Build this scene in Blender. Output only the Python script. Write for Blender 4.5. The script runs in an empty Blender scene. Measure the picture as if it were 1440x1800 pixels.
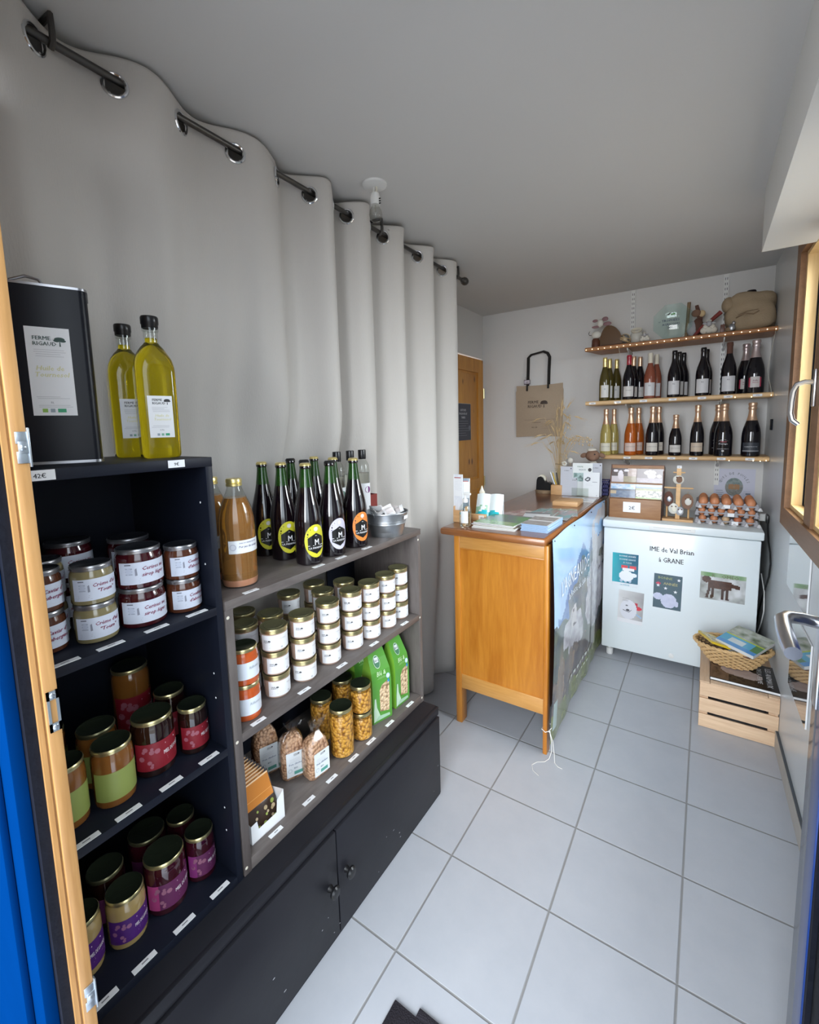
import bpy, bmesh, math, random
from mathutils import Matrix, Vector
PI = math.pi
S = bpy.context.scene
COL = S.collection
random.seed(7)

# ------------------------------------------------------------------ camera
cam_data = bpy.data.cameras.new('camera')
cam = bpy.data.objects.new('camera', cam_data)
COL.objects.link(cam)
S.camera = cam
cam_data.sensor_fit = 'VERTICAL'
cam_data.sensor_height = 36.0
cam_data.lens = 780.43 / 1800 * 36
cam_data.shift_y = -58.5 / 1800
cam_data.clip_start = 0.02
_yaw, _pitch, _roll = [math.radians(v) for v in (-33.76979, -6.43227, -1.50558)]
_f = Vector((math.sin(_yaw) * math.cos(_pitch), math.cos(_yaw) * math.cos(_pitch), math.sin(_pitch)))
_r = Vector((math.cos(_yaw), -math.sin(_yaw), 0))
_u = _r.cross(_f)
_r2 = _r * math.cos(_roll) + _u * math.sin(_roll)
_u2 = -_r * math.sin(_roll) + _u * math.cos(_roll)
cam.matrix_world = Matrix(((_r2.x, _u2.x, -_f.x, 0.0), (_r2.y, _u2.y, -_f.y, 0.0), (_r2.z, _u2.z, -_f.z, 1.45), (0, 0, 0, 1)))

# ------------------------------------------------------------------ light
SKY_UP = (0.80, 0.90, 1.0, 1)
GROUND = (0.27, 0.265, 0.26, 1)
SKY_STRENGTH = 4.2
world = bpy.data.worlds.new('overcast_sky')
S.world = world
world.use_nodes = True
_nt = world.node_tree
_bg = _nt.nodes['Background']
_bg.inputs['Strength'].default_value = SKY_STRENGTH
_tc = _nt.nodes.new('ShaderNodeTexCoord')
_sx = _nt.nodes.new('ShaderNodeSeparateXYZ')
_mr = _nt.nodes.new('ShaderNodeMapRange')
_mr.inputs['From Min'].default_value = -0.06
_mr.inputs['From Max'].default_value = 0.06
_mx = _nt.nodes.new('ShaderNodeMix')
_mx.data_type = 'RGBA'
_mx.inputs['A'].default_value = GROUND
_mx.inputs['B'].default_value = SKY_UP
_nt.links.new(_tc.outputs['Generated'], _sx.inputs[0])
_nt.links.new(_sx.outputs['Z'], _mr.inputs['Value'])
_nt.links.new(_mr.outputs['Result'], _mx.inputs['Factor'])
_nt.links.new(_mx.outputs['Result'], _bg.inputs['Color'])

def area(name, loc, direction, sx, sy, power, color, portal=False):
    d = bpy.data.lights.new(name, 'AREA')
    d.shape = 'RECTANGLE'; d.size = sx; d.size_y = sy
    d.energy = power; d.color = color
    if portal:
        d.cycles.is_portal = True
    o = bpy.data.objects.new(name, d)
    COL.objects.link(o)
    o.location = loc
    o.rotation_euler = Vector(direction).to_track_quat('-Z', 'Y').to_euler()
    return o
# the open doorway and the window let the daylight in
area('doorway_daylight', (-0.15, -3.6, 2.3), (-0.06, 1, -0.26), 3.6, 2.6, 330, (0.93, 0.96, 1.0))
area('window_daylight', (1.30, 2.1, 2.35), (-1, 0.0, -0.50), 1.8, 1.2, 100, (0.92, 0.96, 1.0))

S.view_settings.view_transform = 'Standard'
S.view_settings.look = 'None'
S.view_settings.exposure = 0.22
S.view_settings.gamma = 1.0
S.view_settings.use_curve_mapping = False
S.cycles.use_denoising = True
S.cycles.max_bounces = 10
S.cycles.transparent_max_bounces = 16
S.cycles.caustics_reflective = False
S.cycles.caustics_refractive = False

# ------------------------------------------------------------------ materials
MATS = {}
def _new(name):
    m = bpy.data.materials.new(name); m.use_nodes = True
    MATS[name] = m
    return m, m.node_tree, m.node_tree.nodes['Principled BSDF']
def _coord(nt, scale=(1, 1, 1), kind='Object'):
    tc = nt.nodes.new('ShaderNodeTexCoord'); mp = nt.nodes.new('ShaderNodeMapping')
    mp.inputs['Scale'].default_value = scale
    nt.links.new(tc.outputs[kind], mp.inputs[0])
    return mp.outputs[0]
def c4(c):
    return (c[0], c[1], c[2], 1)
def mat(name, color, rough=0.5, metal=0.0, trans=0.0, ior=1.45, coat=0.0, spec=0.5, vary=0.0, vscale=30, bump=0.0, bscale=60, emit=None, estr=0, sheen=0.0, alpha=1.0):
    m, nt, b = _new(name)
    b.inputs['Base Color'].default_value = c4(color)
    b.inputs['Roughness'].default_value = rough
    b.inputs['Metallic'].default_value = metal
    b.inputs['Transmission Weight'].default_value = trans
    b.inputs['IOR'].default_value = ior
    b.inputs['Coat Weight'].default_value = coat
    b.inputs['Coat Roughness'].default_value = 0.05
    b.inputs['Specular IOR Level'].default_value = spec
    b.inputs['Sheen Weight'].default_value = sheen
    b.inputs['Alpha'].default_value = alpha
    if emit:
        b.inputs['Emission Color'].default_value = c4(emit); b.inputs['Emission Strength'].default_value = estr
    if vary:
        n = nt.nodes.new('ShaderNodeTexNoise'); n.inputs['Scale'].default_value = vscale; n.inputs['Detail'].default_value = 4
        nt.links.new(_coord(nt), n.inputs['Vector'])
        x = nt.nodes.new('ShaderNodeMix'); x.data_type = 'RGBA'
        x.inputs['A'].default_value = c4([max(0, v * (1 - vary)) for v in color]); x.inputs['B'].default_value = c4([min(1, v * (1 + vary)) for v in color])
        nt.links.new(n.outputs[0], x.inputs['Factor']); nt.links.new(x.outputs['Result'], b.inputs['Base Color'])
    if bump:
        n = nt.nodes.new('ShaderNodeTexNoise'); n.inputs['Scale'].default_value = bscale; n.inputs['Detail'].default_value = 3
        nt.links.new(_coord(nt), n.inputs['Vector'])
        bp = nt.nodes.new('ShaderNodeBump'); bp.inputs['Strength'].default_value = bump; bp.inputs['Distance'].default_value = 0.004
        nt.links.new(n.outputs[0], bp.inputs['Height']); nt.links.new(bp.outputs[0], b.inputs['Normal'])
    return m
def wood(name, c1, c2, stretch=(6, 6, 0.7), rough=0.45, coat=0.0, knots=None, bump=0.08, spec=0.5):
    """grain runs along the axis with the small stretch value"""
    m, nt, b = _new(name)
    v = _coord(nt, stretch)
    n = nt.nodes.new('ShaderNodeTexNoise'); n.inputs['Scale'].default_value = 3.0; n.inputs['Detail'].default_value = 7; n.inputs['Distortion'].default_value = 0.6
    nt.links.new(v, n.inputs['Vector'])
    n2 = nt.nodes.new('ShaderNodeTexNoise'); n2.inputs['Scale'].default_value = 22.0; n2.inputs['Detail'].default_value = 3
    nt.links.new(v, n2.inputs['Vector'])
    ad = nt.nodes.new('ShaderNodeMix'); ad.data_type = 'FLOAT'; ad.inputs[0].default_value = 0.35
    nt.links.new(n.outputs[0], ad.inputs[2]); nt.links.new(n2.outputs[0], ad.inputs[3])
    r = nt.nodes.new('ShaderNodeValToRGB')
    r.color_ramp.elements[0].position = 0.34; r.color_ramp.elements[0].color = c4(c1)
    r.color_ramp.elements[1].position = 0.66; r.color_ramp.elements[1].color = c4(c2)
    nt.links.new(ad.outputs[0], r.inputs[0])
    out = r.outputs[0]
    if knots:
        vo = nt.nodes.new('ShaderNodeTexVoronoi'); vo.inputs['Scale'].default_value = knots[0]
        nt.links.new(_coord(nt, (1, 1, 0.55)), vo.inputs['Vector'])
        rr = nt.nodes.new('ShaderNodeValToRGB')
        rr.color_ramp.elements[0].position = 0.06; rr.color_ramp.elements[0].color = (1, 1, 1, 1)
        rr.color_ramp.elements[1].position = 0.13; rr.color_ramp.elements[1].color = (0, 0, 0, 1)
        nt.links.new(vo.outputs['Distance'], rr.inputs[0])
        x = nt.nodes.new('ShaderNodeMix'); x.data_type = 'RGBA'; x.inputs['B'].default_value = c4(knots[1])
        nt.links.new(rr.outputs[0], x.inputs['Factor']); nt.links.new(out, x.inputs['A']); out = x.outputs['Result']
    nt.links.new(out, b.inputs['Base Color'])
    b.inputs['Roughness'].default_value = rough; b.inputs['Coat Weight'].default_value = coat; b.inputs['Coat Roughness'].default_value = 0.15
    b.inputs['Specular IOR Level'].default_value = spec
    if bump:
        bp = nt.nodes.new('ShaderNodeBump'); bp.inputs['Strength'].default_value = bump; bp.inputs['Distance'].default_value = 0.002
        nt.links.new(ad.outputs[0], bp.inputs['Height']); nt.links.new(bp.outputs[0], b.inputs['Normal'])
    return m
def printed(name, rough, coat=0.0, spec=0.5):
    m, nt, b = _new(name)
    a = nt.nodes.new('ShaderNodeAttribute'); a.attribute_name = 'Col'
    nt.links.new(a.outputs['Color'], b.inputs['Base Color'])
    b.inputs['Roughness'].default_value = rough; b.inputs['Coat Weight'].default_value = coat; b.inputs['Coat Roughness'].default_value = 0.04
    b.inputs['Specular IOR Level'].default_value = spec
    return m
def pellets(name, c1, c2, c3, scale, rough=0.35, coat=0.5):
    """many small round things packed behind glass or film"""
    m, nt, b = _new(name)
    vo = nt.nodes.new('ShaderNodeTexVoronoi'); vo.inputs['Scale'].default_value = scale
    nt.links.new(_coord(nt), vo.inputs['Vector'])
    r = nt.nodes.new('ShaderNodeValToRGB')
    r.color_ramp.elements[0].position = 0.0; r.color_ramp.elements[0].color = c4(c1)
    r.color_ramp.elements[1].position = 0.80; r.color_ramp.elements[1].color = c4(c3)
    e = r.color_ramp.elements.new(0.52); e.color = c4(c2)
    nt.links.new(vo.outputs['Distance'], r.inputs[0]); nt.links.new(r.outputs[0], b.inputs['Base Color'])
    inv = nt.nodes.new('ShaderNodeMath'); inv.operation = 'MULTIPLY'; inv.inputs[1].default_value = -1
    nt.links.new(vo.outputs['Distance'], inv.inputs[0])
    bp = nt.nodes.new('ShaderNodeBump'); bp.inputs['Strength'].default_value = 0.9; bp.inputs['Distance'].default_value = 0.005
    nt.links.new(inv.outputs[0], bp.inputs['Height']); nt.links.new(bp.outputs[0], b.inputs['Normal'])
    b.inputs['Roughness'].default_value = rough; b.inputs['Coat Weight'].default_value = coat
    return m
def thin_glass(name, tint=(0.96, 0.98, 0.97), rough=0.02, ior=1.5, refl=1.0):
    m = bpy.data.materials.new(name); m.use_nodes = True; MATS[name] = m
    nt = m.node_tree; nt.nodes.clear()
    o = nt.nodes.new('ShaderNodeOutputMaterial'); mx = nt.nodes.new('ShaderNodeMixShader')
    t = nt.nodes.new('ShaderNodeBsdfTransparent'); t.inputs[0].default_value = c4(tint)
    g = nt.nodes.new('ShaderNodeBsdfGlossy'); g.inputs['Roughness'].default_value = rough
    f = nt.nodes.new('ShaderNodeLayerWeight'); f.inputs[0].default_value = 0.5
    pw = nt.nodes.new('ShaderNodeMath'); pw.operation = 'POWER'; pw.inputs[1].default_value = 4.0
    nt.links.new(f.outputs['Facing'], pw.inputs[0])
    mu = nt.nodes.new('ShaderNodeMath'); mu.operation = 'MULTIPLY_ADD'; mu.inputs[1].default_value = 0.75 * refl; mu.inputs[2].default_value = 0.045 * refl; mu.use_clamp = True
    nt.links.new(pw.outputs[0], mu.inputs[0]); nt.links.new(mu.outputs[0], mx.inputs[0])
    nt.links.new(t.outputs[0], mx.inputs[1]); nt.links.new(g.outputs[0], mx.inputs[2]); nt.links.new(mx.outputs[0], o.inputs[0])
    return m

mat('wall_paint', (0.66, 0.65, 0.635), 0.75, vary=0.03, vscale=3, bump=0.15, bscale=90)
mat('wall_gloss', (0.64, 0.65, 0.65), 0.28, vary=0.03, vscale=3, spec=0.6)
mat('reveal_white', (0.72, 0.72, 0.70), 0.6)
mat('outside_wall', (0.55, 0.52, 0.47), 0.9)
# ceiling with two small mould stains
m, nt, b = _new('ceiling_paint')
_v = _coord(nt)
def _spot(x, y, r):
    d = nt.nodes.new('ShaderNodeVectorMath'); d.operation = 'DISTANCE'; d.inputs[1].default_value = (x, y, 0)
    nt.links.new(_v, d.inputs[0])
    k = nt.nodes.new('ShaderNodeMapRange'); k.inputs['From Min'].default_value = r; k.inputs['From Max'].default_value = 0.0
    nt.links.new(d.outputs['Value'], k.inputs['Value'])
    return k.outputs[0]
_mxm = nt.nodes.new('ShaderNodeMath'); _mxm.operation = 'MAXIMUM'
nt.links.new(_spot(0.115, 1.66, 0.055), _mxm.inputs[0]); nt.links.new(_spot(0.125, 2.06, 0.045), _mxm.inputs[1])
_n = nt.nodes.new('ShaderNodeTexNoise'); _n.inputs['Scale'].default_value = 75; _n.inputs['Detail'].default_value = 5
nt.links.new(_v, _n.inputs['Vector'])
_mu = nt.nodes.new('ShaderNodeMath'); _mu.operation = 'MULTIPLY'
nt.links.new(_mxm.outputs[0], _mu.inputs[0]); nt.links.new(_n.outputs[0], _mu.inputs[1])
_rr = nt.nodes.new('ShaderNodeValToRGB')
_rr.color_ramp.elements[0].position = 0.2; _rr.color_ramp.elements[0].color = (0.62, 0.61, 0.59, 1)
_rr.color_ramp.elements[1].position = 0.42; _rr.color_ramp.elements[1].color = (0.22, 0.22, 0.21, 1)
nt.links.new(_mu.outputs[0], _rr.inputs[0]); nt.links.new(_rr.outputs[0], b.inputs['Base Color'])
b.inputs['Roughness'].default_value = 0.9
# floor tiles, 33 cm, grey joints
m, nt, b = _new('floor_tiles')
_v = _coord(nt)
_s = nt.nodes.new('ShaderNodeSeparateXYZ'); nt.links.new(_v, _s.inputs[0])
def _joint(out, off):
    a = nt.nodes.new('ShaderNodeMath'); a.operation = 'SUBTRACT'; a.inputs[1].default_value = off; nt.links.new(out, a.inputs[0])
    d = nt.nodes.new('ShaderNodeMath'); d.operation = 'DIVIDE'; d.inputs[1].default_value = 0.33006; nt.links.new(a.outputs[0], d.inputs[0])
    p = nt.nodes.new('ShaderNodeMath'); p.operation = 'PINGPONG'; p.inputs[1].default_value = 0.5; nt.links.new(d.outputs[0], p.inputs[0])
    return p.outputs[0]
_mn = nt.nodes.new('ShaderNodeMath'); _mn.operation = 'MINIMUM'
nt.links.new(_joint(_s.outputs[0], -0.9953), _mn.inputs[0]); nt.links.new(_joint(_s.outputs[1], 2.8439), _mn.inputs[1])
_rr = nt.nodes.new('ShaderNodeValToRGB')
_rr.color_ramp.elements[0].position = 0.0065; _rr.color_ramp.elements[0].color = (0, 0, 0, 1)
_rr.color_ramp.elements[1].position = 0.0105; _rr.color_ramp.elements[1].color = (1, 1, 1, 1)
nt.links.new(_mn.outputs[0], _rr.inputs[0])
_n = nt.nodes.new('ShaderNodeTexNoise'); _n.inputs['Scale'].default_value = 9; _n.inputs['Detail'].default_value = 8; _n.inputs['Roughness'].default_value = 0.7
nt.links.new(_v, _n.inputs['Vector'])
_tn = nt.nodes.new('ShaderNodeMix'); _tn.data_type = 'RGBA'; _tn.inputs['A'].default_value = (0.39, 0.412, 0.455, 1); _tn.inputs['B'].default_value = (0.48, 0.495, 0.53, 1)
nt.links.new(_n.outputs[0], _tn.inputs['Factor'])
_tm = nt.nodes.new('ShaderNodeMix'); _tm.data_type = 'RGBA'; _tm.inputs['A'].default_value = (0.25, 0.25, 0.25, 1)
nt.links.new(_rr.outputs[0], _tm.inputs['Factor']); nt.links.new(_tn.outputs['Result'], _tm.inputs['B'])
nt.links.new(_tm.outputs['Result'], b.inputs['Base Color'])
b.inputs['Roughness'].default_value = 0.42
_bp = nt.nodes.new('ShaderNodeBump'); _bp.inputs['Strength'].default_value = 0.5; _bp.inputs['Distance'].default_value = 0.003
nt.links.new(_rr.outputs[0], _bp.inputs['Height']); nt.links.new(_bp.outputs[0], b.inputs['Normal'])

mat('skirting', (0.46, 0.42, 0.37), 0.45, vary=0.1, vscale=12)
mat('skirting_joint', (0.08, 0.09, 0.10), 0.7)
# curtain: woven off-white fabric
m, nt, b = _new('curtain_fabric')
_v = _coord(nt, (1, 1, 1))
_w = nt.nodes.new('ShaderNodeTexNoise'); _w.inputs['Scale'].default_value = 260; nt.links.new(_coord(nt, (1, 1, 0.25)), _w.inputs['Vector'])
_bp = nt.nodes.new('ShaderNodeBump'); _bp.inputs['Strength'].default_value = 0.25; _bp.inputs['Distance'].default_value = 0.002
nt.links.new(_w.outputs[0], _bp.inputs['Height']); nt.links.new(_bp.outputs[0], b.inputs['Normal'])
b.inputs['Base Color'].default_value = (0.50, 0.475, 0.445, 1); b.inputs['Roughness'].default_value = 0.9; b.inputs['Sheen Weight'].default_value = 0.2
mat('rod_metal', (0.09, 0.085, 0.08), 0.35, metal=0.8)
mat('chrome', (0.75, 0.76, 0.78), 0.15, metal=1.0)
mat('steel_brushed', (0.62, 0.63, 0.66), 0.28, metal=1.0)
mat('zinc', (0.42, 0.44, 0.46), 0.38, metal=0.9, vary=0.25, vscale=25)
mat('zinc_plate', (0.50, 0.55, 0.60), 0.3, metal=0.9, vary=0.2, vscale=40)
mat('gold_lid', (0.55, 0.48, 0.25), 0.28, metal=0.9)
mat('gold_dark', (0.16, 0.15, 0.08), 0.32, metal=0.75)
mat('lid_dark_mirror', (0.020, 0.026, 0.016), 0.22, metal=0.3)  # gold lid tops: mirrored dark surroundings put into the colour
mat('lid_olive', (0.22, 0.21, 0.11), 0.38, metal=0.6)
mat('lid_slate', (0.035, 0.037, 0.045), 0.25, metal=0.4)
mat('silver_lid', (0.40, 0.40, 0.42), 0.3, metal=0.9)
mat('gold_foil', (0.80, 0.55, 0.38), 0.3, metal=0.85, bump=0.4, bscale=90)
mat('pink_foil', (0.72, 0.60, 0.60), 0.3, metal=0.8)
mat('mauve', (0.24, 0.13, 0.14), 0.5)
mat('wicker_strand', (0.60, 0.39, 0.18), 0.55, vary=0.25, vscale=60)
mat('gold_cap', (0.80, 0.66, 0.28), 0.3, metal=0.8)
mat('red_cap', (0.35, 0.01, 0.03), 0.3, coat=0.5)
mat('black_plastic', (0.008, 0.008, 0.009), 0.3)
mat('black_lam', (0.007, 0.009, 0.017), 0.45, spec=0.3, vary=0.15, vscale=20)
mat('black_paint', (0.013, 0.013, 0.017), 0.45, spec=0.35, vary=0.2, vscale=8, bump=0.1, bscale=25)
mat('black_can', (0.004, 0.005, 0.010), 0.35, spec=0.3)
wood('grey_wood', (0.085, 0.070, 0.066), (0.15, 0.13, 0.12), (5, 1.0, 5), 0.45)
wood('grey_wood_v', (0.085, 0.070, 0.066), (0.15, 0.13, 0.12), (6, 6, 0.7), 0.45)
wood('oak_orange', (0.40, 0.13, 0.010), (0.58, 0.235, 0.028), (5, 5, 0.5), 0.35, coat=0.25)
wood('oak_light', (0.45, 0.20, 0.04), (0.60, 0.31, 0.085), (0.6, 5, 6), 0.35, coat=0.25)
wood('desk_top_wood', (0.10, 0.032, 0.012), (0.19, 0.070, 0.028), (5, 0.7, 5), 0.28, coat=0.5)
wood('desk_edge_wood', (0.22, 0.075, 0.018), (0.33, 0.125, 0.035), (0.7, 5, 5), 0.3, coat=0.4)
wood('pine_door', (0.46, 0.19, 0.030), (0.64, 0.31, 0.06), (5, 5, 0.5), 0.45, knots=(7.5, (0.14, 0.045, 0.012)))
wood('pine_light', (0.62, 0.36, 0.16), (0.78, 0.52, 0.27), (0.6, 5, 7), 0.6, knots=(9, (0.32, 0.15, 0.06)))
wood('crate_wood', (0.58, 0.37, 0.23), (0.76, 0.55, 0.36), (0.6, 5, 9), 0.65, knots=(10, (0.30, 0.16, 0.08)))
wood('crate_wood_y', (0.50, 0.32, 0.20), (0.66, 0.47, 0.31), (5, 0.6, 9), 0.65)
wood('shelf_pine', (0.55, 0.33, 0.14), (0.72, 0.49, 0.25), (0.6, 6, 6), 0.5)
wood('shelf_dark', (0.30, 0.115, 0.035), (0.42, 0.19, 0.07), (0.6, 6, 6), 0.45)
wood('door_edge_wood', (0.27, 0.13, 0.038), (0.46, 0.25, 0.09), (9, 9, 0.5), 0.4, coat=0.2)
wood('window_brown', (0.20, 0.10, 0.045), (0.28, 0.145, 0.07), (5, 0.6, 5), 0.5)
wood('window_yellow', (0.70, 0.47, 0.20), (0.82, 0.60, 0.30), (6, 6, 0.6), 0.45)
wood('box_wood', (0.22, 0.10, 0.04), (0.36, 0.19, 0.09), (0.7, 5, 6), 0.45)
wood('box_dark', (0.07, 0.022, 0.012), (0.13, 0.045, 0.022), (0.7, 5, 6), 0.4)
wood('block_wood', (0.50, 0.28, 0.12), (0.65, 0.40, 0.20), (0.7, 5, 6), 0.5)
mat('red_wood', (0.22, 0.035, 0.03), 0.5, vary=0.2)
mat('blue_paint', (0.0003, 0.022, 0.105), 0.7, spec=0.0, vary=0.1, vscale=10)
mat('blue_dark', (0.003, 0.03, 0.17), 0.3, coat=0.3)
mat('gasket', (0.004, 0.005, 0.010), 0.6, spec=0.2, vary=0.5, vscale=40, bump=0.4)
mat('grey_blue_gloss', (0.04, 0.05, 0.08), 0.2, coat=0.2)
mat('white_enamel', (0.72, 0.78, 0.80), 0.3, coat=0.2)
mat('white_plastic', (0.75, 0.75, 0.73), 0.4)
mat('cream', (0.70, 0.66, 0.55), 0.5)
printed('print', 0.5)
printed('print_gloss', 0.22, coat=0.3)
printed('foil_print', 0.25, coat=0.5)
mat('glossy_sheet', (0.07, 0.08, 0.09), 0.04, spec=1.0, coat=1.0)
thin_glass('window_glass')
thin_glass('jar_glass', (0.93, 0.95, 0.93), 0.03)
thin_glass('film', (0.90, 0.88, 0.86), 0.12, 1.6, 1.6)
thin_glass('bulb_glass', (0.9, 0.9, 0.88), 0.02)
thin_glass('trophy_glass', (0.90, 0.97, 0.955), 0.03)
mat('oil', (1.0, 0.80, 0.025), 0.03, trans=0.95, ior=1.44)
mat('juice', (1.0, 0.44, 0.12), 0.05, trans=0.75, ior=1.36)
mat('juice_sediment', (0.78, 0.34, 0.20), 0.3, trans=0.2, coat=0.6)
mat('clear_liquid', (0.93, 0.92, 0.86), 0.03, trans=1.0, ior=1.33)
mat('beer_dark', (0.006, 0.003, 0.005), 0.04, spec=0.8, coat=0.4)
mat('beer_green', (0.02, 0.075, 0.012), 0.04, trans=0.35, spec=0.8)
mat('wine_black', (0.006, 0.005, 0.008), 0.05, spec=0.7)
mat('wine_olive', (0.07, 0.055, 0.012), 0.06, spec=0.7)
mat('wine_rose', (0.40, 0.12, 0.07), 0.05, trans=0.4)
mat('wine_gold', (0.75, 0.62, 0.20), 0.04, trans=0.6)
mat('wine_orange', (0.70, 0.16, 0.02), 0.04, trans=0.5)
mat('jam_red', (0.045, 0.004, 0.007), 0.12, coat=0.8)
mat('jam_brown', (0.085, 0.026, 0.012), 0.12, coat=0.8)
mat('jam_orange', (0.50, 0.085, 0.015), 0.12, coat=0.8, vary=0.25, vscale=60)
mat('garlic_cream', (0.24, 0.20, 0.10), 0.12, coat=0.8)
mat('honey_dark', (0.014, 0.004, 0.003), 0.06, coat=1.0)
mat('honey_amber', (0.20, 0.075, 0.015), 0.08, coat=1.0)
mat('honey_cream', (0.33, 0.23, 0.09), 0.1, coat=0.9)
mat('honey_plum', (0.035, 0.003, 0.008), 0.06, coat=1.0)
mat('pate', (0.50, 0.34, 0.26), 0.15, coat=0.7, vary=0.2, vscale=60)
pellets('chickpeas_jar', (0.88, 0.48, 0.09), (0.74, 0.34, 0.045), (0.26, 0.09, 0.01), 105)
pellets('chickpeas_dry', (0.88, 0.58, 0.38), (0.74, 0.44, 0.26), (0.34, 0.16, 0.08), 125, 0.4, 0.5)
pellets('pasta_pieces', (0.85, 0.68, 0.45), (0.70, 0.50, 0.30), (0.30, 0.18, 0.09), 95)
pellets('wicker', (0.66, 0.44, 0.20), (0.52, 0.31, 0.12), (0.16, 0.08, 0.03), 70, 0.5, 0.1)
mat('burlap', (0.33, 0.25, 0.16), 0.9, vary=0.2, vscale=14, bump=0.5, bscale=200)
mat('tote_fabric', (0.42, 0.33, 0.24), 0.9, vary=0.06, vscale=150, bump=0.3, bscale=300)
mat('tote_black', (0.015, 0.013, 0.012), 0.8)
mat('wheat', (0.58, 0.43, 0.24), 0.7, vary=0.2)
mat('wool', (0.60, 0.57, 0.50), 0.95, bump=0.6, bscale=120)
mat('felt_brown', (0.21, 0.12, 0.08), 0.9)
mat('felt_dark', (0.11, 0.05, 0.035), 0.85)
mat('ceramic_brown', (0.10, 0.045, 0.01), 0.25, coat=0.4)
mat('white_glaze', (0.60, 0.58, 0.52), 0.35)
mat('egg_brown', (0.56, 0.23, 0.11), 0.45, vary=0.12, vscale=25)
mat('egg_pale', (0.58, 0.40, 0.24), 0.45)
mat('egg_red', (0.48, 0.15, 0.07), 0.45)
mat('carton', (0.34, 0.33, 0.35), 0.85, bump=0.2, bscale=150)
mat('carton_light', (0.60, 0.59, 0.60), 0.85)
mat('paper_white', (0.80, 0.81, 0.82), 0.6)
mat('sky_edge', (0.30, 0.45, 0.66), 0.6)
mat('paper_edge', (0.62, 0.62, 0.60), 0.7)
mat('string_white', (0.75, 0.73, 0.68), 0.8)
mat('cord_black', (0.01, 0.01, 0.011), 0.5)
mat('led_warm', (1, 0.85, 0.6), 0.4, emit=(1, 0.82, 0.5), estr=4.0)
mat('yellow_book', (0.62, 0.42, 0.02), 0.3, coat=0.3)
mat('green_plastic', (0.01, 0.28, 0.09), 0.35)
mat('red_plastic', (0.55, 0.02, 0.04), 0.35)
mat('purple_plastic', (0.035, 0.035, 0.16), 0.5)
mat('bark', (0.22, 0.15, 0.09), 0.9, vary=0.3, bump=0.5)
mat('label_grey', (0.35, 0.35, 0.37), 0.6)
mat('mat_rubber', (0.018, 0.015, 0.022), 0.95, bump=0.8, bscale=300)
mat('acrylic', (0.9, 0.93, 0.93), 0.05, trans=0.9, ior=1.1)
mat('wire', (0.35, 0.35, 0.33), 0.4, metal=0.9)

# ------------------------------------------------------------------ mesh builder
FONT_CACHE = {}
def glyphs(s):
    """flat polygons of a line of text, 1 unit high, centred on u=0, baseline v=0"""
    if s in FONT_CACHE:
        return FONT_CACHE[s]
    cu = bpy.data.curves.new('text', 'FONT'); cu.body = s; cu.align_x = 'CENTER'; cu.resolution_u = 1
    ob = bpy.data.objects.new('text', cu); COL.objects.link(ob)
    me = bpy.data.meshes.new_from_object(ob.evaluated_get(bpy.context.evaluated_depsgraph_get()))
    vs = [(v.co.x, v.co.y) for v in me.vertices]; fs = [tuple(p.vertices) for p in me.polygons]
    bpy.data.objects.remove(ob); bpy.data.curves.remove(cu); bpy.data.meshes.remove(me)
    FONT_CACHE[s] = (vs, fs)
    return FONT_CACHE[s]
def front(x=0, oy=0, oz=0):      # plane facing +X : u -> +Y
    return lambda u, v, e=0: (x + e, oy + u, oz + v)
def front_y(y=0, ox=0, oz=0):    # plane facing -Y : u -> +X
    return lambda u, v, e=0: (ox + u, y - e, oz + v)
def top_z(z=0, ox=0, oy=0, ang=0):
    ca, sa = math.cos(ang), math.sin(ang)
    return lambda u, v, e=0: (ox + u * ca - v * sa, oy + u * sa + v * ca, z + e)
def cyl_map(r, oz=0, a0=0, cx=0, cy=0):
    return lambda u, v, e=0: (cx + (r + e) * math.cos(a0 + u / r), cy + (r + e) * math.sin(a0 + u / r), oz + v)
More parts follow.
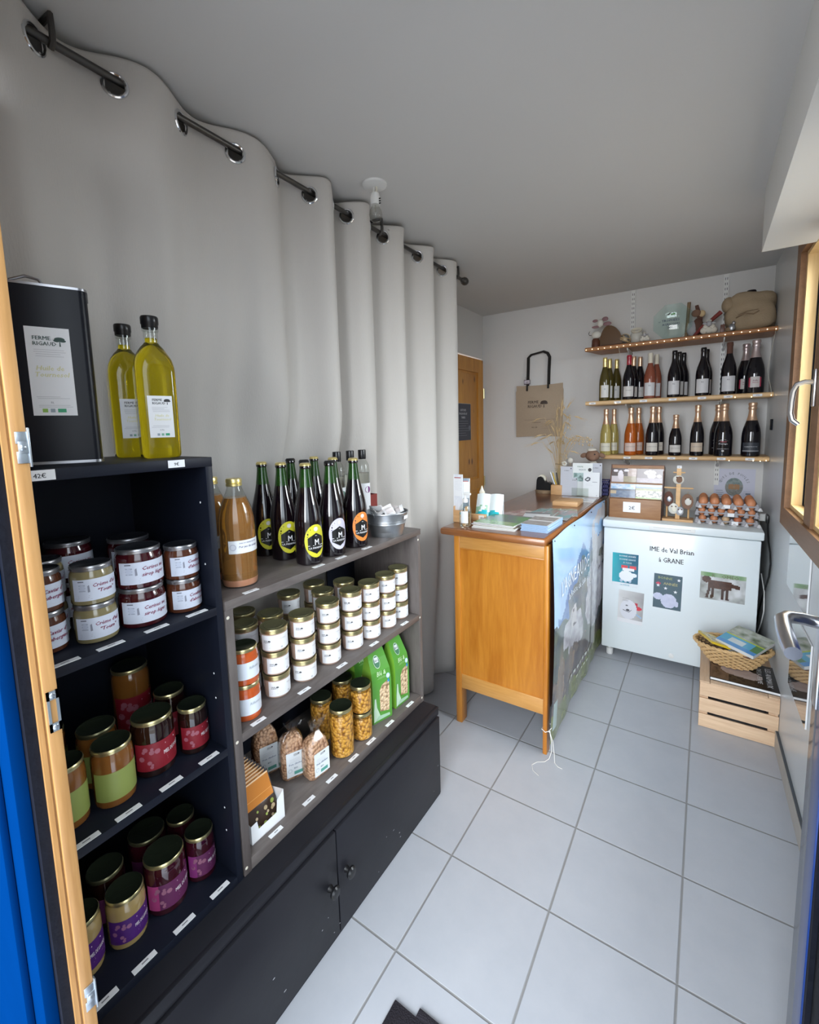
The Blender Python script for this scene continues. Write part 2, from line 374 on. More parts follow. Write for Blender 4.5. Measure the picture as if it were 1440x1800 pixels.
class MB:
    def __init__(self):
        self.v = []; self.f = []; self.m = []; self.c = []; self.mats = []; self.sm = []
        self.M = Matrix.Identity(4)
    def mi(self, name):
        if name not in self.mats: self.mats.append(name)
        return self.mats.index(name)
    def add(self, vs, fs, m, col=(1, 1, 1), smooth=True):
        o = len(self.v); k = self.mi(m)
        I = self.M
        self.v += [tuple(I @ Vector(p)) for p in vs]
        for f in fs:
            self.f.append(tuple(i + o for i in f)); self.m.append(k); self.c.append(col); self.sm.append(smooth)
        return self
    def box(self, x0, x1, y0, y1, z0, z1, m, bev=0.0, col=(1, 1, 1)):
        if bev:
            bm = bmesh.new(); bmesh.ops.create_cube(bm, size=1)
            for v in bm.verts:
                v.co = Vector(((x0 + x1) / 2 + v.co.x * (x1 - x0), (y0 + y1) / 2 + v.co.y * (y1 - y0), (z0 + z1) / 2 + v.co.z * (z1 - z0)))
            bmesh.ops.bevel(bm, geom=bm.edges[:], offset=bev, segments=2, affect='EDGES', profile=0.5)
            bm.verts.index_update()
            self.add([tuple(v.co) for v in bm.verts], [tuple(v.index for v in f.verts) for f in bm.faces], m, col); bm.free()
            return self
        vs = [(x0, y0, z0), (x1, y0, z0), (x1, y1, z0), (x0, y1, z0), (x0, y0, z1), (x1, y0, z1), (x1, y1, z1), (x0, y1, z1)]
        fs = [(0, 3, 2, 1), (4, 5, 6, 7), (0, 1, 5, 4), (1, 2, 6, 5), (2, 3, 7, 6), (3, 0, 4, 7)]
        return self.add(vs, fs, m, col)
    def lathe(self, prof, m, seg=28, cx=0, cy=0, sq=None, col=(1, 1, 1), rx=1, ry=1, cap=True):
        """prof [(r,z)] bottom to top; sq = superellipse exponent for squared bottles"""
        vs = []; n = len(prof); segs = []
        for i in range(seg):
            a = 2 * PI * i / seg
            c, s = math.cos(a), math.sin(a)
            segs.append((c, s))
        for r, z in prof:
            for c, s in segs:
                k = 1
                q = sq(z) if sq else 2
                if q != 2: k = (abs(c) ** q + abs(s) ** q) ** (-1 / q)
                vs.append((cx + r * c * k * rx, cy + r * s * k * ry, z))
        fs = []
        for j in range(n - 1):
            for i in range(seg):
                a = j * seg + i; b = j * seg + (i + 1) % seg
                fs.append((a, b, b + seg, a + seg))
        if cap:
            if prof[0][0] > 1e-5: fs.append(tuple(reversed(range(seg))))
            if prof[-1][0] > 1e-5: fs.append(tuple((n - 1) * seg + i for i in range(seg)))
        return self.add(vs, fs, m, col)
    def tube(self, pts, r, m, seg=8, col=(1, 1, 1), closed=False):
        pts = [Vector(p) for p in pts]; n = len(pts); vs = []; fs = []
        rr = r if isinstance(r, (list, tuple)) else [r] * n
        prev = None
        for i, p in enumerate(pts):
            if closed: t = (pts[(i + 1) % n] - pts[i - 1]).normalized()
            else: t = (pts[min(i + 1, n - 1)] - pts[max(i - 1, 0)]).normalized()
            if prev is None:
                up = Vector((0, 0, 1)) if abs(t.z) < 0.9 else Vector((1, 0, 0))
                a = t.cross(up).normalized()
            else:
                a = (prev - t * prev.dot(t)).normalized()
            prev = a; bb = t.cross(a)
            for k in range(seg):
                g = 2 * PI * k / seg
                vs.append(tuple(p + (a * math.cos(g) + bb * math.sin(g)) * rr[i]))
        lim = n if closed else n - 1
        for i in range(lim):
            for k in range(seg):
                a = i * seg + k; b = i * seg + (k + 1) % seg; j = ((i + 1) % n - i) * seg
                fs.append((a, b, b + j, a + j))
        if not closed:
            fs.append(tuple(reversed(range(seg)))); fs.append(tuple((n - 1) * seg + k for k in range(seg)))
        return self.add(vs, fs, m, col)
    def ell(self, c, r, m, seg=16, rings=10, col=(1, 1, 1), rot=None, fn=None):
        vs = [(0, 0, -1)]; fs = []
        for j in range(1, rings):
            ph = -PI / 2 + PI * j / rings
            for i in range(seg):
                a = 2 * PI * i / seg
                vs.append((math.cos(ph) * math.cos(a), math.cos(ph) * math.sin(a), math.sin(ph)))
        vs.append((0, 0, 1)); N = len(vs) - 1
        for i in range(seg):
            fs.append((0, 1 + (i + 1) % seg, 1 + i))
            fs.append((N, N - seg + i, N - seg + (i + 1) % seg))
        for j in range(rings - 2):
            for i in range(seg):
                a = 1 + j * seg + i; b = 1 + j * seg + (i + 1) % seg
                fs.append((a, b, b + seg, a + seg))
        out = []
        R = rot or Matrix.Identity(3)
        for v in vs:
            k = fn(v) if fn else 1
            p = R @ Vector((v[0] * r[0] * k, v[1] * r[1] * k, v[2] * r[2] * k))
            out.append((p.x + c[0], p.y + c[1], p.z + c[2]))
        return self.add(out, fs, m, col)
    def grid(self, fn, nu, nv, m, colfn=None, col=(1, 1, 1), skip=None):
        vs = []; o = len(self.v)
        for j in range(nv + 1):
            for i in range(nu + 1):
                vs.append(fn(i / nu, j / nv))
        self.v += [tuple(self.M @ Vector(p)) for p in vs]; k = self.mi(m)
        for j in range(nv):
            for i in range(nu):
                u, v = (i + 0.5) / nu, (j + 0.5) / nv
                if skip and skip(u, v): continue
                a = o + j * (nu + 1) + i
                self.f.append((a, a + 1, a + nu + 2, a + nu + 1)); self.m.append(k)
                self.c.append(colfn(u, v) if colfn else col); self.sm.append(True)
        return self
    def poly(self, pts, m, col=(1, 1, 1)):
        return self.add(pts, [tuple(range(len(pts)))], m, col)
    def rect(self, mp, u0, u1, v0, v1, m='print', col=(1, 1, 1), e=0.0, n=1):
        """rectangle laid on a mapped surface"""
        vs = []; 
        for v in (v0, v1):
            for i in range(n + 1):
                vs.append(mp(u0 + (u1 - u0) * i / n, v, e))
        return self.add(vs, [(i, i + 1, n + 2 + i, n + 1 + i) for i in range(n)], m, col)
    def shape(self, mp, pts, m='print', col=(0, 0, 0), e=0.0005):
        return self.add([mp(u, v, e) for u, v in pts], [tuple(range(len(pts)))], m, col)
    def disc(self, mp, u, v, r, m='print', col=(0, 0, 0), e=0.0005, n=14, ry=None):
        ry = ry or r
        return self.shape(mp, [(u + r * math.cos(2 * PI * i / n), v + ry * math.sin(2 * PI * i / n)) for i in range(n)], m, col, e)
    def text(self, mp, s, u, v, h, col=(0, 0, 0), m='print', e=0.0006, sx=1.0, italic=0.0, align='c', maxw=None):
        vs, fs = glyphs(s)
        if not vs: return self
        w0 = min(p[0] for p in vs); w1 = max(p[0] for p in vs)
        if maxw and (w1 - w0) * h * sx > maxw: sx = maxw / ((w1 - w0) * h)
        sh = 0 if align == 'c' else (-w0 if align == 'l' else -w1)
        for k in (0, 1):
            self.add([mp(u + (p[0] + sh + italic * p[1] + (k - 0.5) * 0.035) * h * sx, v + p[1] * h, e + k * 0.00008) for p in vs], fs, m, col, smooth=False)
        return self
    def lines(self, mp, u0, u1, v, n, dv, t=0.0006, col=(0.45, 0.45, 0.48), e=0.0005):
        rnd = random.Random(int(abs(v) * 9999) + n)
        for i in range(n):
            self.rect(mp, u0 + (u1 - u0) * 0.1 * rnd.random(), u1 - (u1 - u0) * 0.35 * rnd.random(), v - i * dv, v - i * dv + t, 'print', col, e)
        return self
    def build(self, name, parent=None, loc=(0, 0, 0), rz=0.0, angle=35):
        me = bpy.data.meshes.new(name)
        me.from_pydata(self.v, [], self.f)
        for n in self.mats: me.materials.append(MATS[n])
        me.polygons.foreach_set('material_index', self.m)
        me.polygons.foreach_set('use_smooth', self.sm)
        if any(c != (1, 1, 1) for c in self.c):
            ca = me.color_attributes.new('Col', 'FLOAT_COLOR', 'CORNER')
            buf = []
            for p, c in zip(me.polygons, self.c):
                buf += [c[0], c[1], c[2], 1.0] * p.loop_total
            ca.data.foreach_set('color', buf)
        me.validate(); me.update()
        try: me.set_sharp_from_angle(angle=math.radians(angle))
        except Exception: pass
        o = bpy.data.objects.new(name, me); COL.objects.link(o)
        o.parent = parent; o.location = loc; o.rotation_euler = (0, 0, rz)
        return o
def tag(o, label, cat, group=None):
    o['label'] = label; o['category'] = cat
    if group: o['group'] = group
    return o
def thing(name, label, cat, loc=(0, 0, 0), rz=0.0, group=None):
    o = bpy.data.objects.new(name, None); COL.objects.link(o)
    o.empty_display_size = 0.05
    o.location = loc; o.rotation_euler = (0, 0, rz)
    return tag(o, label, cat, group)
def struct(o):
    o['kind'] = 'structure'; return o
KIDS = {}
def kids(o):
    return [c for c in bpy.data.objects if c.parent == o]
def dup(o, loc=None, rz=None, label=None, group=None, parent=None, tree=None):
    """copy of a thing with copies of its parts and sub-parts"""
    if tree is None:
        tree = {}
        for q in bpy.data.objects:
            if q.parent: tree.setdefault(q.parent.name, []).append(q)
    c = o.copy(); COL.objects.link(c)
    if parent is not None: c.parent = parent
    if loc is not None: c.location = loc
    if rz is not None: c.rotation_euler = (0, 0, rz)
    if label: c['label'] = label
    if group: c['group'] = group
    for k in tree.get(o.name, []): dup(k, parent=c, tree=tree)
    return c
INK = (0.03, 0.03, 0.035)
WHITE = (0.80, 0.81, 0.83)
def logo(b, mp, u, v, s, col=INK):
    """farm logo: two lines of lettering and a tree"""
    b.text(mp, 'FERME', u - 0.18 * s, v + 0.16 * s, 0.30 * s, col, sx=0.95)
    b.text(mp, 'RIGAUD', u - 0.06 * s, v - 0.14 * s, 0.30 * s, col, sx=0.95)
    tu, tv = u + 0.62 * s, v + 0.10 * s
    b.disc(mp, tu, tv + 0.14 * s, 0.24 * s, col=col, ry=0.11 * s)
    b.disc(mp, tu - 0.13 * s, tv + 0.06 * s, 0.15 * s, col=col, ry=0.08 * s, e=0.0007)
    b.disc(mp, tu + 0.14 * s, tv + 0.05 * s, 0.15 * s, col=col, ry=0.07 * s, e=0.0008)
    b.shape(mp, [(tu - 0.03 * s, tv - 0.26 * s), (tu + 0.04 * s, tv - 0.26 * s), (tu + 0.02 * s, tv + 0.06 * s), (tu - 0.01 * s, tv + 0.06 * s)], col=col, e=0.0009)
# ------------------------------------------------------------------ the room
WX = lambda y: 0.345 - 0.0184 * (y - 1)          # right wall plane
YB, ZC, XL = 3.45, 2.34, -1.55
b = MB(); b.box(-2.2, 1.0, -1.5, 3.6, -0.05, 0, 'floor_tiles'); struct(b.build('floor'))
b = MB(); b.box(-1.7, 0.5, 0.2, 3.6, ZC, ZC + 0.08, 'ceiling_paint'); struct(b.build('ceiling'))
b = MB(); b.box(-1.65, 0.45, YB, YB + 0.1, 0, ZC, 'wall_paint'); struct(b.build('wall_back'))
b = MB(); b.box(XL - 0.1, XL, 0.2, 2.60, 0, ZC, 'wall_paint'); b.box(XL - 0.1, XL, 2.60, YB, 2.0, ZC, 'wall_paint'); b.box(XL - 0.1, XL, 3.43, YB, 0, 2.0, 'wall_paint')
struct(b.build('wall_left'))
# right wall, with the window opening
WY0, WY1, WZ0, WZ1 = 1.36, 2.50, 1.06, 2.13
def slab(b, y0, y1, z0, z1, m, t=0.10, out=0.0):
    a, c = WX(y0) - out, WX(y1) - out
    vs = [(a, y0, z0), (a + t, y0, z0), (c + t, y1, z0), (c, y1, z0), (a, y0, z1), (a + t, y0, z1), (c + t, y1, z1), (c, y1, z1)]
    b.add(vs, [(0, 3, 2, 1), (4, 5, 6, 7), (0, 1, 5, 4), (1, 2, 6, 5), (2, 3, 7, 6), (3, 0, 4, 7)], m)
b = MB()
slab(b, 0.2, YB, 0, WZ0, 'wall_gloss', 0.14); slab(b, 0.2, YB, WZ1, ZC, 'wall_gloss', 0.14)
slab(b, 0.2, WY0, WZ0, WZ1, 'wall_gloss', 0.14); slab(b, WY1, YB, WZ0, WZ1, 'wall_gloss', 0.14)
struct(b.build('wall_right'))
b = MB(); b.box(-1.65, -1.32, 0.10, 0.20, 0, ZC, 'outside_wall'); b.box(-1.32, 0.25, 0.10, 0.20, 2.16, ZC + 0.1, 'outside_wall'); b.box(0.23, 0.5, 0.10, 0.20, 0, ZC, 'outside_wall')
struct(b.build('wall_front'))
b = MB()
for k in range(9):
    y0 = 0.35 + k * 0.345
    if y0 > 3.3: break
    slab(b, y0, min(y0 + 0.342, YB), 0, 0.075, 'skirting', 0.012, 0.011)
slab(b, 0.3, YB, 0.075, 0.079, 'skirting_joint', 0.010, 0.009)
struct(b.build('baseboard_right'))
b = MB(); b.box(-0.95, -0.5, YB - 0.012, YB, 0, 0.075, 'skirting'); struct(b.build('baseboard_back'))
# shutter box above the window
b = MB(); b.box(0.155, 0.33, 0.24, 2.33, 2.11, ZC, 'reveal_white'); struct(b.build('trim_1'))
# window in the right wall: outer frame, mullion, sashes and panes
win = thing('window_1', 'x', 'x'); 
del win['label']; del win['category']; struct(win)
b = MB()
slab(b, WY1 - 0.005, WY1 + 0.075, WZ0 - 0.075, WZ1 + 0.07, 'window_brown', 0.022, 0.022)
slab(b, WY0 - 0.075, WY0 + 0.005, WZ0 - 0.075, WZ1 + 0.07, 'window_brown', 0.022, 0.022)
slab(b, WY0, WY1, WZ0 - 0.075, WZ0 + 0.005, 'window_brown', 0.022, 0.022)
slab(b, WY0, WY1, WZ1 - 0.005, WZ1 + 0.07, 'window_brown', 0.022, 0.022)
slab(b, 2.035, 2.145, WZ0, WZ1, 'window_brown', 0.03, 0.012)
b.build('window_frame', win)
for (a, c) in ((2.145, WY1 - 0.005), (WY0 + 0.005, 2.035)):
    b = MB()
    # yellow reveal then the sash with a dark gasket
    for (t0, t1, ins, mm) in ((-0.002, 0.034, 0.022, 'window_yellow'), (0.034, 0.040, 0.026, 'gasket'), (0.040, 0.085, 0.05, 'window_yellow')):
        for (y0, y1, z0, z1) in ((a, a + ins, WZ0, WZ1), (c - ins, c, WZ0, WZ1), (a + ins, c - ins, WZ0, WZ0 + ins), (a + ins, c - ins, WZ1 - ins, WZ1)):
            xa, xc = WX(y0), WX(y1)
            vs = [(xa + t0, y0, z0), (xa + t1, y0, z0), (xc + t1, y1, z0), (xc + t0, y1, z0), (xa + t0, y0, z1), (xa + t1, y0, z1), (xc + t1, y1, z1), (xc + t0, y1, z1)]
            b.add(vs, [(0, 3, 2, 1), (4, 5, 6, 7), (0, 1, 5, 4), (1, 2, 6, 5), (2, 3, 7, 6), (3, 0, 4, 7)], mm)
    s = b.build('window_sash', win)
    b = MB(); xa, xc = WX(a) + 0.065, WX(c) + 0.065
    b.add([(xa, a + 0.05, WZ0 + 0.05), (xc, c - 0.05, WZ0 + 0.05), (xc, c - 0.05, WZ1 - 0.05), (xa, a + 0.05, WZ1 - 0.05)], [(0, 1, 2, 3)], 'window_glass')
    b.build('window_pane', s)
b = MB()
x0 = WX(2.1) - 0.012
b.box(x0 - 0.008, x0, 2.085, 2.12, 1.49, 1.62, 'steel_brushed', 0.003)
b.tube([(x0, 2.10, 1.575), (x0 - 0.030, 2.10, 1.577), (x0 - 0.050, 2.105, 1.570), (x0 - 0.059, 2.11, 1.548), (x0 - 0.062, 2.115, 1.51), (x0 - 0.062, 2.12, 1.47), (x0 - 0.056, 2.12, 1.445), (x0 - 0.038, 2.12, 1.428)], [0.009, 0.009, 0.010, 0.010, 0.010, 0.010, 0.009, 0.008], 'steel_brushed', 10)
b.build('window_handle', win)
# pine door in the left wall, far corner
dr = thing('door_1', 'x', 'x'); del dr['label']; del dr['category']; struct(dr)
b = MB()
b.box(XL - 0.02, XL + 0.008, 2.62, 2.70, 0, 1.985, 'pine_door'); b.box(XL - 0.02, XL + 0.008, 3.335, 3.43, 0, 1.985, 'pine_door')
b.box(XL - 0.02, XL + 0.008, 2.70, 3.335, 1.88, 1.985, 'pine_door'); b.box(XL - 0.02, XL + 0.008, 2.70, 3.335, 0.0, 0.13, 'pine_door'); b.box(XL - 0.02, XL + 0.008, 2.70, 3.335, 0.95, 1.03, 'pine_door')
for (z0, z1) in ((0.13, 0.95), (1.03, 1.88)):
    b.box(XL - 0.02, XL - 0.004, 2.70, 3.335, z0, z1, 'pine_door')
    b.box(XL - 0.02, XL + 0.002, 2.72, 3.315, z0 + 0.02, z1 - 0.02, 'pine_door', 0.004)
b.build('door_panel', dr)
b = MB()
for z in (0.35, 1.0, 1.72): b.tube([(XL + 0.013, 3.432, z - 0.04), (XL + 0.013, 3.432, z + 0.04)], 0.006, 'gold_lid')
b.build('hinge', dr)
# entrance: the fixed blue leaf on the left with its bare wooden edge
d2 = thing('door_2', 'x', 'x'); del d2['label']; del d2['category']; struct(d2)
XE = -0.718
b = MB()
b.box(-1.31, XE - 0.022, 0.150, 0.166, 0.02, 2.13, 'blue_paint', 0.002)
b.box(-1.31, XE - 0.07, 0.140, 0.150, 0.02, 2.13, 'blue_paint', 0.003)
b.build('blue_face', d2)
b = MB(); b.box(-1.31, XE - 0.010, 0.166, 0.1785, 0.02, 2.13, 'gasket'); b.build('door_gasket', d2)
b = MB()
b.box(-1.31, XE - 0.004, 0.1785, 0.184, 0.02, 2.13, 'door_edge_wood'); b.box(-1.31, XE - 0.007, 0.184, 0.1865, 0.02, 2.13, 'door_edge_wood')
b.box(-1.31, XE, 0.1865, 0.2025, 0.02, 2.13, 'door_edge_wood', 0.0015)
b.build('door_stile', d2)
def strike(z0, z1, kind):
    b = MB()
    if kind == 'frame':
        for (y0, y1, a, c) in ((0.189, 0.202, z0, z0 + 0.012), (0.189, 0.202, z1 - 0.012, z1), (0.189, 0.192, z0, z1), (0.199, 0.202, z0, z1)):
            b.box(XE, XE + 0.0022, y0, y1, a, c, 'zinc_plate')
        for z in (z0 + 0.006, z1 - 0.006): b.ell((XE + 0.0022, 0.1955, z), (0.0012, 0.004, 0.004), 'zinc_plate', 10, 6)
    else:
        b.box(XE, XE + 0.0022, 0.190, 0.203, z0, z0 + (z1 - z0) * 0.38, 'zinc_plate', 0.0008); b.box(XE, XE + 0.0022, 0.190, 0.203, z0 + (z1 - z0) * 0.62, z1, 'zinc_plate', 0.0008)
        b.box(XE, XE + 0.003, 0.192, 0.203, z0 + (z1 - z0) * 0.30, z0 + (z1 - z0) * 0.70, 'zinc_plate', 0.0008)
        b.box(XE - 0.004, XE + 0.004, 0.202, 0.2045, z0 - 0.005, z1 + 0.005, 'zinc_plate', 0.0008)
        b.ell((XE + 0.003, 0.1965, (z0 + z1) / 2), (0.0015, 0.004, 0.004), 'zinc_plate', 10, 6)
    b.build('strike_plate', d2)
strike(1.419, 1.459, 'hook'); strike(1.056, 1.113, 'frame'); strike(0.618, 0.656, 'hook')
# entrance: the open leaf on the right, blue with a glazed panel and lever
d3 = thing('door_3', 'x', 'x'); del d3['label']; del d3['category']; struct(d3)
LX = 0.187
b = MB(); b.box(LX, LX + 0.04, 1.003, 1.070, 0.02, 2.13, 'grey_blue_gloss', 0.001)
b.build('door_stile', d3)
b = MB(); b.box(LX - 0.004, LX + 0.04, 0.945, 1.003, 0.02, 2.13, 'blue_dark', 0.002); b.box(LX - 0.001, LX + 0.04, 0.93, 0.945, 0.02, 2.13, 'gasket')
b.box(LX - 0.004, LX + 0.04, 0.22, 0.29, 0.02, 2.13, 'blue_paint', 0.002)
for (z0, z1) in ((0.02, 0.14), (0.86, 0.98), (2.0, 2.13)): b.box(LX + 0.001, LX + 0.04, 0.29, 0.93, z0, z1, 'blue_paint')
b.build('blue_face', d3)
b = MB()
for (z0, z1) in ((0.14, 0.86), (0.98, 2.0)):
    for q in ((0.29, 0.31, z0, z1), (0.88, 0.93, z0, z1), (0.31, 0.90, z0, z0 + 0.02), (0.31, 0.90, z1 - 0.02, z1)): b.box(LX + 0.006, LX + 0.03, *q, 'gasket', 0.002)
b.build('glazing_bead', d3)
b = MB()
for (z0, z1) in ((0.16, 0.84), (1.0, 1.98)): b.box(LX + 0.016, LX + 0.020, 0.31, 0.90, z0, z1, 'window_glass')
b.build('door_glass', d3)
b = MB(); b.box(LX - 0.006, LX, 1.012, 1.048, 0.93, 1.14, 'steel_brushed', 0.003)
b.build('door_plate', d3)
b = MB()
b.tube([(LX - 0.002, 1.030, 1.086), (LX - 0.030, 1.024, 1.092), (LX - 0.052, 1.010, 1.096), (LX - 0.062, 0.985, 1.098), (LX - 0.064, 0.945, 1.096), (LX - 0.063, 0.90, 1.092), (LX - 0.061, 0.868, 1.088)],
       [0.0105, 0.0105, 0.011, 0.0115, 0.012, 0.0125, 0.0115], 'steel_brushed', 14)
b.build('door_lever', d3)
# ------------------------------------------------------------------ curtain and rod
K = 1.017
ZR = 2.282; XR = -1.19
ZERO = [v * K for v in (-0.14, 0.0, 0.14, 0.28, 0.42, 0.57, 0.725, 0.883, 1.035, 1.173, 1.285, 1.365, 1.50, 1.598, 1.735, 1.863, 1.985, 2.10, 2.225, 2.29)]
# between zeros 4 and 5 the cloth is behind the rod, between 5 and 6 in front, and so on
def fold(y):
    if y <= ZERO[0]: return 0.0
    for i in range(len(ZERO) - 1):
        if y < ZERO[i + 1]:
            t = (y - ZERO[i]) / (ZERO[i + 1] - ZERO[i])
            a = 0.048 if ZERO[i] > 1.0 else 0.030
            return math.sin(PI * t) * a * (1 if i % 2 else -1)
    return 0.0
ys = [ZERO[0] + 0.15 + 0.10 * 0]
NS = 520
pts = []
y0c, y1c = 0.21, 2.325
N0 = 3000
acc = 0; prevp = None; arc = []
for i in range(N0 + 1):
    y = y0c + (y1c - y0c) * i / N0
    p = (fold(y), y)
    if prevp: acc += math.hypot(p[0] - prevp[0], p[1] - prevp[1])
    arc.append((acc, p)); prevp = p
tot = acc; j = 0; samp = []
for i in range(NS + 1):
    t = tot * i / NS
    while j < N0 and arc[j + 1][0] < t: j += 1
    samp.append(arc[j][1])
ZT = 2.325
zs = [ZT - 0.006 * k for k in range(17)]
z = zs[-1]
while z > 0.03: z -= 0.06; zs.append(max(z, 0.012))
rnd = random.Random(3)
def smooth(t):
    t = max(0.0, min(1.0, t)); return t * t * (3 - 2 * t)
def cx_at(x, y, z):
    za = 1.86 - 0.34 * smooth((y - 0.85) / 0.3)
    s = smooth((za - z) / 0.45)
    near = 1 - smooth((y - 1.42) / 0.12)
    c = XR - 0.098 * near * s - 0.05 * smooth((0.9 - z) / 0.9) * (1 - near)
    d = smooth((ZT - z) / 0.5)
    nk = 1 - smooth((y - 0.85) / 0.25)
    k = 1 - 0.55 * d * nk
    w = (0.0045 * math.sin(y * 31 + z * 0.5) + 0.0028 * math.sin(y * 67 + z * 0.6)) * d
    top = 0.005 * math.sin(y * 23) * max(0, 1 - (ZT - z) / 0.05)
    return c + x * k + w + top
eyes = [v for v in ZERO if 0.25 < v < 2.31]
eye_i = [min(range(NS + 1), key=lambda i: abs(samp[i][1] - v)) for v in eyes]
ds = tot / NS
b = MB(); k = b.mi('curtain_fabric')
for z in zs:
    zz_top = z
    for (x, y) in samp:
        zz = z + (0.006 * math.cos(y * 21) if z > ZT - 0.02 else 0)
        yy = y + (0.10 * max(0, (0.7 - z)) * max(0, (y - 1.9)) if z < 0.7 else 0)
        b.v.append((cx_at(x, y, z), yy, zz))
W = NS + 1
for r in range(len(zs) - 1):
    for i in range(NS):
        zc = (zs[r] + zs[r + 1]) / 2
        if any(math.hypot((i + 0.5 - e) * ds, zc - (ZR - 0.013)) < 0.0225 for e in eye_i): continue
        a = r * W + i
        b.f.append((a, a + 1, a + W + 1, a + W)); b.m.append(k); b.c.append((1, 1, 1)); b.sm.append(True)
cur = thing('curtain', 'long off-white eyelet curtain hung in folds along the left side', 'curtain', (0, 0, 0))
cb = b.build('curtain_cloth', cur, angle=180)
sm = cb.modifiers.new('thickness', 'SOLIDIFY'); sm.thickness = 0.0015; sm.offset = 0
for e in eye_i:
    p0, p1 = samp[max(0, e - 2)], samp[min(NS, e + 2)]
    tx, ty = p1[0] - p0[0], p1[1] - p0[1]; L = math.hypot(tx, ty); tx /= L; ty /= L
    cx, cy = cx_at(samp[e][0], samp[e][1], ZR), samp[e][1]
    b = MB()
    b.tube([(cx + tx * 0.0255 * math.cos(a), cy + ty * 0.0255 * math.cos(a), ZR - 0.013 + 0.0255 * math.sin(a)) for a in [2 * PI * q / 28 for q in range(28)]], 0.0045, 'chrome', 8, closed=True)
    b.build('eyelet', cur)
rod = thing('curtain_rod', 'dark metal curtain rod with ball end, hung just under the ceiling', 'curtain rod')
b = MB(); b.tube([(XR, 0.21, ZR), (XR, 2.36, ZR)], 0.0085, 'rod_metal', 14); b.build('rod', rod)
b = MB(); b.lathe([(0.0, -0.024), (0.011, -0.02), (0.012, -0.014), (0.009, -0.011), (0.015, -0.004), (0.021, 0.008), (0.0225, 0.02), (0.019, 0.033), (0.010, 0.041), (0, 0.043)], 'rod_metal', 20)
for i, v in enumerate(b.v): b.v[i] = (XR + v[0], 2.385 + v[2], ZR + v[1])
b.build('finial', rod)
for yb in (0.455, 1.60, 2.30):
    b = MB(); b.tube([(XR, yb, ZR - 0.012), (XR + 0.012, yb, ZR - 0.004), (XR + 0.014, yb, ZR + 0.012), (XR + 0.012, yb, ZC - 0.01), (XR - 0.02, yb, ZC - 0.006), (XR - 0.05, yb, ZC - 0.003)], 0.0065, 'rod_metal', 8)
    b.build('bracket', rod)
# ------------------------------------------------------------------ ceiling bulb
t = thing('ceiling_bulb', 'bare clear light bulb in a white socket on the ceiling', 'light bulb', (-1.045, 1.385, ZC))
b = MB(); b.lathe([(0, 0), (0.045, 0), (0.043, -0.006), (0.02, -0.010), (0, -0.010)][::-1], 'white_plastic', 24); b.build('ceiling_plate', t)
b = MB(); b.tube([(-0.004, 0, -0.008), (-0.008, 0.002, -0.02), (-0.003, 0, -0.034)], 0.003, 'white_plastic'); b.tube([(0.006, 0, -0.008), (0.009, 0, -0.02), (0.004, 0, -0.034)], 0.003, 'cream'); b.build('wire', t)
b = MB(); b.lathe([(0, -0.072), (0.0175, -0.072), (0.018, -0.045), (0.014, -0.032), (0, -0.030)], 'white_plastic', 20)
for k in range(3): b.box(0.0175, 0.024, -0.002, 0.002, -0.072 + k * 0.008, -0.069 + k * 0.008, 'black_plastic')
b.build('lamp_socket', t)
b = MB(); b.lathe([(0, -0.132), (0.012, -0.129), (0.021, -0.120), (0.0245, -0.106), (0.022, -0.092), (0.015, -0.080), (0.012, -0.072)], 'bulb_glass', 20, cap=False); g = b.build('bulb', t)
b = MB(); b.tube([(-0.007, 0, -0.098), (0, 0, -0.112), (0.007, 0, -0.098)], 0.0008, 'wire', 6); b.tube([(0, 0, -0.073), (0, 0, -0.095)], 0.003, 'bulb_glass', 8); b.build('filament', g)

# ------------------------------------------------------------------ low black cabinet, grey shelf unit, black bookcase
XF = -0.895
t = thing('low_cabinet', 'long low matt black cabinet on the floor carrying both shelf units', 'cabinet', (-1.02, 0.81, 0))
def W2L(b, o):
    return b
b = MB(); b.M = Matrix.Translation((1.02, -0.81, 0))
b.box(-1.23, -0.836, 0.222, 1.397, 0.0, 0.371, 'black_paint', 0.002); b.box(-0.84, -0.826, 0.222, 1.397, 0.338, 0.371, 'black_paint', 0.002); b.box(-0.84, -0.826, 0.222, 1.397, 0.0, 0.022, 'black_paint')
b.build('body', t)
for (y0, y1, yk) in ((0.224, 0.806, 0.775), (0.810, 1.392, 0.842)):
    b = MB(); b.M = Matrix.Translation((1.02, -0.81, 0)); b.box(-0.838, -0.820, y0, y1, 0.012, 0.334, 'black_paint', 0.002)
    # scuffs worn through the paint
    rr = random.Random(int(y0 * 100))
    for q in range(7):
        yy = y0 + (y1 - y0) * rr.random(); zz = 0.02 + 0.12 * rr.random()
        b.box(-0.8201, -0.8196, yy, yy + 0.002 + 0.006 * rr.random(), zz, zz + 0.002, 'label_grey')
    d = b.build('cabinet_door', t)
    b = MB(); b.lathe([(0.0, 0), (0.010, 0), (0.008, 0.006), (0.007, 0.012), (0.016, 0.016), (0.017, 0.022), (0.013, 0.027), (0, 0.028)], 'black_plastic', 20)
    for i, v in enumerate(b.v): b.v[i] = (1.02 - 0.820 + v[2], yk - 0.81 + v[0], 0.185 + v[1])
    b.build('door_knob', d)
t = thing('grey_shelf_unit', 'grey-brown wood-grain shelf unit standing on the low black cabinet', 'shelf unit', (-1.05, 0.985, 0.371))
o = Matrix.Translation((1.05, -0.985, -0.371))
XBK = -1.215
for (y0, y1) in ((0.569, 0.590), (1.380, 1.400)):
    b = MB(); b.M = o; b.box(XBK, XF, y0, y1, 0.371, 1.048, 'grey_wood_v', 0.001)
    for z in (1.03, 0.722, 0.39): b.ell((XF, (y0 + y1) / 2 - 0.004, z), (0.001, 0.004, 0.004), 'cream', 8, 6)
    b.build('side_panel', t)
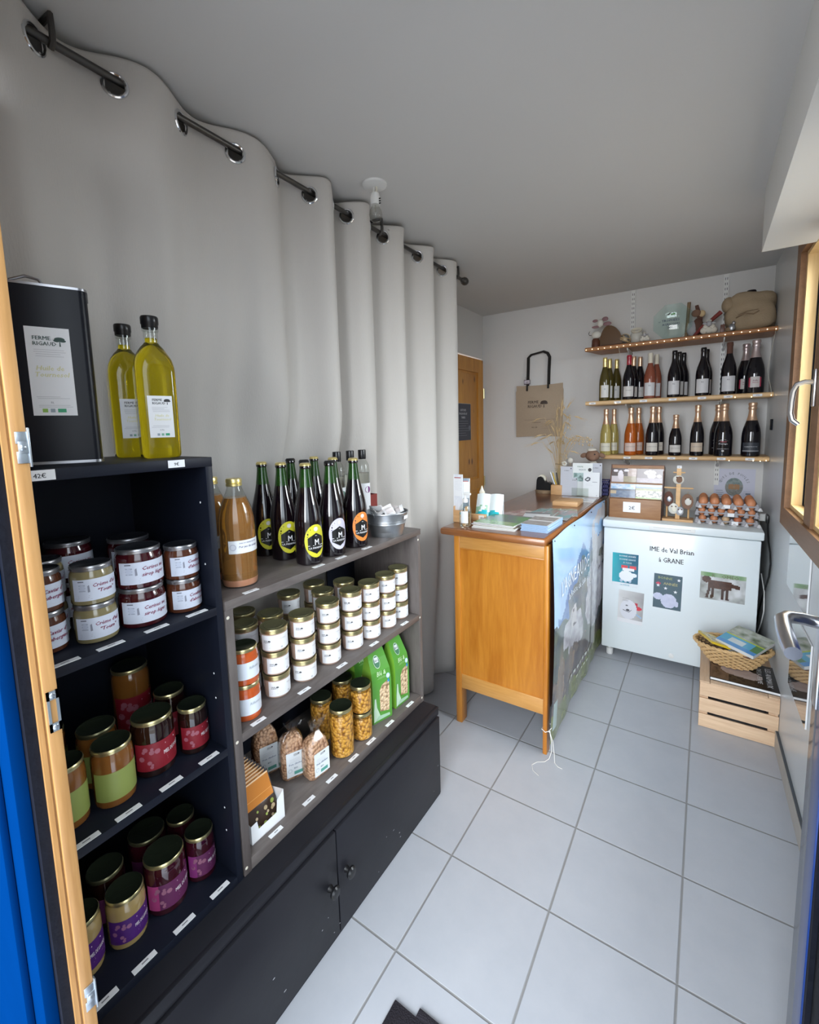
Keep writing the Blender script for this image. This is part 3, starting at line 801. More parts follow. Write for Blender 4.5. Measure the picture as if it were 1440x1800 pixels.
b = MB(); b.M = o; b.box(XBK, XF + 0.002, 0.569, 1.402, 1.048, 1.070, 'grey_wood', 0.001); b.build('top_board', t)
b = MB(); b.M = o; b.box(XBK, XF, 0.590, 1.380, 0.713, 0.735, 'grey_wood', 0.001); b.build('middle_shelf', t)
b = MB(); b.M = o; b.box(XBK, XF, 0.590, 1.380, 0.373, 0.405, 'grey_wood', 0.001); b.build('bottom_board', t)
b = MB(); b.M = o; b.box(XBK - 0.006, XBK, 1.22, 1.398, 0.373, 1.05, 'black_lam'); b.box(XBK - 0.006, XBK, 0.571, 1.22, 0.373, 0.735, 'black_lam'); b.build('back_board', t)  # narrow far-end board is added, standing in for shadow at the open back
t = thing('black_bookcase', 'tall narrow black bookcase holding jam and honey jars', 'bookcase', (-1.06, 0.393, 0.371))
o = Matrix.Translation((1.06, -0.393, -0.371))
for (y0, y1) in ((0.222, 0.234), (0.549, 0.565)):
    b = MB(); b.M = o; b.box(-1.24, XF, y0, y1, 0.371, 1.400, 'black_lam', 0.001)
    if y0 > 0.5:
        for z in (0.50, 0.56, 0.84, 0.90, 1.16, 1.30): b.ell((-0.925, y0, z), (0.0025, 0.0008, 0.0025), 'paper_white', 8, 6)
    b.build('side_panel', t)
for nm, z0, z1 in (('top_board', 1.380, 1.400), ('shelf', 1.047, 1.065), ('shelf', 0.707, 0.725), ('bottom_board', 0.371, 0.392)):
    b = MB(); b.M = o; b.box(-1.235, XF + 0.001, 0.234 if nm != 'top_board' else 0.222, 0.549 if nm != 'top_board' else 0.565, z0, z1, 'black_lam', 0.001); b.build(nm, t)
b = MB(); b.M = o; b.box(-1.245, -1.238, 0.222, 0.565, 0.371, 1.40, 'black_lam'); b.build('back_board', t)

# ------------------------------------------------------------------ price tags
def price_tag(x, y, z, w, txt, label, group, lean=0.0, flat=True, h=0.013, rz=0.0):
    b = MB()
    if flat: mp = lambda u, v, e=0: (v * -math.cos(0.35) , u, v * math.sin(0.35) * 1.0 + e + 0.0012)
    else: mp = lambda u, v, e=0: (e, u, v)
    if flat:
        b.box(-h * 0.95, 0, -w / 2, w / 2, 0, 0.0011, 'paper_white')
        mp = lambda u, v, e=0: (-v, u, 0.0012 + e)
    else: b.box(-0.001, 0.0, -w / 2, w / 2, 0, h, 'paper_white')
    if txt: b.text(mp, txt, 0, h * 0.25, h * 0.62, INK, e=0.0004)
    else: b.rect(mp, -w * 0.12, w * 0.16, h * 0.36, h * 0.58, 'print', (0.25, 0.25, 0.27), 0.0004)
    tag(b.build('price_tag', None, (x, y, z), rz), label, 'price tag', group)
price_tag(XF + 0.0025, 0.262, 1.382, 0.042, '42€', 'white price tag reading 42 euros under the black oil can', None, flat=False, h=0.017)
price_tag(XF + 0.0025, 0.486, 1.384, 0.034, '9€', 'white price tag reading 9 euros under the sunflower oil bottles', None, flat=False, h=0.015)
for z, nm in ((1.065, 'upper'), (0.725, 'middle'), (0.392, 'lowest')):
    for q, y in enumerate((0.268, 0.340, 0.423, 0.508)):
        price_tag(XF - 0.001, y, z, 0.045, '', 'small white price tag on the %s black shelf, %s from the left' % (nm, ('first', 'second', 'third', 'fourth')[q]), 'price tags on the black bookcase', rz=0.02)
for z, yy, nm in ((1.070, (0.644, 0.870, 0.964, 1.087), 'top'), (0.735, (0.640, 0.793, 0.947, 1.106, 1.288), 'middle'), (0.405, (0.670, 0.787, 0.881, 0.981, 1.071, 1.178, 1.308), 'bottom')):
    for q, y in enumerate(yy):
        price_tag(XF + 0.001, y, z, 0.040, '', 'small white price tag on the %s board of the grey shelf, %s from the left' % (nm, ('first', 'second', 'third', 'fourth', 'fifth', 'sixth', 'last')[q]), 'price tags on the grey shelf unit', rz=-0.02)
price_tag(-0.878 + 0.02, 1.25, 1.125, 0.001, None, 'x', None) if False else None

# ------------------------------------------------------------------ goods on the black bookcase
# black oil can
t = thing('oil_can', 'large black rectangular oil can with a tall white label', 'oil can', (-1.099, 0.357, 1.400), -0.38)
# local frame: +X is the label side, Y to the right
b = MB(); HW, HD = 0.075, 0.053
prof = [(-HD, -HW), (HD, HW)]
def rrect(hx, hy, r, n=5):
    out = []
    for (cx, cy, a0) in ((hx - r, hy - r, 0), (-hx + r, hy - r, PI / 2), (-hx + r, -hy + r, PI), (hx - r, -hy + r, 1.5 * PI)):
        for i in range(n + 1):
            a = a0 + PI / 2 * i / n; out.append((cx + r * math.cos(a), cy + r * math.sin(a)))
    return out
def loft(b, rings, m, cap=True):
    n = len(rings[0][0]); vs = []
    for pts, z in rings:
        vs += [(p[0], p[1], z) for p in pts]
    fs = []
    for j in range(len(rings) - 1):
        for i in range(n):
            a = j * n + i; c = j * n + (i + 1) % n; fs.append((a, c, c + n, a + n))
    if cap: fs.append(tuple(reversed(range(n)))); fs.append(tuple((len(rings) - 1) * n + i for i in range(n)))
    b.add(vs, fs, m)
loft(b, [(rrect(HD, HW, 0.014), 0.005), (rrect(HD, HW, 0.014), 0.333)], 'black_can')
b.build('can_body', t)
for z0, z1 in ((0, 0.005), (0.333, 0.3375)):
    b = MB(); loft(b, [(rrect(HD + 0.0015, HW + 0.0015, 0.015), z0), (rrect(HD + 0.0015, HW + 0.0015, 0.015), z1)], 'silver_lid'); b.build('rim', t)
b = MB(); b.tube([(0.0, -0.045, 0.337), (0.0, -0.043, 0.352), (0.0, -0.02, 0.362), (0.0, 0.0, 0.358), (0.0, 0.012, 0.337)], 0.003, 'silver_lid'); b.build('carry_handle', t)
b = MB(); mp = front(HD + 0.0005); 
b.rect(mp, -0.026, 0.041, 0.093, 0.258, 'print', WHITE)
logo(b, mp, 0.004, 0.229, 0.034, (0.02, 0.06, 0.05))
b.lines(mp, -0.018, 0.036, 0.216, 4, 0.004); b.text(mp, 'Huile de', 0.006, 0.178, 0.0125, (0.68, 0.66, 0.38), italic=0.2); b.text(mp, 'Tournesol', 0.008, 0.166, 0.0125, (0.68, 0.66, 0.38), italic=0.2)
b.lines(mp, -0.02, 0.036, 0.128, 2, 0.003); b.text(mp, '5L', 0.004, 0.116, 0.005, (0.2, 0.2, 0.22)); b.lines(mp, -0.02, 0.036, 0.112, 2, 0.003)
b.rect(mp, -0.012, -0.004, 0.099, 0.106, 'print', (0.25, 0.45, 0.08), 0.0005); b.rect(mp, 0.0, 0.007, 0.099, 0.106, 'print', (0.3, 0.36, 0.4), 0.0005); b.rect(mp, 0.011, 0.024, 0.099, 0.106, 'print', (0.04, 0.35, 0.17), 0.0005)
b.build('label', t)
# oil bottles
def oil_bottle(loc, rz, label):
    t = thing('oil_bottle', label, 'oil bottle', loc, rz, 'sunflower oil bottles')
    sq = lambda z: 5.5 if z < 0.19 else max(2, 5.5 - (z - 0.19) / 0.04 * 3.5)
    b = MB(); b.lathe([(0.032, 0), (0.0370, 0.003), (0.0385, 0.010), (0.0385, 0.188), (0.0380, 0.200), (0.0358, 0.215), (0.0305, 0.230), (0.0225, 0.242), (0.0160, 0.249), (0.0145, 0.252)], 'oil', 40, sq=sq)
    b.build('bottle_body', t, angle=50)
    b = MB(); b.lathe([(0.0140, 0.2525), (0.0140, 0.268), (0.0140, 0.280)], 'jar_glass', 20, cap=False); b.lathe([(0.012, 0.2525), (0.012, 0.262)], 'oil', 20); b.lathe([(0.0165, 0.2775), (0.0165, 0.2835)], 'jar_glass', 20)
    b.build('bottle_neck', t)
    b = MB(); b.lathe([(0.0155, 0.2835), (0.0165, 0.285), (0.0165, 0.291), (0.0178, 0.293), (0.0178, 0.306), (0.0165, 0.309), (0, 0.310)], 'black_plastic', 24); b.build('bottle_cap', t)
    b = MB(); mp = front(0.0391)
    b.rect(mp, -0.024, 0.024, 0.045, 0.135, 'print', WHITE); logo(b, mp, -0.001, 0.120, 0.024)
    b.lines(mp, -0.018, 0.020, 0.110, 4, 0.003); b.text(mp, 'Huile de', 0.002, 0.090, 0.008, (0.75, 0.73, 0.45), italic=0.2); b.text(mp, 'Tournesol', 0.002, 0.082, 0.008, (0.75, 0.73, 0.45), italic=0.2)
    b.lines(mp, -0.02, 0.022, 0.070, 2, 0.003); b.text(mp, '0,75L', 0, 0.060, 0.004, (0.25, 0.25, 0.27))
    b.rect(mp, -0.010, -0.005, 0.049, 0.054, 'print', (0.3, 0.36, 0.4), 0.0005); b.rect(mp, -0.002, 0.003, 0.049, 0.054, 'print', (0.2, 0.42, 0.3), 0.0005); b.rect(mp, 0.006, 0.014, 0.049, 0.054, 'print', (0.04, 0.35, 0.17), 0.0005)
    b.build('label', t)
oil_bottle((-1.030, 0.527, 1.400), -0.30, 'square glass bottle of yellow sunflower oil, front one on the bookcase')
oil_bottle((-1.150, 0.525, 1.400), -0.30, 'square glass bottle of yellow sunflower oil, rear one half hidden')

# jars with a screw lid
def jar(name, label, cat, group, loc, rz, r, h, fill, lid, glass_gap=0.0, deco=None, lid_h=0.010, shoulder=0.010, content=None):
    t = thing(name, label, cat, loc, rz, group)
    b = MB(); rt = r * 0.90
    b.lathe([(r * 0.88, 0), (r * 0.97, 0.002), (r, 0.007), (r, h - lid_h - shoulder - 0.003), (r * 0.97, h - lid_h - shoulder * 0.5), (rt, h - lid_h), (rt, h - lid_h + 0.002)], fill, 32)
    b.build('jar_body', t)
    b = MB(); rl = r * 0.945
    b.lathe([(rl * 0.97, h - lid_h), (rl, h - lid_h + 0.001), (rl, h - 0.0045), (rl + 0.0008, h - 0.0035), (rl, h - 0.001), (rl * 0.975, h)], lid, 32, cap=False)
    b.lathe([(rl * 0.975, h), (rl * 0.94, h - 0.0006), (rl * 0.90, h - 0.0014), (0, h - 0.0014)], {'silver_lid': 'lid_slate', 'gold_lid': 'lid_dark_mirror', 'gold_dark': 'lid_dark_mirror'}[lid], 32, cap=False)
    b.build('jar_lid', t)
    if deco:
        b = MB(); deco(b, r + 0.0004, h); b.build('label', t)
    return t
def deco_jam(l1, l2, red=True):
    def f(b, r, h):
        mp = cyl_map(r); a = 1.25 * r; z0, z1 = h * 0.13, h * 0.68
        b.rect(mp, -a, a, z0, z1, 'print', (0.62, 0.66, 0.76), n=18)
        hh = z1 - z0; col = (0.22, 0.01, 0.06)
        b.text(mp, l1, a * 0.22, z0 + hh * 0.62, hh * 0.24, col, italic=0.3, maxw=a * 0.95); b.text(mp, l2, a * 0.22, z0 + hh * 0.34, hh * 0.24, col, italic=0.3, maxw=a * 0.95)
        g = (0.38, 0.42, 0.52)
        for q in range(3): b.rect(mp, -a * 0.74, -a * 0.5, z0 + hh * (0.45 + 0.13 * q), z0 + hh * (0.50 + 0.13 * q), 'print', g, 0.0004)
        b.rect(mp, -a * 0.76, -a * 0.54, z0 + hh * 0.88, z0 + hh * 0.93, 'print', (0.15, 0.16, 0.2), 0.0004)
        b.disc(mp, -a * 0.62, z0 + hh * 0.62, hh * 0.13, col=(0.55, 0.59, 0.70), e=0.0003)
        b.shape(mp, [(-a * 0.42, z0 + hh * 0.4), (-a * 0.34, z0 + hh * 0.42), (-a * 0.36, z0 + hh * 0.75), (-a * 0.42, z0 + hh * 0.7)], col=(0.25, 0.26, 0.32))
        b.lines(mp, -a * 0.85, -a * 0.2, z0 + hh * 0.24, 3, hh * 0.08)
        b.rect(mp, a * 0.84, a * 0.93, z0 + hh * 0.1, z0 + hh * 0.4, 'print', (0.16, 0.17, 0.2), 0.0004)
        b.lines(mp, a * 0.72, a * 0.95, z0 + hh * 0.85, 4, hh * 0.1)
    return f
def deco_honey(base, side, txt, flower=(0.45, 0.20, 0.26)):
    def f(b, r, h):
        mp = cyl_map(r); a = 1.35 * r; z0, z1 = h * 0.13, h * 0.62; hh = z1 - z0
        b.rect(mp, -a, a, z0, z1, 'print', base, n=18)
        if side: b.rect(mp, -a, -a * 0.55, z0, z1, 'print', side, 0.0003, n=5)
        if txt:
            rnd = random.Random(5)
            for q in range(9):
                u, v = -a * (0.75 - 0.6 * rnd.random()), z0 + hh * (0.12 + 0.75 * rnd.random()); s = hh * (0.05 + 0.05 * rnd.random())
                b.disc(mp, u, v, s, col=[0.5 * x + 0.5 * y for x, y in zip(base, flower)], n=7, e=0.0003 + q * 0.00003)
            b.text(mp, txt, a * 0.40, z0 + hh * 0.46, hh * 0.20, (0.72, 0.66, 0.68), maxw=a * 0.75)
            b.lines(mp, a * 0.12, a * 0.8, z0 + hh * 0.36, 3, hh * 0.07, col=(0.6, 0.4, 0.45)); b.rect(mp, a * 0.1, a * 0.55, z0 + hh * 0.82, z0 + hh * 0.86, 'print', (0.7, 0.55, 0.6), 0.0004)
    return f
Z1, Z2, Z3 = 1.065, 0.725, 0.392
JG = 'jars on the upper black shelf'
def two(kind, x, y, r, h, fill, lid, deco, what, rz=-0.05):
    for k, w in enumerate(('bottom', 'top')):
        jar(kind, what % w, 'jar', JG, (x, y, Z1 + k * (h + 0.0002)), rz + 0.06 * k, r, h, fill, lid, deco=deco)
two('jam_jar', -0.990, 0.272, 0.032, 0.076, 'jam_brown', 'silver_lid', deco_jam('Caviar d\'', 'aubergine'), 'brown jar half hidden by the door edge, %s of its stack of two', 0.0)
two('garlic_cream_jar', -0.968, 0.345, 0.0355, 0.074, 'garlic_cream', 'silver_lid', deco_jam('Crème d\'ail', '"Toum"'), 'pale garlic cream jar with silver lid, %s of the front stack', -0.10)
two('cherry_jar', -0.966, 0.430, 0.0425, 0.0805, 'jam_red', 'silver_lid', deco_jam('Cerises au', 'sirop léger'), 'wide jar of dark cherries in syrup, %s of the front stack', -0.15)
two('apricot_jam_jar', -0.955, 0.512, 0.0345, 0.074, 'jam_brown', 'silver_lid', deco_jam('Confiture', 'd\'abricots'), 'small apricot jam jar against the bookcase side, %s of the front stack', 0.05)
two('garlic_cream_jar', -1.050, 0.292, 0.0355, 0.078, 'garlic_cream', 'silver_lid', deco_jam('Crème d\'ail', '"Toum"'), 'garlic cream jar behind the front ones on the left, %s of two', -0.1)
two('cherry_jar', -1.130, 0.365, 0.0425, 0.084, 'jam_red', 'silver_lid', deco_jam('Cerises au', 'sirop léger'), 'cherry jar deep in the upper shelf on the left, %s of two', -0.2)
two('cherry_jar', -1.080, 0.463, 0.0425, 0.0805, 'jam_red', 'silver_lid', deco_jam('Cerises au', 'sirop léger'), 'cherry jar behind the front cherry jars, %s of two', -0.1)
two('apricot_jam_jar', -1.040, 0.5125, 0.0345, 0.0785, 'jam_brown', 'silver_lid', deco_jam('Confiture', 'd\'abricots'), 'apricot jam jar behind the front apricot jam, %s of two', 0.0) if False else None
jar('apricot_jam_jar', 'apricot jam jar in the rear right corner of the upper shelf', 'jar', JG, (-1.168, 0.510, Z1), -0.1, 0.0345, 0.078, 'jam_brown', 'silver_lid', deco=deco_jam('Confiture', 'd\'abricots'))
RED = (0.22, 0.008, 0.018); VIO = (0.11, 0.018, 0.075); PUR = (0.06, 0.010, 0.13); GRN = (0.25, 0.30, 0.075)
G2_ = 'honey jars on the middle black shelf'; G3_ = 'honey jars on the lowest black shelf'
H = [('large dark honey jar with red label in the centre of the middle shelf', (-0.986, 0.434), 0.0415, 0.124, 'honey_dark', 'gold_lid', deco_honey(RED, None, 'MIEL DE FORÊT')),
     ('small dark honey jar with red label beside the bookcase side', (-0.968, 0.514), 0.0315, 0.108, 'honey_dark', 'gold_lid', deco_honey(RED, None, 'MIEL DE FORÊT')),
     ('amber honey jar with plain light green label, fully visible', (-0.970, 0.347), 0.0365, 0.119, 'honey_amber', 'gold_lid', deco_honey(GRN, None, '')),
     ('amber honey jar with green label cut by the door edge', (-0.980, 0.270), 0.0335, 0.122, 'honey_amber', 'gold_lid', deco_honey(GRN, None, '')),
     ('red-labelled honey jar standing high at the back of the middle shelf', (-1.150, 0.467), 0.040, 0.172, 'honey_amber', 'gold_lid', deco_honey(RED, None, 'MIEL DE FORÊT')),
     ('dark honey jar behind the small red-labelled jar', (-1.055, 0.508), 0.034, 0.118, 'honey_dark', 'gold_lid', deco_honey(RED, None, 'MIEL DE FORÊT')),
     ('dark-lidded honey jar behind the green-labelled jar', (-1.052, 0.352), 0.0365, 0.119, 'honey_amber', 'gold_dark', deco_honey(GRN, None, '')),
     ('dark-lidded honey jar at the rear left of the middle shelf', (-1.120, 0.285), 0.034, 0.122, 'honey_amber', 'gold_dark', deco_honey(GRN, None, ''))]
for lb, (x, y), r, h, fill, lid, dc in H:
    jar('honey_jar', lb, 'honey jar', G2_, (x, y, Z2), -0.05, r, h, fill, lid, deco=dc, shoulder=0.014)
H = [('large plum-red honey jar with pink and violet label', (-0.990, 0.433), 0.0425, 0.121, 'honey_plum', 'gold_lid', deco_honey(VIO, (0.34, 0.04, 0.15), 'MIEL DE SAPIN')),
     ('small plum-red honey jar with violet label at the right end', (-0.984, 0.513), 0.0325, 0.111, 'honey_plum', 'gold_lid', deco_honey(VIO, (0.22, 0.03, 0.16), 'MIEL DE SAPIN')),
     ('creamy honey jar with purple label, fully visible', (-0.990, 0.350), 0.0365, 0.107, 'honey_cream', 'gold_lid', deco_honey(PUR, None, 'MIEL DE LAVANDE')),
     ('creamy honey jar with purple label cut by the door edge', (-0.998, 0.272), 0.034, 0.118, 'honey_cream', 'gold_lid', deco_honey(PUR, None, 'MIEL DE LAVANDE')),
     ('dark honey jar behind the large pink-labelled jar', (-1.082, 0.440), 0.040, 0.118, 'honey_plum', 'gold_dark', deco_honey(VIO, None, '')),
     ('dark honey jar in the rear right corner of the lowest shelf', (-1.064, 0.513), 0.0325, 0.111, 'honey_plum', 'gold_lid', deco_honey(VIO, None, '')),
     ('dark honey jar behind the creamy purple-labelled jar', (-1.068, 0.345), 0.0365, 0.115, 'honey_dark', 'gold_dark', deco_honey(VIO, None, ''))]
for lb, (x, y), r, h, fill, lid, dc in H:
    jar('honey_jar', lb, 'honey jar', G3_, (x, y, Z3), -0.05, r, h, fill, lid, deco=dc, shoulder=0.014)
# ------------------------------------------------------------------ goods on top of the grey shelf unit
G0, G1, G2 = 1.070, 0.735, 0.405
def juice(loc, rz, label):
    t = thing('juice_bottle', label, 'juice bottle', loc, rz, 'quince juice bottles')
    r = 0.0435
    b = MB(); b.lathe([(0.030, 0.002), (r * 0.93, 0.004), (r * 0.985, 0.014), (r * 0.985, 0.020)], 'juice_sediment', 36)
    b.lathe([(r * 0.985, 0.020), (r * 0.985, 0.150), (r * 0.96, 0.170), (r * 0.86, 0.193), (r * 0.68, 0.214), (r * 0.60, 0.222)], 'juice', 36); b.build('juice_fill', t)
    b = MB(); b.lathe([(0.032, 0), (r * 0.96, 0.002), (r, 0.012), (r, 0.150), (r * 0.975, 0.170), (r * 0.875, 0.194), (r * 0.70, 0.215), (r * 0.50, 0.234), (r * 0.40, 0.246), (r * 0.385, 0.255)], 'jar_glass', 36, cap=False); b.build('bottle_glass', t)
    b = MB(); b.lathe([(r * 0.40, 0.250), (r * 0.44, 0.251), (r * 0.44, 0.256), (r * 0.40, 0.2575), (r * 0.44, 0.259), (r * 0.44, 0.266), (r * 0.40, 0.269), (0, 0.269)], 'gold_cap', 24); b.build('screw_cap', t)
    b = MB(); mp = cyl_map(r + 0.0005); b.rect(mp, -0.042, 0.048, 0.088, 0.120, 'print', WHITE, n=14)
    b.text(mp, 'EARL DU MAYET DE VIVO', 0.008, 0.112, 0.0042, (0.2, 0.2, 0.35)); b.text(mp, 'Pur jus de coings', 0.008, 0.102, 0.0075, (0.12, 0.12, 0.25), italic=0.2)
    b.lines(mp, -0.02, 0.044, 0.097, 3, 0.0027); b.disc(mp, -0.031, 0.104, 0.008, col=(0.55, 0.55, 0.62), e=0.0003); b.disc(mp, -0.031, 0.104, 0.006, col=(0.74, 0.75, 0.80))
    b.build('label', t)
juice((-0.972, 0.668, G0), -0.18, 'big bottle of cloudy amber fruit juice, front one on the grey shelf')
juice((-1.068, 0.664, G0), -0.18, 'big bottle of amber fruit juice behind, cut by the black bookcase')
def beer(loc, rz, label, col, cap):
    t = thing('beer_bottle', label, 'beer bottle', loc, rz, 'large beer bottles')
    r = 0.0395
    b = MB(); b.lathe([(r * 0.85, 0), (r * 0.97, 0.003), (r, 0.010), (r, 0.110), (r * 0.98, 0.128), (r * 0.90, 0.150), (r * 0.76, 0.175), (r * 0.61, 0.200), (r * 0.50, 0.222)], 'beer_dark', 32, cap=False)
    b.lathe([(r * 0.50, 0.222), (r * 0.43, 0.242), (r * 0.37, 0.262), (r * 0.35, 0.276)], 'beer_green', 32, cap=False)
    b.lathe([(r * 0.35, 0.274), (r * 0.40, 0.276), (r * 0.41, 0.280), (r * 0.36, 0.2835), (r * 0.34, 0.288)], 'beer_dark', 24); b.build('bottle_body', t)
    b = MB(); n = 42; rs = []
    for z, rr in ((0.2825, 0.0158), (0.2835, 0.0162), (0.2885, 0.0148), (0.2905, 0.0125)):
        rs.append(([( (rr + (0.0006 if i % 2 else -0.0002) * (z < 0.284)) * math.cos(2 * PI * i / n), (rr + (0.0006 if i % 2 else -0.0002) * (z < 0.284)) * math.sin(2 * PI * i / n)) for i in range(n)], z))
    loft(b, rs, cap); b.build('crown_cap', t)
    b = MB(); mp0 = cyl_map(r + 0.0003); mp = lambda u, v, e=0: mp0(u * 1.17, 0.070 + (v - 0.066) * 1.17, e)
    N = 28; zc = 0.066
    # oval label, then the hexagon emblem
    vs = [mp(0.029 * math.cos(2 * PI * i / N) * s, zc + 0.041 * math.sin(2 * PI * i / N) * s, 0) for s in (0.34, 0.67, 1.0) for i in range(N)]
    fs = [(j * N + i, j * N + (i + 1) % N, (j + 1) * N + (i + 1) % N, (j + 1) * N + i) for j in range(2) for i in range(N)]
    b.add(vs, fs, 'print', col); b.add(vs[:N], [tuple(range(N))], 'print', col)
    hx = [(0, 0.026), (0.021, 0.014), (0.021, -0.014), (0, -0.026), (-0.021, -0.014), (-0.021, 0.014)]
    for sgn in (-1, 0, 1):
        pass
    b.shape(mp, [(-0.021, zc - 0.020), (-0.0105, zc - 0.026), (-0.0105, zc + 0.014), (-0.021, zc + 0.008)], e=0.0005)
    b.shape(mp, [(-0.0105, zc - 0.026), (0, zc - 0.032), (0, zc + 0.020), (-0.0105, zc + 0.014)], e=0.0005)
    b.shape(mp, [(0, zc - 0.032), (0.0105, zc - 0.026), (0.0105, zc + 0.014), (0, zc + 0.020)], e=0.0005)
    b.shape(mp, [(0.0105, zc - 0.026), (0.021, zc - 0.020), (0.021, zc + 0.008), (0.0105, zc + 0.014)], e=0.0005)
    b.text(mp, 'M', 0.0015, zc - 0.010, 0.021, (0.8, 0.8, 0.82), e=0.0009, sx=0.8); b.text(mp, 'LA MANDRIN', 0, zc - 0.019, 0.0068, (0.8, 0.8, 0.82), e=0.0009, maxw=0.037)
    b.rect(mp, -0.021, -0.006, zc - 0.0115, zc - 0.0102, 'print', (0.8, 0.8, 0.82), 0.0009); b.rect(mp, 0.009, 0.021, zc - 0.0115, zc - 0.0102, 'print', (0.8, 0.8, 0.82), 0.0009)
    b.disc(mp, 0, zc + 0.0295, 0.0058, col=(0.62, 0.60, 0.52), e=0.0006); b.disc(mp, 0, zc + 0.0295, 0.0046, col=(0.8, 0.76, 0.7), e=0.0009)
    b.text(mp, 'BIO', 0, zc + 0.0125, 0.003, (0.8, 0.8, 0.82), e=0.0009)
    b.build('label', t)
YEL = (0.66, 0.62, 0.03); LIL = (0.62, 0.60, 0.72); ORA = (0.78, 0.24, 0.04)
beer((-1.140, 0.884, G0), -0.42, 'dark beer bottle with yellow oval label, leftmost of the group', YEL, 'gold_cap')
beer((-1.052, 0.884, G0), -0.34, 'dark beer bottle with yellow oval label, second from the left', YEL, 'gold_cap')
beer((-0.950, 0.886, G0), -0.22, 'dark beer bottle with yellow oval label, nearest the shelf edge', YEL, 'gold_cap')
beer((-0.950, 0.984, G0), -0.22, 'dark beer bottle with pale lilac oval label', LIL, 'black_plastic')
beer((-0.952, 1.096, G0), -0.25, 'dark beer bottle with orange oval label', ORA, 'gold_cap')
beer((-1.175, 1.030, G0), -0.3, 'green-necked beer bottle in the back row, first from the left', YEL, 'black_plastic')
beer((-1.066, 0.990, G0), -0.3, 'green-necked beer bottle right behind the nearest yellow-labelled one', YEL, 'black_plastic')
beer((-1.160, 1.125, G0), -0.3, 'green-necked beer bottle in the back row, second from the left', LIL, 'gold_cap')
beer((-1.050, 1.105, G0), -0.3, 'green-necked beer bottle behind the lilac-labelled one', LIL, 'gold_cap')
def clear_bottle(loc, label, dot):
    t = thing('clear_bottle', label, 'bottle', loc, -0.3, 'clear bottles with black caps')
    r = 0.027
    b = MB(); b.lathe([(r * 0.9, 0), (r, 0.004), (r, 0.225), (r * 0.92, 0.245), (r * 0.7, 0.258), (r * 0.5, 0.264), (r * 0.48, 0.272)], 'jar_glass', 28, cap=False); b.build('bottle_glass', t)
    b = MB(); b.lathe([(r * 0.93, 0.003), (r * 0.96, 0.006), (r * 0.96, 0.215)], 'clear_liquid', 28); b.build('liquid', t)
    b = MB(); b.lathe([(0.0145, 0.268), (0.015, 0.270), (0.015, 0.302), (0.014, 0.304), (0, 0.304)], 'black_plastic', 24); b.build('bottle_cap', t)
    b = MB(); mp = cyl_map(r + 0.0004); b.rect(mp, -0.028, 0.028, 0.055, 0.175, 'print', WHITE, n=12); b.disc(mp, 0.004, 0.150, 0.013, col=dot); b.lines(mp, -0.02, 0.02, 0.115, 5, 0.005); b.build('label', t)
clear_bottle((-1.110, 1.190, G0), 'slim clear bottle with black cap, behind the lilac-labelled beer', (0.1, 0.2, 0.15))
clear_bottle((-1.110, 1.262, G0), 'slim clear bottle with black cap, middle of the three', (0.1, 0.3, 0.3))
clear_bottle((-1.110, 1.332, G0), 'slim clear bottle with black cap and a purple dot on its label', (0.16, 0.02, 0.16))
t = bpy.data.objects.new("x", None)
b = MB()
bpy.data.objects.remove(t)
t = thing('red_box', 'small open dark red wooden box behind the zinc bucket', 'box', (-1.120, 1.366, G0))
b = MB(); 
for q in ((-0.030, 0.030, -0.027, -0.022, 0.005, 0.125), (-0.030, 0.030, 0.022, 0.027, 0.005, 0.125), (-0.030, -0.025, -0.022, 0.022, 0.005, 0.125), (0.025, 0.030, -0.022, 0.022, 0.005, 0.125), (-0.030, 0.030, -0.027, 0.027, 0.0, 0.005)): b.box(*q, 'red_wood')
b.build('box_body', t)
# zinc bucket with wrapped packets
BX, BY = -0.955, 1.272
t = thing('zinc_bucket', 'small round zinc bucket holding white packets', 'bucket', (BX, BY, G0), 0)
b = MB(); b.M = Matrix.Diagonal((1.26, 1.26, 1.0, 1)); b.lathe([(0.046, 0.0), (0.047, 0.004), (0.049, 0.018), (0.0525, 0.040), (0.055, 0.044), (0.055, 0.047), (0.0545, 0.050), (0.0565, 0.052), (0.0565, 0.055), (0.056, 0.058), (0.061, 0.082), (0.0635, 0.084), (0.063, 0.087), (0.060, 0.086), (0.056, 0.060), (0.050, 0.020), (0.044, 0.006), (0.0, 0.006)], 'zinc', 40); b.build('bucket_body', t)
for s in (-1, 1):
    b = MB(); b.M = Matrix.Translation((0, s * 0.016, 0)); b.tube([(0.0, s * (0.060), 0.083), (0.004, s * 0.066, 0.089), (0.008, s * 0.068, 0.083), (0.006, s * 0.064, 0.076), (0.0, s * 0.060, 0.073)], 0.0018, 'zinc', 8)
    b.build('bucket_ear', t)
b = MB(); b.M = Matrix.Rotation(0.15, 4, 'Z'); b.box(0.0755, 0.0765, -0.012, 0.016, 0.062, 0.074, 'paper_white'); b.build('bucket_tag', t)
rnd = random.Random(11)
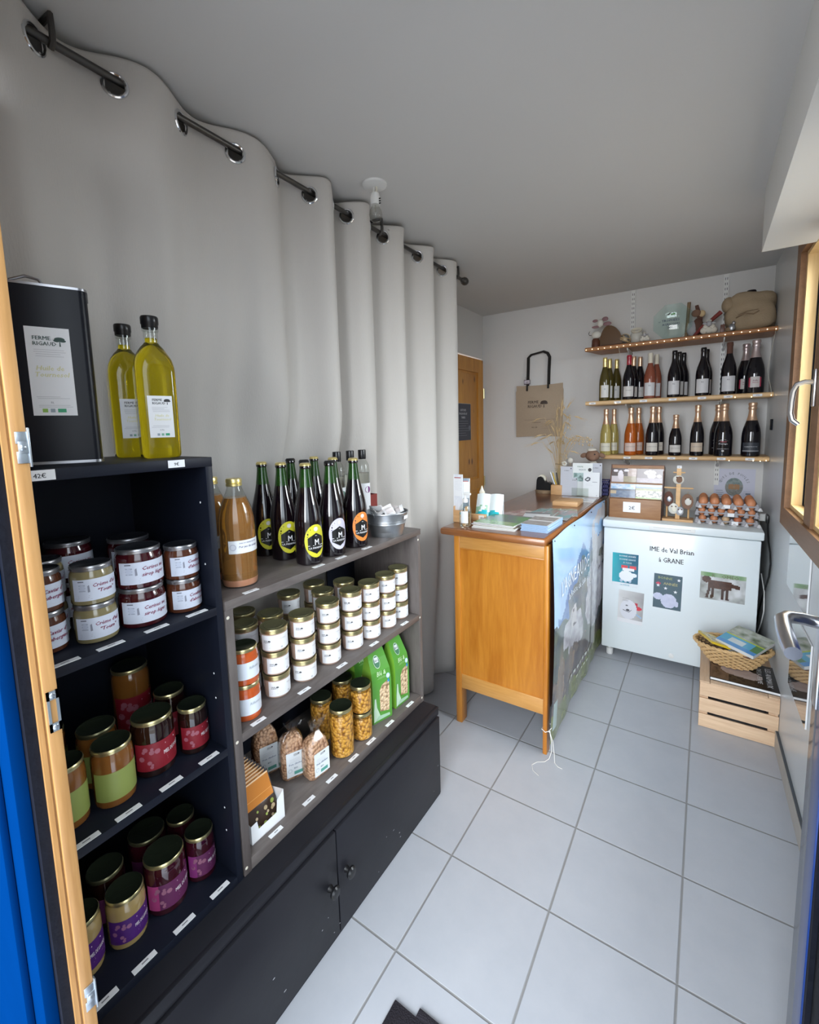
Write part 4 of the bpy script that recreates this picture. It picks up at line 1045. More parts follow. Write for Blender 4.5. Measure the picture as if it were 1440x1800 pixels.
for q in range(9):
    a = 2 * PI * q / 9; r = 0.040 if q else 0.0
    b = MB(); R = Matrix.Rotation(rnd.uniform(-0.9, 0.9), 4, 'X') @ Matrix.Rotation(rnd.uniform(-0.6, 0.6), 4, 'Y') @ Matrix.Rotation(a, 4, 'Z'); b.M = R
    b.grid(lambda u, v: ((u - 0.5) * 0.046, (v - 0.5) * 0.036, 0.008 * math.sin(PI * u) * math.sin(PI * v) + 0.002 * math.sin(u * 17 + q)), 8, 6, 'print', colfn=lambda u, v: (0.72, 0.70, 0.70) if abs(u - 0.5) > 0.2 or abs(v - 0.5) > 0.25 else (0.60, 0.55, 0.54))
    b.grid(lambda u, v: ((u - 0.5) * 0.046, (v - 0.5) * 0.036, -0.006 * math.sin(PI * u) * math.sin(PI * v)), 8, 6, 'paper_white')
    tag(b.build('wrapped_packet', None, (BX + r * math.cos(a), BY + r * math.sin(a), G0 + 0.080 + 0.006 * (q % 3)), 0), 'white wrapped packet heaped in the zinc bucket', 'packet', 'packets in the zinc bucket')

# ------------------------------------------------------------------ terrine jars, middle shelf
def terrine(label, loc, rz, grp):
    t = thing('terrine_jar', label, 'terrine jar', loc, rz, grp); r = 0.0365; h = 0.0648
    b = MB(); b.lathe([(r * 0.80, 0), (r * 0.88, 0.001), (r * 0.94, 0.006), (r * 0.97, h - 0.022), (r * 0.96, h - 0.014)], 'pate', 30); b.build('jar_body', t)
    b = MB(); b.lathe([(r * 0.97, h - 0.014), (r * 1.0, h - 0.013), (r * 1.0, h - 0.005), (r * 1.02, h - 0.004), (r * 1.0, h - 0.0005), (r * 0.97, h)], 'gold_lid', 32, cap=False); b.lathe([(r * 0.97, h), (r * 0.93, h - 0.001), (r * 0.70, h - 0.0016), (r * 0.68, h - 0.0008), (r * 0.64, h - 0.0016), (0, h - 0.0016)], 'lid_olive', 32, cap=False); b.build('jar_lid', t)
    b = MB(); mp = cyl_map(r * 0.975); a = 0.047
    b.rect(mp, -a, a, 0.0065, h - 0.0165, 'print', WHITE, n=16)
    logo(b, mp, -a * 0.66, h - 0.035, 0.0135); b.text(mp, 'Terrine', a * 0.30, h - 0.030, 0.0065, (0.60, 0.55, 0.56)); b.lines(mp, -a * 0.85, -a * 0.3, 0.0225, 3, 0.0042); b.lines(mp, -a * 0.05, a * 0.9, 0.0285, 4, 0.0045)
    b.rect(mp, a * 0.15, a * 0.28, 0.010, 0.0155, 'print', (0.55, 0.55, 0.57), 0.0004)
    b.build('label', t)
    return t
FR = [(-0.962, 0.752), (-0.955, 0.846), (-0.957, 0.954), (-0.955, 1.060), (-0.950, 1.150), (-0.951, 1.246), (-0.957, 1.334)]
BK = [(-1.041, 0.716), (-1.036, 0.801), (-1.034, 1.012), (-1.036, 1.118), (-1.118, 0.766), (-1.116, 0.940), (-1.113, 1.050), (-1.034, 0.906)]
ordn = ('first', 'second', 'third', 'fourth', 'fifth', 'sixth', 'seventh'); lev = ('bottom', 'middle', 'top')
proto = None; rnd = random.Random(2); tree0 = None
for i, (x, y) in enumerate(FR):
    for k in range(3):
        lb = 'gold-lidded terrine jar, %s of the %s front stack from the left' % (lev[k], ordn[i])
        rz = -0.22 + rnd.uniform(-0.22, 0.22); loc = (x, y, G1 + k * 0.0650)
        if proto is None:
            proto = terrine(lb, loc, rz, 'white-labelled terrine jars'); tree0 = {}
            for q in bpy.data.objects:
                if q.parent: tree0.setdefault(q.parent.name, []).append(q)
        else: dup(proto, loc, rz, lb, tree=tree0)
places = ('behind the second front stack at its left', 'behind the second front stack at its right', 'behind the third front stack', 'behind the fourth front stack', 'in the far left corner', 'against the back left of the middle', 'against the back in the middle', 'in a lower stack behind the third')
for i, (x, y) in enumerate(BK):
    for k in range(2 if i == 7 else 3):
        dup(proto, (x, y, G1 + k * 0.0650), -0.2 + rnd.uniform(-0.3, 0.3), 'gold-lidded terrine jar %s, %s one' % (places[i], lev[k]), tree=tree0)
def deco_plain(b, r, h):
    mp = cyl_map(r); a = 1.2 * r; b.rect(mp, -a, a, h * 0.18, h * 0.64, 'print', (0.70, 0.74, 0.80), n=16); b.text(mp, 'Rillettes', a * 0.2, h * 0.45, h * 0.10, (0.40, 0.45, 0.48), italic=0.2); b.lines(mp, -a * 0.5, a * 0.8, h * 0.38, 3, h * 0.06)
for k in range(2):
    jar('sauce_jar', 'orange-red sauce jar beside the grey side panel, %s one' % ('bottom', 'top')[k], 'jar', 'orange sauce jars', (-0.950, 0.645, G1 + k * 0.0935), -0.2 + 0.1 * k, 0.0355, 0.093, 'jam_orange', 'gold_lid', deco=deco_plain, shoulder=0.012)
# ------------------------------------------------------------------ bottom shelf of the grey unit
def chickpea_jar(label, loc, r, h):
    t = thing('chickpea_jar', label, 'jar', loc, 0.3, 'jars of chickpeas')
    b = MB(); b.lathe([(r * 0.86, 0.002), (r * 0.96, 0.006), (r * 0.975, h * 0.3), (r * 0.975, h - 0.032), (r * 0.93, h - 0.022)], 'chickpeas_jar', 30); b.build('chickpeas', t)
    b = MB(); b.lathe([(r * 0.88, 0), (r * 0.98, 0.003), (r, 0.009), (r, h - 0.028), (r * 0.96, h - 0.018), (r * 0.90, h - 0.012)], 'jar_glass', 32, cap=False); b.build('jar_glass', t)
    b = MB(); rl = r * 0.95; b.lathe([(rl, h - 0.012), (rl * 1.02, h - 0.010), (rl * 1.02, h - 0.003), (rl * 0.99, h)], 'gold_lid', 32, cap=False); b.lathe([(rl * 0.99, h), (rl * 0.95, h - 0.001), (0, h - 0.001)], 'lid_dark_mirror', 32, cap=False); b.build('jar_lid', t)
chickpea_jar('tall jar of chickpeas with gold lid behind the front bag', (-0.950, 0.985, G2), 0.0385, 0.163)
chickpea_jar('jar of chickpeas, bottom of the stack beside the green packs', (-0.946, 1.080, G2), 0.036, 0.096)
chickpea_jar('jar of chickpeas, top of the stack beside the green packs', (-0.946, 1.080, G2 + 0.0962), 0.036, 0.096)
chickpea_jar('jar of chickpeas behind the tall one on the left', (-1.060, 1.005, G2), 0.0375, 0.148)
chickpea_jar('jar of chickpeas at the back near the hidden green pack', (-1.068, 1.120, G2), 0.038, 0.155)
# clear bags of dried chickpeas
def chick_bag(label, loc, rz, h, tie):
    t = thing('chickpea_bag', label, 'bag of chickpeas', loc, rz, 'clear bags of dried chickpeas')
    def ring(hx, hy, z, w=0.0, dx=0, dy=0):
        return ([(p[0] * (1 + w * math.sin(5 * i)) + dx, p[1] * (1 + w * math.cos(7 * i)) + dy) for i, p in enumerate(rrect(hx, hy, min(hx, hy) * 0.55, 5))], z)
    b = MB(); loft(b, [ring(0.023, 0.034, 0.0), ring(0.026, 0.037, 0.006), ring(0.028, 0.038, h * 0.3, 0.02), ring(0.027, 0.037, h * 0.6, 0.02), ring(0.022, 0.031, h * 0.78, 0.03), ring(0.012, 0.018, h * 0.88, 0.05)], 'chickpeas_dry'); b.build('chickpeas', t, angle=60)
    b = MB(); loft(b, [ring(0.024, 0.0355, 0.0), ring(0.0275, 0.0385, 0.006), ring(0.0293, 0.0395, h * 0.3, 0.02), ring(0.0283, 0.0385, h * 0.6, 0.03), ring(0.0235, 0.0325, h * 0.79, 0.05), ring(0.012, 0.020, h * 0.91, 0.15), ring(0.007, 0.011, h * 0.97, 0.2, tie[0] * 0.4, tie[1] * 0.4), ring(0.012, 0.020, h * 1.06, 0.35, tie[0], tie[1]), ring(0.010, 0.026, h * 1.13, 0.45, tie[0] * 1.5, tie[1] * 1.5)], 'film', cap=False); b.build('bag_film', t, angle=20)
    b = MB(); mp = front(0.0300, -0.004, 0); 
    b.rect(mp, -0.022, 0.034, 0.012, h * 0.60, 'print', (0.74, 0.78, 0.80)); logo(b, mp, 0.008, h * 0.53, 0.012); b.text(mp, 'Pois chiches', 0.006, h * 0.33, 0.0085, (0.1, 0.15, 0.25)); b.text(mp, 'BIO', 0.006, h * 0.24, 0.007, (0.1, 0.15, 0.2)); b.lines(mp, -0.015, 0.03, h * 0.45, 3, 0.0045)
    b.rect(mp, 0.0, 0.026, 0.018, 0.028, 'print', (0.10, 0.34, 0.28), 0.0005); b.disc(mp, -0.012, h * 0.22, 0.006, col=(0.35, 0.4, 0.45)); b.disc(mp, -0.012, h * 0.22, 0.005, col=(0.74, 0.78, 0.80), e=0.0007)
    b.build('label', t)
chick_bag('clear bag of dried chickpeas with white label, nearest the edge', (-0.960, 0.875, G2), -0.12, 0.142, (-0.012, 0.02))
chick_bag('clear bag of dried chickpeas with crinkled tall top, middle one', (-1.018, 0.835, G2), -0.45, 0.150, (0.0, 0.01))
chick_bag('clear bag of dried chickpeas, rearmost, partly behind the others', (-1.100, 0.800, G2), -0.35, 0.165, (0.0, 0.01))
# green packs with a window
def green_pack(label, loc, rz, h=0.285, sx=1.0):
    t = thing('green_pack', label, 'pack of cereals', loc, rz, 'green paper packs of organic cereals')
    hx, hy = 0.033, 0.042
    def ring(a, c, z, dx=0): return ([(dx + a, c), (dx - a, c), (dx - a, 0), (dx - a, -c), (dx + a, -c), (dx + a, 0)], z)
    b = MB(); rs = [ring(hx * 0.95, hy, 0), ring(hx, hy * 1.0, 0.01), ring(hx, hy, h * 0.52), ring(hx * 0.82, hy * 0.96, h * 0.66), ring(hx * 0.40, hy * 0.88, h * 0.80, -0.006), ring(hx * 0.12, hy * 0.80, h * 0.90, -0.009), ring(hx * 0.06, hy * 0.80, h, -0.012)]
    b2 = MB(); 
    n = 6; vs = []
    for p, z in rs: vs += [(x, y, z) for x, y in p]
    side = (0.22, 0.46, 0.05); fr = (0.09, 0.30, 0.04)
    for j in range(len(rs) - 1):
        for i in range(n):
            a, c = j * n + i, j * n + (i + 1) % n
            b.add([vs[a], vs[c], vs[c + n], vs[a + n]], [(0, 1, 2, 3)], 'print_gloss', fr if i in (4, 5) else side)
    b.add(vs[:6], [(5, 4, 3, 2, 1, 0)], 'print_gloss', side); b.build('pack_body', t, angle=20)
    def mp(u, v, e=0):
        # follows the front panel as it leans back towards the top
        zz = [r[1] for r in rs]; xs = [r[0][0][0] for r in rs]
        for j in range(len(rs) - 1):
            if v <= zz[j + 1] or j == len(rs) - 2:
                f = (v - zz[j]) / (zz[j + 1] - zz[j]); return (xs[j] + (xs[j + 1] - xs[j]) * f + e + 0.0006, u * (1 - 0.15 * v / h), v)
    b = MB()
    b.shape(mp, [(-0.012, 0.040), (0.030, 0.030), (0.034, 0.090), (0.034, 0.140), (0.026, 0.146), (0.0, 0.138), (-0.012, 0.120)], 'pasta_pieces', e=0.0003)
    b.build('pack_window', t)
    b = MB()
    b.shape(mp, [(-0.040, 0.008), (-0.010, 0.014), (-0.014, 0.030), (-0.026, 0.060), (-0.030, 0.095), (-0.036, 0.095), (-0.040, 0.050)], col=(0.50, 0.66, 0.50))
    b.shape(mp, [(-0.034, 0.010), (0.032, 0.010), (0.030, 0.020), (-0.020, 0.026)], col=(0.35, 0.55, 0.38), e=0.0007)
    for vv, uu in ((0.150, 0.031),): b.disc(mp, uu, vv + 0.012, 0.009, col=(0.40, 0.62, 0.75), e=0.0009); b.disc(mp, uu, vv + 0.012, 0.006, col=(0.65, 0.78, 0.82), e=0.0012); b.shape(mp, [(uu - 0.003, vv), (uu - 0.006, vv - 0.014), (uu, vv - 0.010), (uu + 0.006, vv - 0.014), (uu + 0.003, vv)], col=(0.02, 0.25, 0.55), e=0.0008)
    b.text(mp, 'Blé &', 0.0, 0.172, 0.024, (0.55, 0.75, 0.45), sx=0.85, italic=0.15, e=0.0012)
    b.lines(mp, -0.02, 0.03, 0.166, 2, 0.004, col=(0.5, 0.7, 0.4), e=0.001)
    b.build('pack_print', t); b = MB()
    b.disc(mp, -0.008, 0.218, 0.0155, col=(0.60, 0.72, 0.58), e=0.0012, ry=0.021); b.disc(mp, -0.008, 0.218, 0.0140, col=(0.04, 0.16, 0.08), e=0.0016, ry=0.019); b.rect(mp, -0.017, 0.001, 0.216, 0.232, 'print', (0.65, 0.70, 0.70), 0.002); b.text(mp, 'BIO', -0.008, 0.219, 0.009, INK, e=0.0024)
    b.build('pack_badge', t)
green_pack('green paper pack with grain window, second from the right', (-0.962, 1.188, G2), -0.28)
green_pack('green paper pack with grain window, rightmost beside the panel', (-0.958, 1.300, G2), -0.05)
green_pack('green paper pack mostly hidden behind the chickpea stack', (-1.080, 1.225, G2), -0.2)
# display box with chocolate bars
t = thing('display_box', 'white cardboard display box holding a row of chocolate bars', 'display box', (-0.975, 0.665, G2), -0.02)
b = MB()
b.box(-0.075, -0.073, -0.052, 0.052, 0, 0.055, 'paper_white'); b.box(-0.075, 0.056, -0.052, 0.052, 0, 0.0015, 'paper_white')
b.add([(0.056, -0.052, 0), (0.056, 0.052, 0), (0.056, 0.052, 0.082), (0.056, 0.030, 0.066), (0.056, 0.026, 0.032), (0.056, -0.030, 0.030), (0.056, -0.034, 0.054), (0.056, -0.052, 0.052)], [(0, 1, 2, 3, 4, 5, 6, 7)], 'paper_white')
for s in (-0.052, 0.052): b.add([(-0.075, s, 0), (0.056, s, 0), (0.056, s, 0.082 if s > 0 else 0.052), (-0.02, s, 0.06), (-0.075, s, 0.055)], [(0, 1, 2, 3, 4)], 'paper_white')
b.build('box_body', t)
def bar(loc, tilt, label):
    b = MB(); R = Matrix.Rotation(-tilt, 4, 'Y'); b.M = R
    mpf = lambda u, v, e=0: (0.0033 + e, u, v)
    b.box(-0.0030, 0.0030, -0.044, 0.044, 0, 0.062, 'foil_print', 0.001, col=(0.05, 0.03, 0.022)); b.box(-0.0030, 0.0030, -0.044, 0.044, 0.062, 0.122, 'foil_print', 0.001, col=(0.58, 0.21, 0.035))
    b.rect(mpf, -0.043, 0.043, 0.062, 0.118, 'foil_print', (0.58, 0.21, 0.035), 0.0004); b.rect(mpf, -0.043, 0.043, 0.118, 0.122, 'foil_print', (0.8, 0.5, 0.25), 0.0005)
    b.rect(mpf, -0.043, 0.043, 0.080, 0.0815, 'foil_print', (0.75, 0.36, 0.10), 0.0007)
    rr = random.Random(4)
    for q in range(16):
        b.disc(mpf, rr.uniform(-0.038, 0.038), rr.uniform(0.008, 0.058), rr.uniform(0.003, 0.006), 'foil_print', ((0.62, 0.48, 0.30), (0.50, 0.38, 0.22), (0.35, 0.42, 0.10))[q % 3 if q % 5 else 2], 0.0006 + 0.0001 * q, 8)
    b.rect(mpf, -0.043, 0.043, 0.1195, 0.122, 'foil_print', (0.90, 0.62, 0.36), 0.0012); b.add([(0, 0.030, 0.121), (0.002, 0.040, 0.128), (0, 0.047, 0.126), (0.001, 0.0475, 0.085), (0, 0.044, 0.085)], [(0, 1, 2, 3, 4)], 'foil_print', (0.05, 0.045, 0.05))  # pale line along the upper edge is a painted highlight
    return tag(b.build('chocolate_bar', None, loc, -0.02), label, 'chocolate bar', 'chocolate bars in the white display box')
p0 = bar((-0.930, 0.6655, G2 + 0.0035), 0.42, 'orange-wrapped chocolate bar at the very front of the display box')
for q in range(1, 13):
    dup(p0, (-0.930 - 0.0118 * q, 0.664 + 0.001 * (q % 3), G2 + 0.0035), -0.02 + 0.012 * ((q * 7) % 3 - 1), 'orange-wrapped chocolate bar in the tight row, only its top edge showing' , tree={})
# ------------------------------------------------------------------ value noise for printed pictures
def vn(x, y, seed=0):
    def h(i, j):
        n = (i * 374761393 + j * 668265263 + seed * 1442695) & 0xffffffff
        n = ((n ^ (n >> 13)) * 1274126177) & 0xffffffff
        return ((n ^ (n >> 16)) & 0xffff) / 65535
    i, j = math.floor(x), math.floor(y); fx, fy = x - i, y - j
    fx, fy = fx * fx * (3 - 2 * fx), fy * fy * (3 - 2 * fy)
    return (h(i, j) * (1 - fx) + h(i + 1, j) * fx) * (1 - fy) + (h(i, j + 1) * (1 - fx) + h(i + 1, j + 1) * fx) * fy
def fbm(x, y, s=0): return 0.55 * vn(x, y, s) + 0.3 * vn(2.1 * x, 2.1 * y, s + 1) + 0.15 * vn(4.3 * x, 4.3 * y, s + 2)
def lerp(a, b, t):
    t = max(0, min(1, t)); return tuple(p + (q - p) * t for p, q in zip(a, b))
def inE(u, v, cu, cv, ru, rv): return ((u - cu) / ru) ** 2 + ((v - cv) / rv) ** 2 < 1
def picture(b, mp, u0, u1, v0, v1, fn, nu=30, nv=24, m='print', e=0.0006):
    b.grid(lambda s, t: mp(u0 + (u1 - u0) * s, v0 + (v1 - v0) * t, e), nu, nv, m, colfn=fn)

# ------------------------------------------------------------------ the counter desk
DT = 0.980
t = thing('counter_desk', 'wooden counter with dark polished top and orange oak end panel', 'counter', (-0.78, 2.50, 0))
o = Matrix.Translation((0.78, -2.50, 0))
b = MB(); b.M = o; b.box(-1.040, -0.536, 1.800, 3.210, 0.945, DT - 0.001, 'desk_edge_wood', 0.012); b.box(-1.028, -0.546, 1.812, 3.20, DT - 0.002, DT, 'desk_top_wood'); b.build('desk_top', t)
b = MB(); b.M = o; b.box(-0.946, -0.550, 1.832, 1.846, 0.250, 0.890, 'oak_orange'); b.build('end_panel', t)
b = MB(); b.M = o; b.box(-0.946, -0.548, 1.827, 1.850, 0.886, 0.945, 'oak_light', 0.001); b.box(-0.946, -0.548, 1.827, 1.850, 0.880, 0.8865, 'oak_orange', 0.002); b.build('rail', t)
b = MB(); b.M = o; b.box(-0.946, -0.548, 1.827, 1.850, 0.184, 0.255, 'oak_light', 0.001); b.build('rail', t)
b = MB(); b.M = o; b.box(-0.976, -0.946, 1.825, 1.880, 0, 0.945, 'oak_orange', 0.002); b.build('leg', t)
b = MB(); b.M = o; b.box(-0.548, -0.530, 1.825, 1.870, 0, 0.945, 'oak_orange', 0.002); b.build('leg', t)
for x0, x1 in ((-0.976, -0.946), (-0.548, -0.530)):
    b = MB(); b.M = o; b.box(x0, x1, 3.09, 3.135, 0, 0.945, 'oak_orange', 0.002); b.build('leg', t)
b = MB(); b.M = o; b.box(-0.546, -0.534, 1.87, 3.09, 0.19, 0.945, 'box_dark'); b.build('side_panel', t)
b = MB(); b.M = o; b.box(-0.970, -0.958, 1.88, 3.09, 0.19, 0.945, 'oak_orange'); b.build('side_panel', t)
# banner
def ban(u, v):
    n = fbm(u * 9, v * 12, 3); n2 = fbm(u * 26, v * 26, 9)
    U, V = u, v; u = u + 0.07 * (fbm(U * 13, V * 13, 51) - 0.5); v = v + 0.07 * (fbm(U * 13, V * 13, 77) - 0.5)
    c = lerp((0.47, 0.62, 0.80), (0.33, 0.52, 0.78), v * 1.1 - 0.2 + 0.25 * n)
    ridge = 0.56 + 0.42 * max(0, u - 0.10) * 1.6 - 0.75 * max(0, u - 0.46) + 0.03 * math.sin(u * 31) + 0.03 * n
    if v < ridge and u > 0.05: c = lerp((0.07, 0.16, 0.40), (0.17, 0.27, 0.48), n2)
    if v < ridge - 0.07 and u > 0.22: c = lerp((0.26, 0.22, 0.14), (0.12, 0.17, 0.22), n * 1.3)
    if v < 0.53 - 0.1 * u + 0.05 * n: c = lerp((0.20, 0.22, 0.10), (0.09, 0.11, 0.13), n * 1.4)
    if u > 0.70 and v > 0.62: c = lerp((0.45, 0.42, 0.42), (0.62, 0.62, 0.66), n2) if n > 0.42 else c
    if inE(u, v, 0.30, 0.44, 0.17, 0.085) or inE(u, v, 0.36, 0.36, 0.13, 0.13): c = lerp((0.30, 0.28, 0.32), (0.62, 0.61, 0.65), n2 * 1.5 - 0.15)
    if inE(u, v, 0.76, 0.46, 0.24, 0.21) or inE(u, v, 0.66, 0.58, 0.12, 0.08): c = lerp((0.34, 0.32, 0.37), (0.68, 0.67, 0.71), n2 * 1.5 - 0.2)
    if v < 0.30 + 0.03 * n and not inE(u, v, 0.76, 0.33, 0.24, 0.11): c = lerp((0.05, 0.055, 0.08), (0.22, 0.18, 0.15), n2 * 1.3 - 0.1)
    if inE(u, v, 0.10, 0.26, 0.06, 0.16) or inE(u, v, 0.30, 0.24, 0.05, 0.09): c = lerp((0.34, 0.25, 0.17), (0.20, 0.15, 0.12), n2)
    if v < 0.11 + 0.03 * n2: c = lerp((0.10, 0.13, 0.04), (0.24, 0.27, 0.10), n2 * 1.2)
    for hu, hv in ((0.34, 0.49), (0.62, 0.60), (0.86, 0.62)):
        if inE(u, v, hu, hv, 0.035, 0.055): c = lerp((0.50, 0.47, 0.48), (0.72, 0.70, 0.72), n2)
        if inE(u, v, hu - 0.02, hv + 0.02, 0.008, 0.012) or inE(u, v, hu + 0.015, hv - 0.045, 0.012, 0.012): c = (0.14, 0.11, 0.12)
    if 0.02 < U < 0.07 and 0.05 < V < 0.19: c = (0.42, 0.52, 0.50)
    return c
BY0, BY1 = 1.828, 2.985
def banmap(u, v, e=0):     # u metres from the near edge, v height
    f = (v - 0.03) / 0.94
    w = 0.0045 * math.sin(u * 11 + 1.5 * f) + 0.003 * math.sin(u * 29) * (1 - f)
    bow = 0.016 * math.sin(PI * max(0, min(1, f)))
    sag = 0.02 * (1 - u / 1.16) * (1 - f)
    return (-0.5185 + w + bow * 0.5 + e, BY0 + u + 0.018 * math.sin(PI * f) * (1 - u / 1.1) * 1.0, v + sag)
t = thing('banner', 'long printed banner of sheep and mountain fixed along the counter side', 'banner', (0, 0, 0))
b = MB()
b.grid(lambda s, q: banmap(s * (BY1 - BY0), 0.03 + 0.945 * q), 150, 110, 'print_gloss', colfn=ban)
b.text(banmap, 'L\'AGNEAU DE', 0.395, 0.675, 0.105, (0.72, 0.76, 0.82), e=0.0015, sx=0.85, maxw=0.56)
b.text(banmap, 'la Route de Sain', 0.43, 0.610, 0.050, (0.70, 0.74, 0.80), e=0.0015, maxw=0.42)
for q in range(9): b.rect(banmap, 0.30 + q * 0.055, 0.335 + q * 0.055, 0.165, 0.182, 'print', (0.62, 0.66, 0.62), 0.0015)
for q in range(6): b.rect(banmap, 0.46 + q * 0.05, 0.495 + q * 0.05, 0.118, 0.130, 'print', (0.55, 0.60, 0.50), 0.0015)
o_ = b.build('banner_sheet', t, angle=180)
for yy in (0.02, 0.36, 0.74, 1.10):
    b = MB(); b.ell((-0.514, BY0 + yy + 0.012, 0.962), (0.003, 0.004, 0.004), 'black_plastic', 8, 6); b.build('pin', t)
t = thing('string', 'loose end of white string tied round the counter leg, trailing on the tiles', 'string', (0, 0, 0))
b = MB()
b.tube([(-0.550, 1.822, 0.118), (-0.535, 1.818, 0.112), (-0.522, 1.822, 0.118), (-0.514, 1.838, 0.126), (-0.524, 1.874, 0.120), (-0.552, 1.874, 0.116), (-0.552, 1.822, 0.118)], 0.0015, 'string_white', 6)
b.tube([(-0.516, 1.820, 0.120), (-0.506, 1.812, 0.085), (-0.502, 1.805, 0.045), (-0.510, 1.795, 0.012), (-0.525, 1.780, 0.0018), (-0.552, 1.762, 0.0018), (-0.566, 1.735, 0.0018), (-0.552, 1.705, 0.0018), (-0.522, 1.690, 0.0018)], 0.0013, 'string_white', 6)
b.tube([(-0.516, 1.820, 0.120), (-0.500, 1.815, 0.080), (-0.492, 1.808, 0.030), (-0.486, 1.795, 0.002), (-0.468, 1.780, 0.0018), (-0.450, 1.778, 0.0018)], 0.0013, 'string_white', 6)
b.ell((-0.516, 1.820, 0.120), (0.004, 0.004, 0.004), 'string_white', 8, 6)
b.build('string', t)
# ------------------------------------------------------------------ things on the counter
def top_thing(name, label, cat, x, y, rz=0, group=None): return thing(name, label, cat, (x, y, DT), rz, group)
t = top_thing('soap_bottle', 'clear pump bottle of hand gel at the near corner of the counter', 'bottle', -0.945, 1.885)
b = MB(); b.lathe([(0.025, 0), (0.028, 0.003), (0.028, 0.078), (0.026, 0.090), (0.018, 0.103), (0.012, 0.110), (0.012, 0.116)], 'jar_glass', 28, cap=False); b.build('bottle_body', t)
b = MB(); b.lathe([(0.0255, 0.003), (0.0265, 0.005), (0.0265, 0.066)], 'clear_liquid', 28); b.build('gel', t)
b = MB(); b.lathe([(0.013, 0.114), (0.0135, 0.115), (0.0135, 0.130), (0.006, 0.132), (0.004, 0.134), (0.004, 0.152)], 'white_plastic', 20); b.box(-0.006, 0.030, -0.006, 0.006, 0.150, 0.160, 'white_plastic', 0.002); b.build('pump', t)
b = MB(); mp = cyl_map(0.0285, a0=-PI / 2 + 0.3); b.rect(mp, -0.018, 0.018, 0.018, 0.075, 'print', (0.72, 0.76, 0.78), n=8); b.lines(mp, -0.014, 0.014, 0.062, 6, 0.006); b.build('label', t)
t = top_thing('leaflet_holder', 'orange-based holder with tall folded leaflets at the curtain end', 'leaflet holder', -1.005, 1.958, 0.05)
b = MB(); b.box(-0.032, 0.032, -0.022, -0.019, 0, 0.062, 'block_wood', col=(0.8, 0.5, 0.2)); b.box(-0.032, -0.029, -0.019, 0.03, 0, 0.08, 'block_wood'); b.box(0.029, 0.032, -0.019, 0.03, 0, 0.08, 'block_wood'); b.box(-0.032, 0.032, -0.022, 0.03, 0, 0.003, 'block_wood'); b.build('holder_body', t)
def leaflet(x, y, rz, w, h, c1, c2, lean, label, grp, wt=0.0):
    b = MB(); b.M = Matrix.Rotation(-lean, 4, 'X'); mp = front_y(0)
    picture(b, mp, -w / 2, w / 2, 0, h, lambda u, v: lerp(c1, c2, fbm(u * 5, v * 9, int(h * 999)) * 1.5 - 0.4) if 0.06 < u < 0.94 and (v < 0.55 or v > 0.92) else (0.76, 0.77, 0.79), 14, 26)
    b.box(-w / 2, w / 2, 0.0, 0.004, 0, h, 'paper_white'); b.lines(mp, -w * 0.38, w * 0.42, h * 0.88, 7, h * 0.035, e=0.0009)
    b.rect(mp, -w * 0.4, w * 0.3, h * 0.92, h * 0.94, 'print', (0.4, 0.1, 0.1), 0.0009)
    return tag(b.build('leaflet', None, (x, y, DT + 0.003), rz), label, 'leaflet', grp)
leaflet(-1.018, 1.952, 0.0, 0.050, 0.235, (0.72, 0.74, 0.78), (0.60, 0.62, 0.68), 0.02, 'white leaflet standing upright at the left of the orange holder', 'upright leaflets')
leaflet(-0.985, 1.962, 0.3, 0.046, 0.215, (0.30, 0.34, 0.40), (0.12, 0.20, 0.26), 0.10, 'dark-printed leaflet leaning in front of the orange holder', 'upright leaflets')
t = top_thing('figurine', 'tiny dark figurine with a pointed white hat on the counter', 'figurine', -1.000, 2.20)
b = MB(); b.ell((0, 0, 0.050), (0.020, 0.018, 0.052), 'felt_dark', 14, 10); b.ell((0.004, -0.006, 0.108), (0.016, 0.015, 0.016), 'cream', 14, 10); b.build('figurine_body', t)
b = MB(); b.lathe([(0.017, 0.116), (0.010, 0.130), (0.003, 0.150), (0, 0.154)], 'cream', 14); b.build('hat', t)
b = MB()
for s in (-1, 1): b.ell((s * 0.019, -0.008, 0.066), (0.008, 0.010, 0.022), 'wheat', 10, 8)
b.build('arm', t)
t = top_thing('open_booklet', 'open white and turquoise booklet standing in a sloping rest', 'booklet', -0.930, 2.120, 0.18)
b = MB()
def page(sx):
    return lambda u, v, e=0: (sx * (u * 0.070), 0.060 * v - 0.012 * math.sin(PI * u) - e, 0.118 * v * 0.95 + 0.006 * math.sin(PI * u))
for sx in (-1, 1):
    b.grid(lambda u, v: page(sx)(u, v), 10, 14, 'print_gloss', colfn=lambda u, v: (0.02, 0.42, 0.50) if v < 0.22 + 0.06 * math.sin(u * 5) else ((0.30, 0.50, 0.35) if sx < 0 and v < 0.5 and fbm(u * 6, v * 6) > 0.5 else (0.72, 0.79, 0.80)))
    b.box(min(0, sx * 0.070), max(0, sx * 0.070), 0.054, 0.060, 0.0, 0.108, 'paper_white')
b.box(-0.070, 0.070, 0.004, 0.058, 0.0, 0.004, 'paper_white')
b.build('pages', t, angle=60)
t = top_thing('card_stand', 'small orange card stand with a white price card', 'card stand', -0.945, 2.035, 0.1)
b = MB(); b.box(-0.040, 0.040, -0.010, 0.010, 0, 0.030, 'block_wood', 0.001); mp = front_y(-0.0102); b.rect(mp, 0.004, 0.032, 0.004, 0.026, 'print', (0.7, 0.66, 0.6), 0.0004); b.text(mp, '1€', 0.018, 0.010, 0.012, INK, e=0.0008); b.build('card_stand', t)
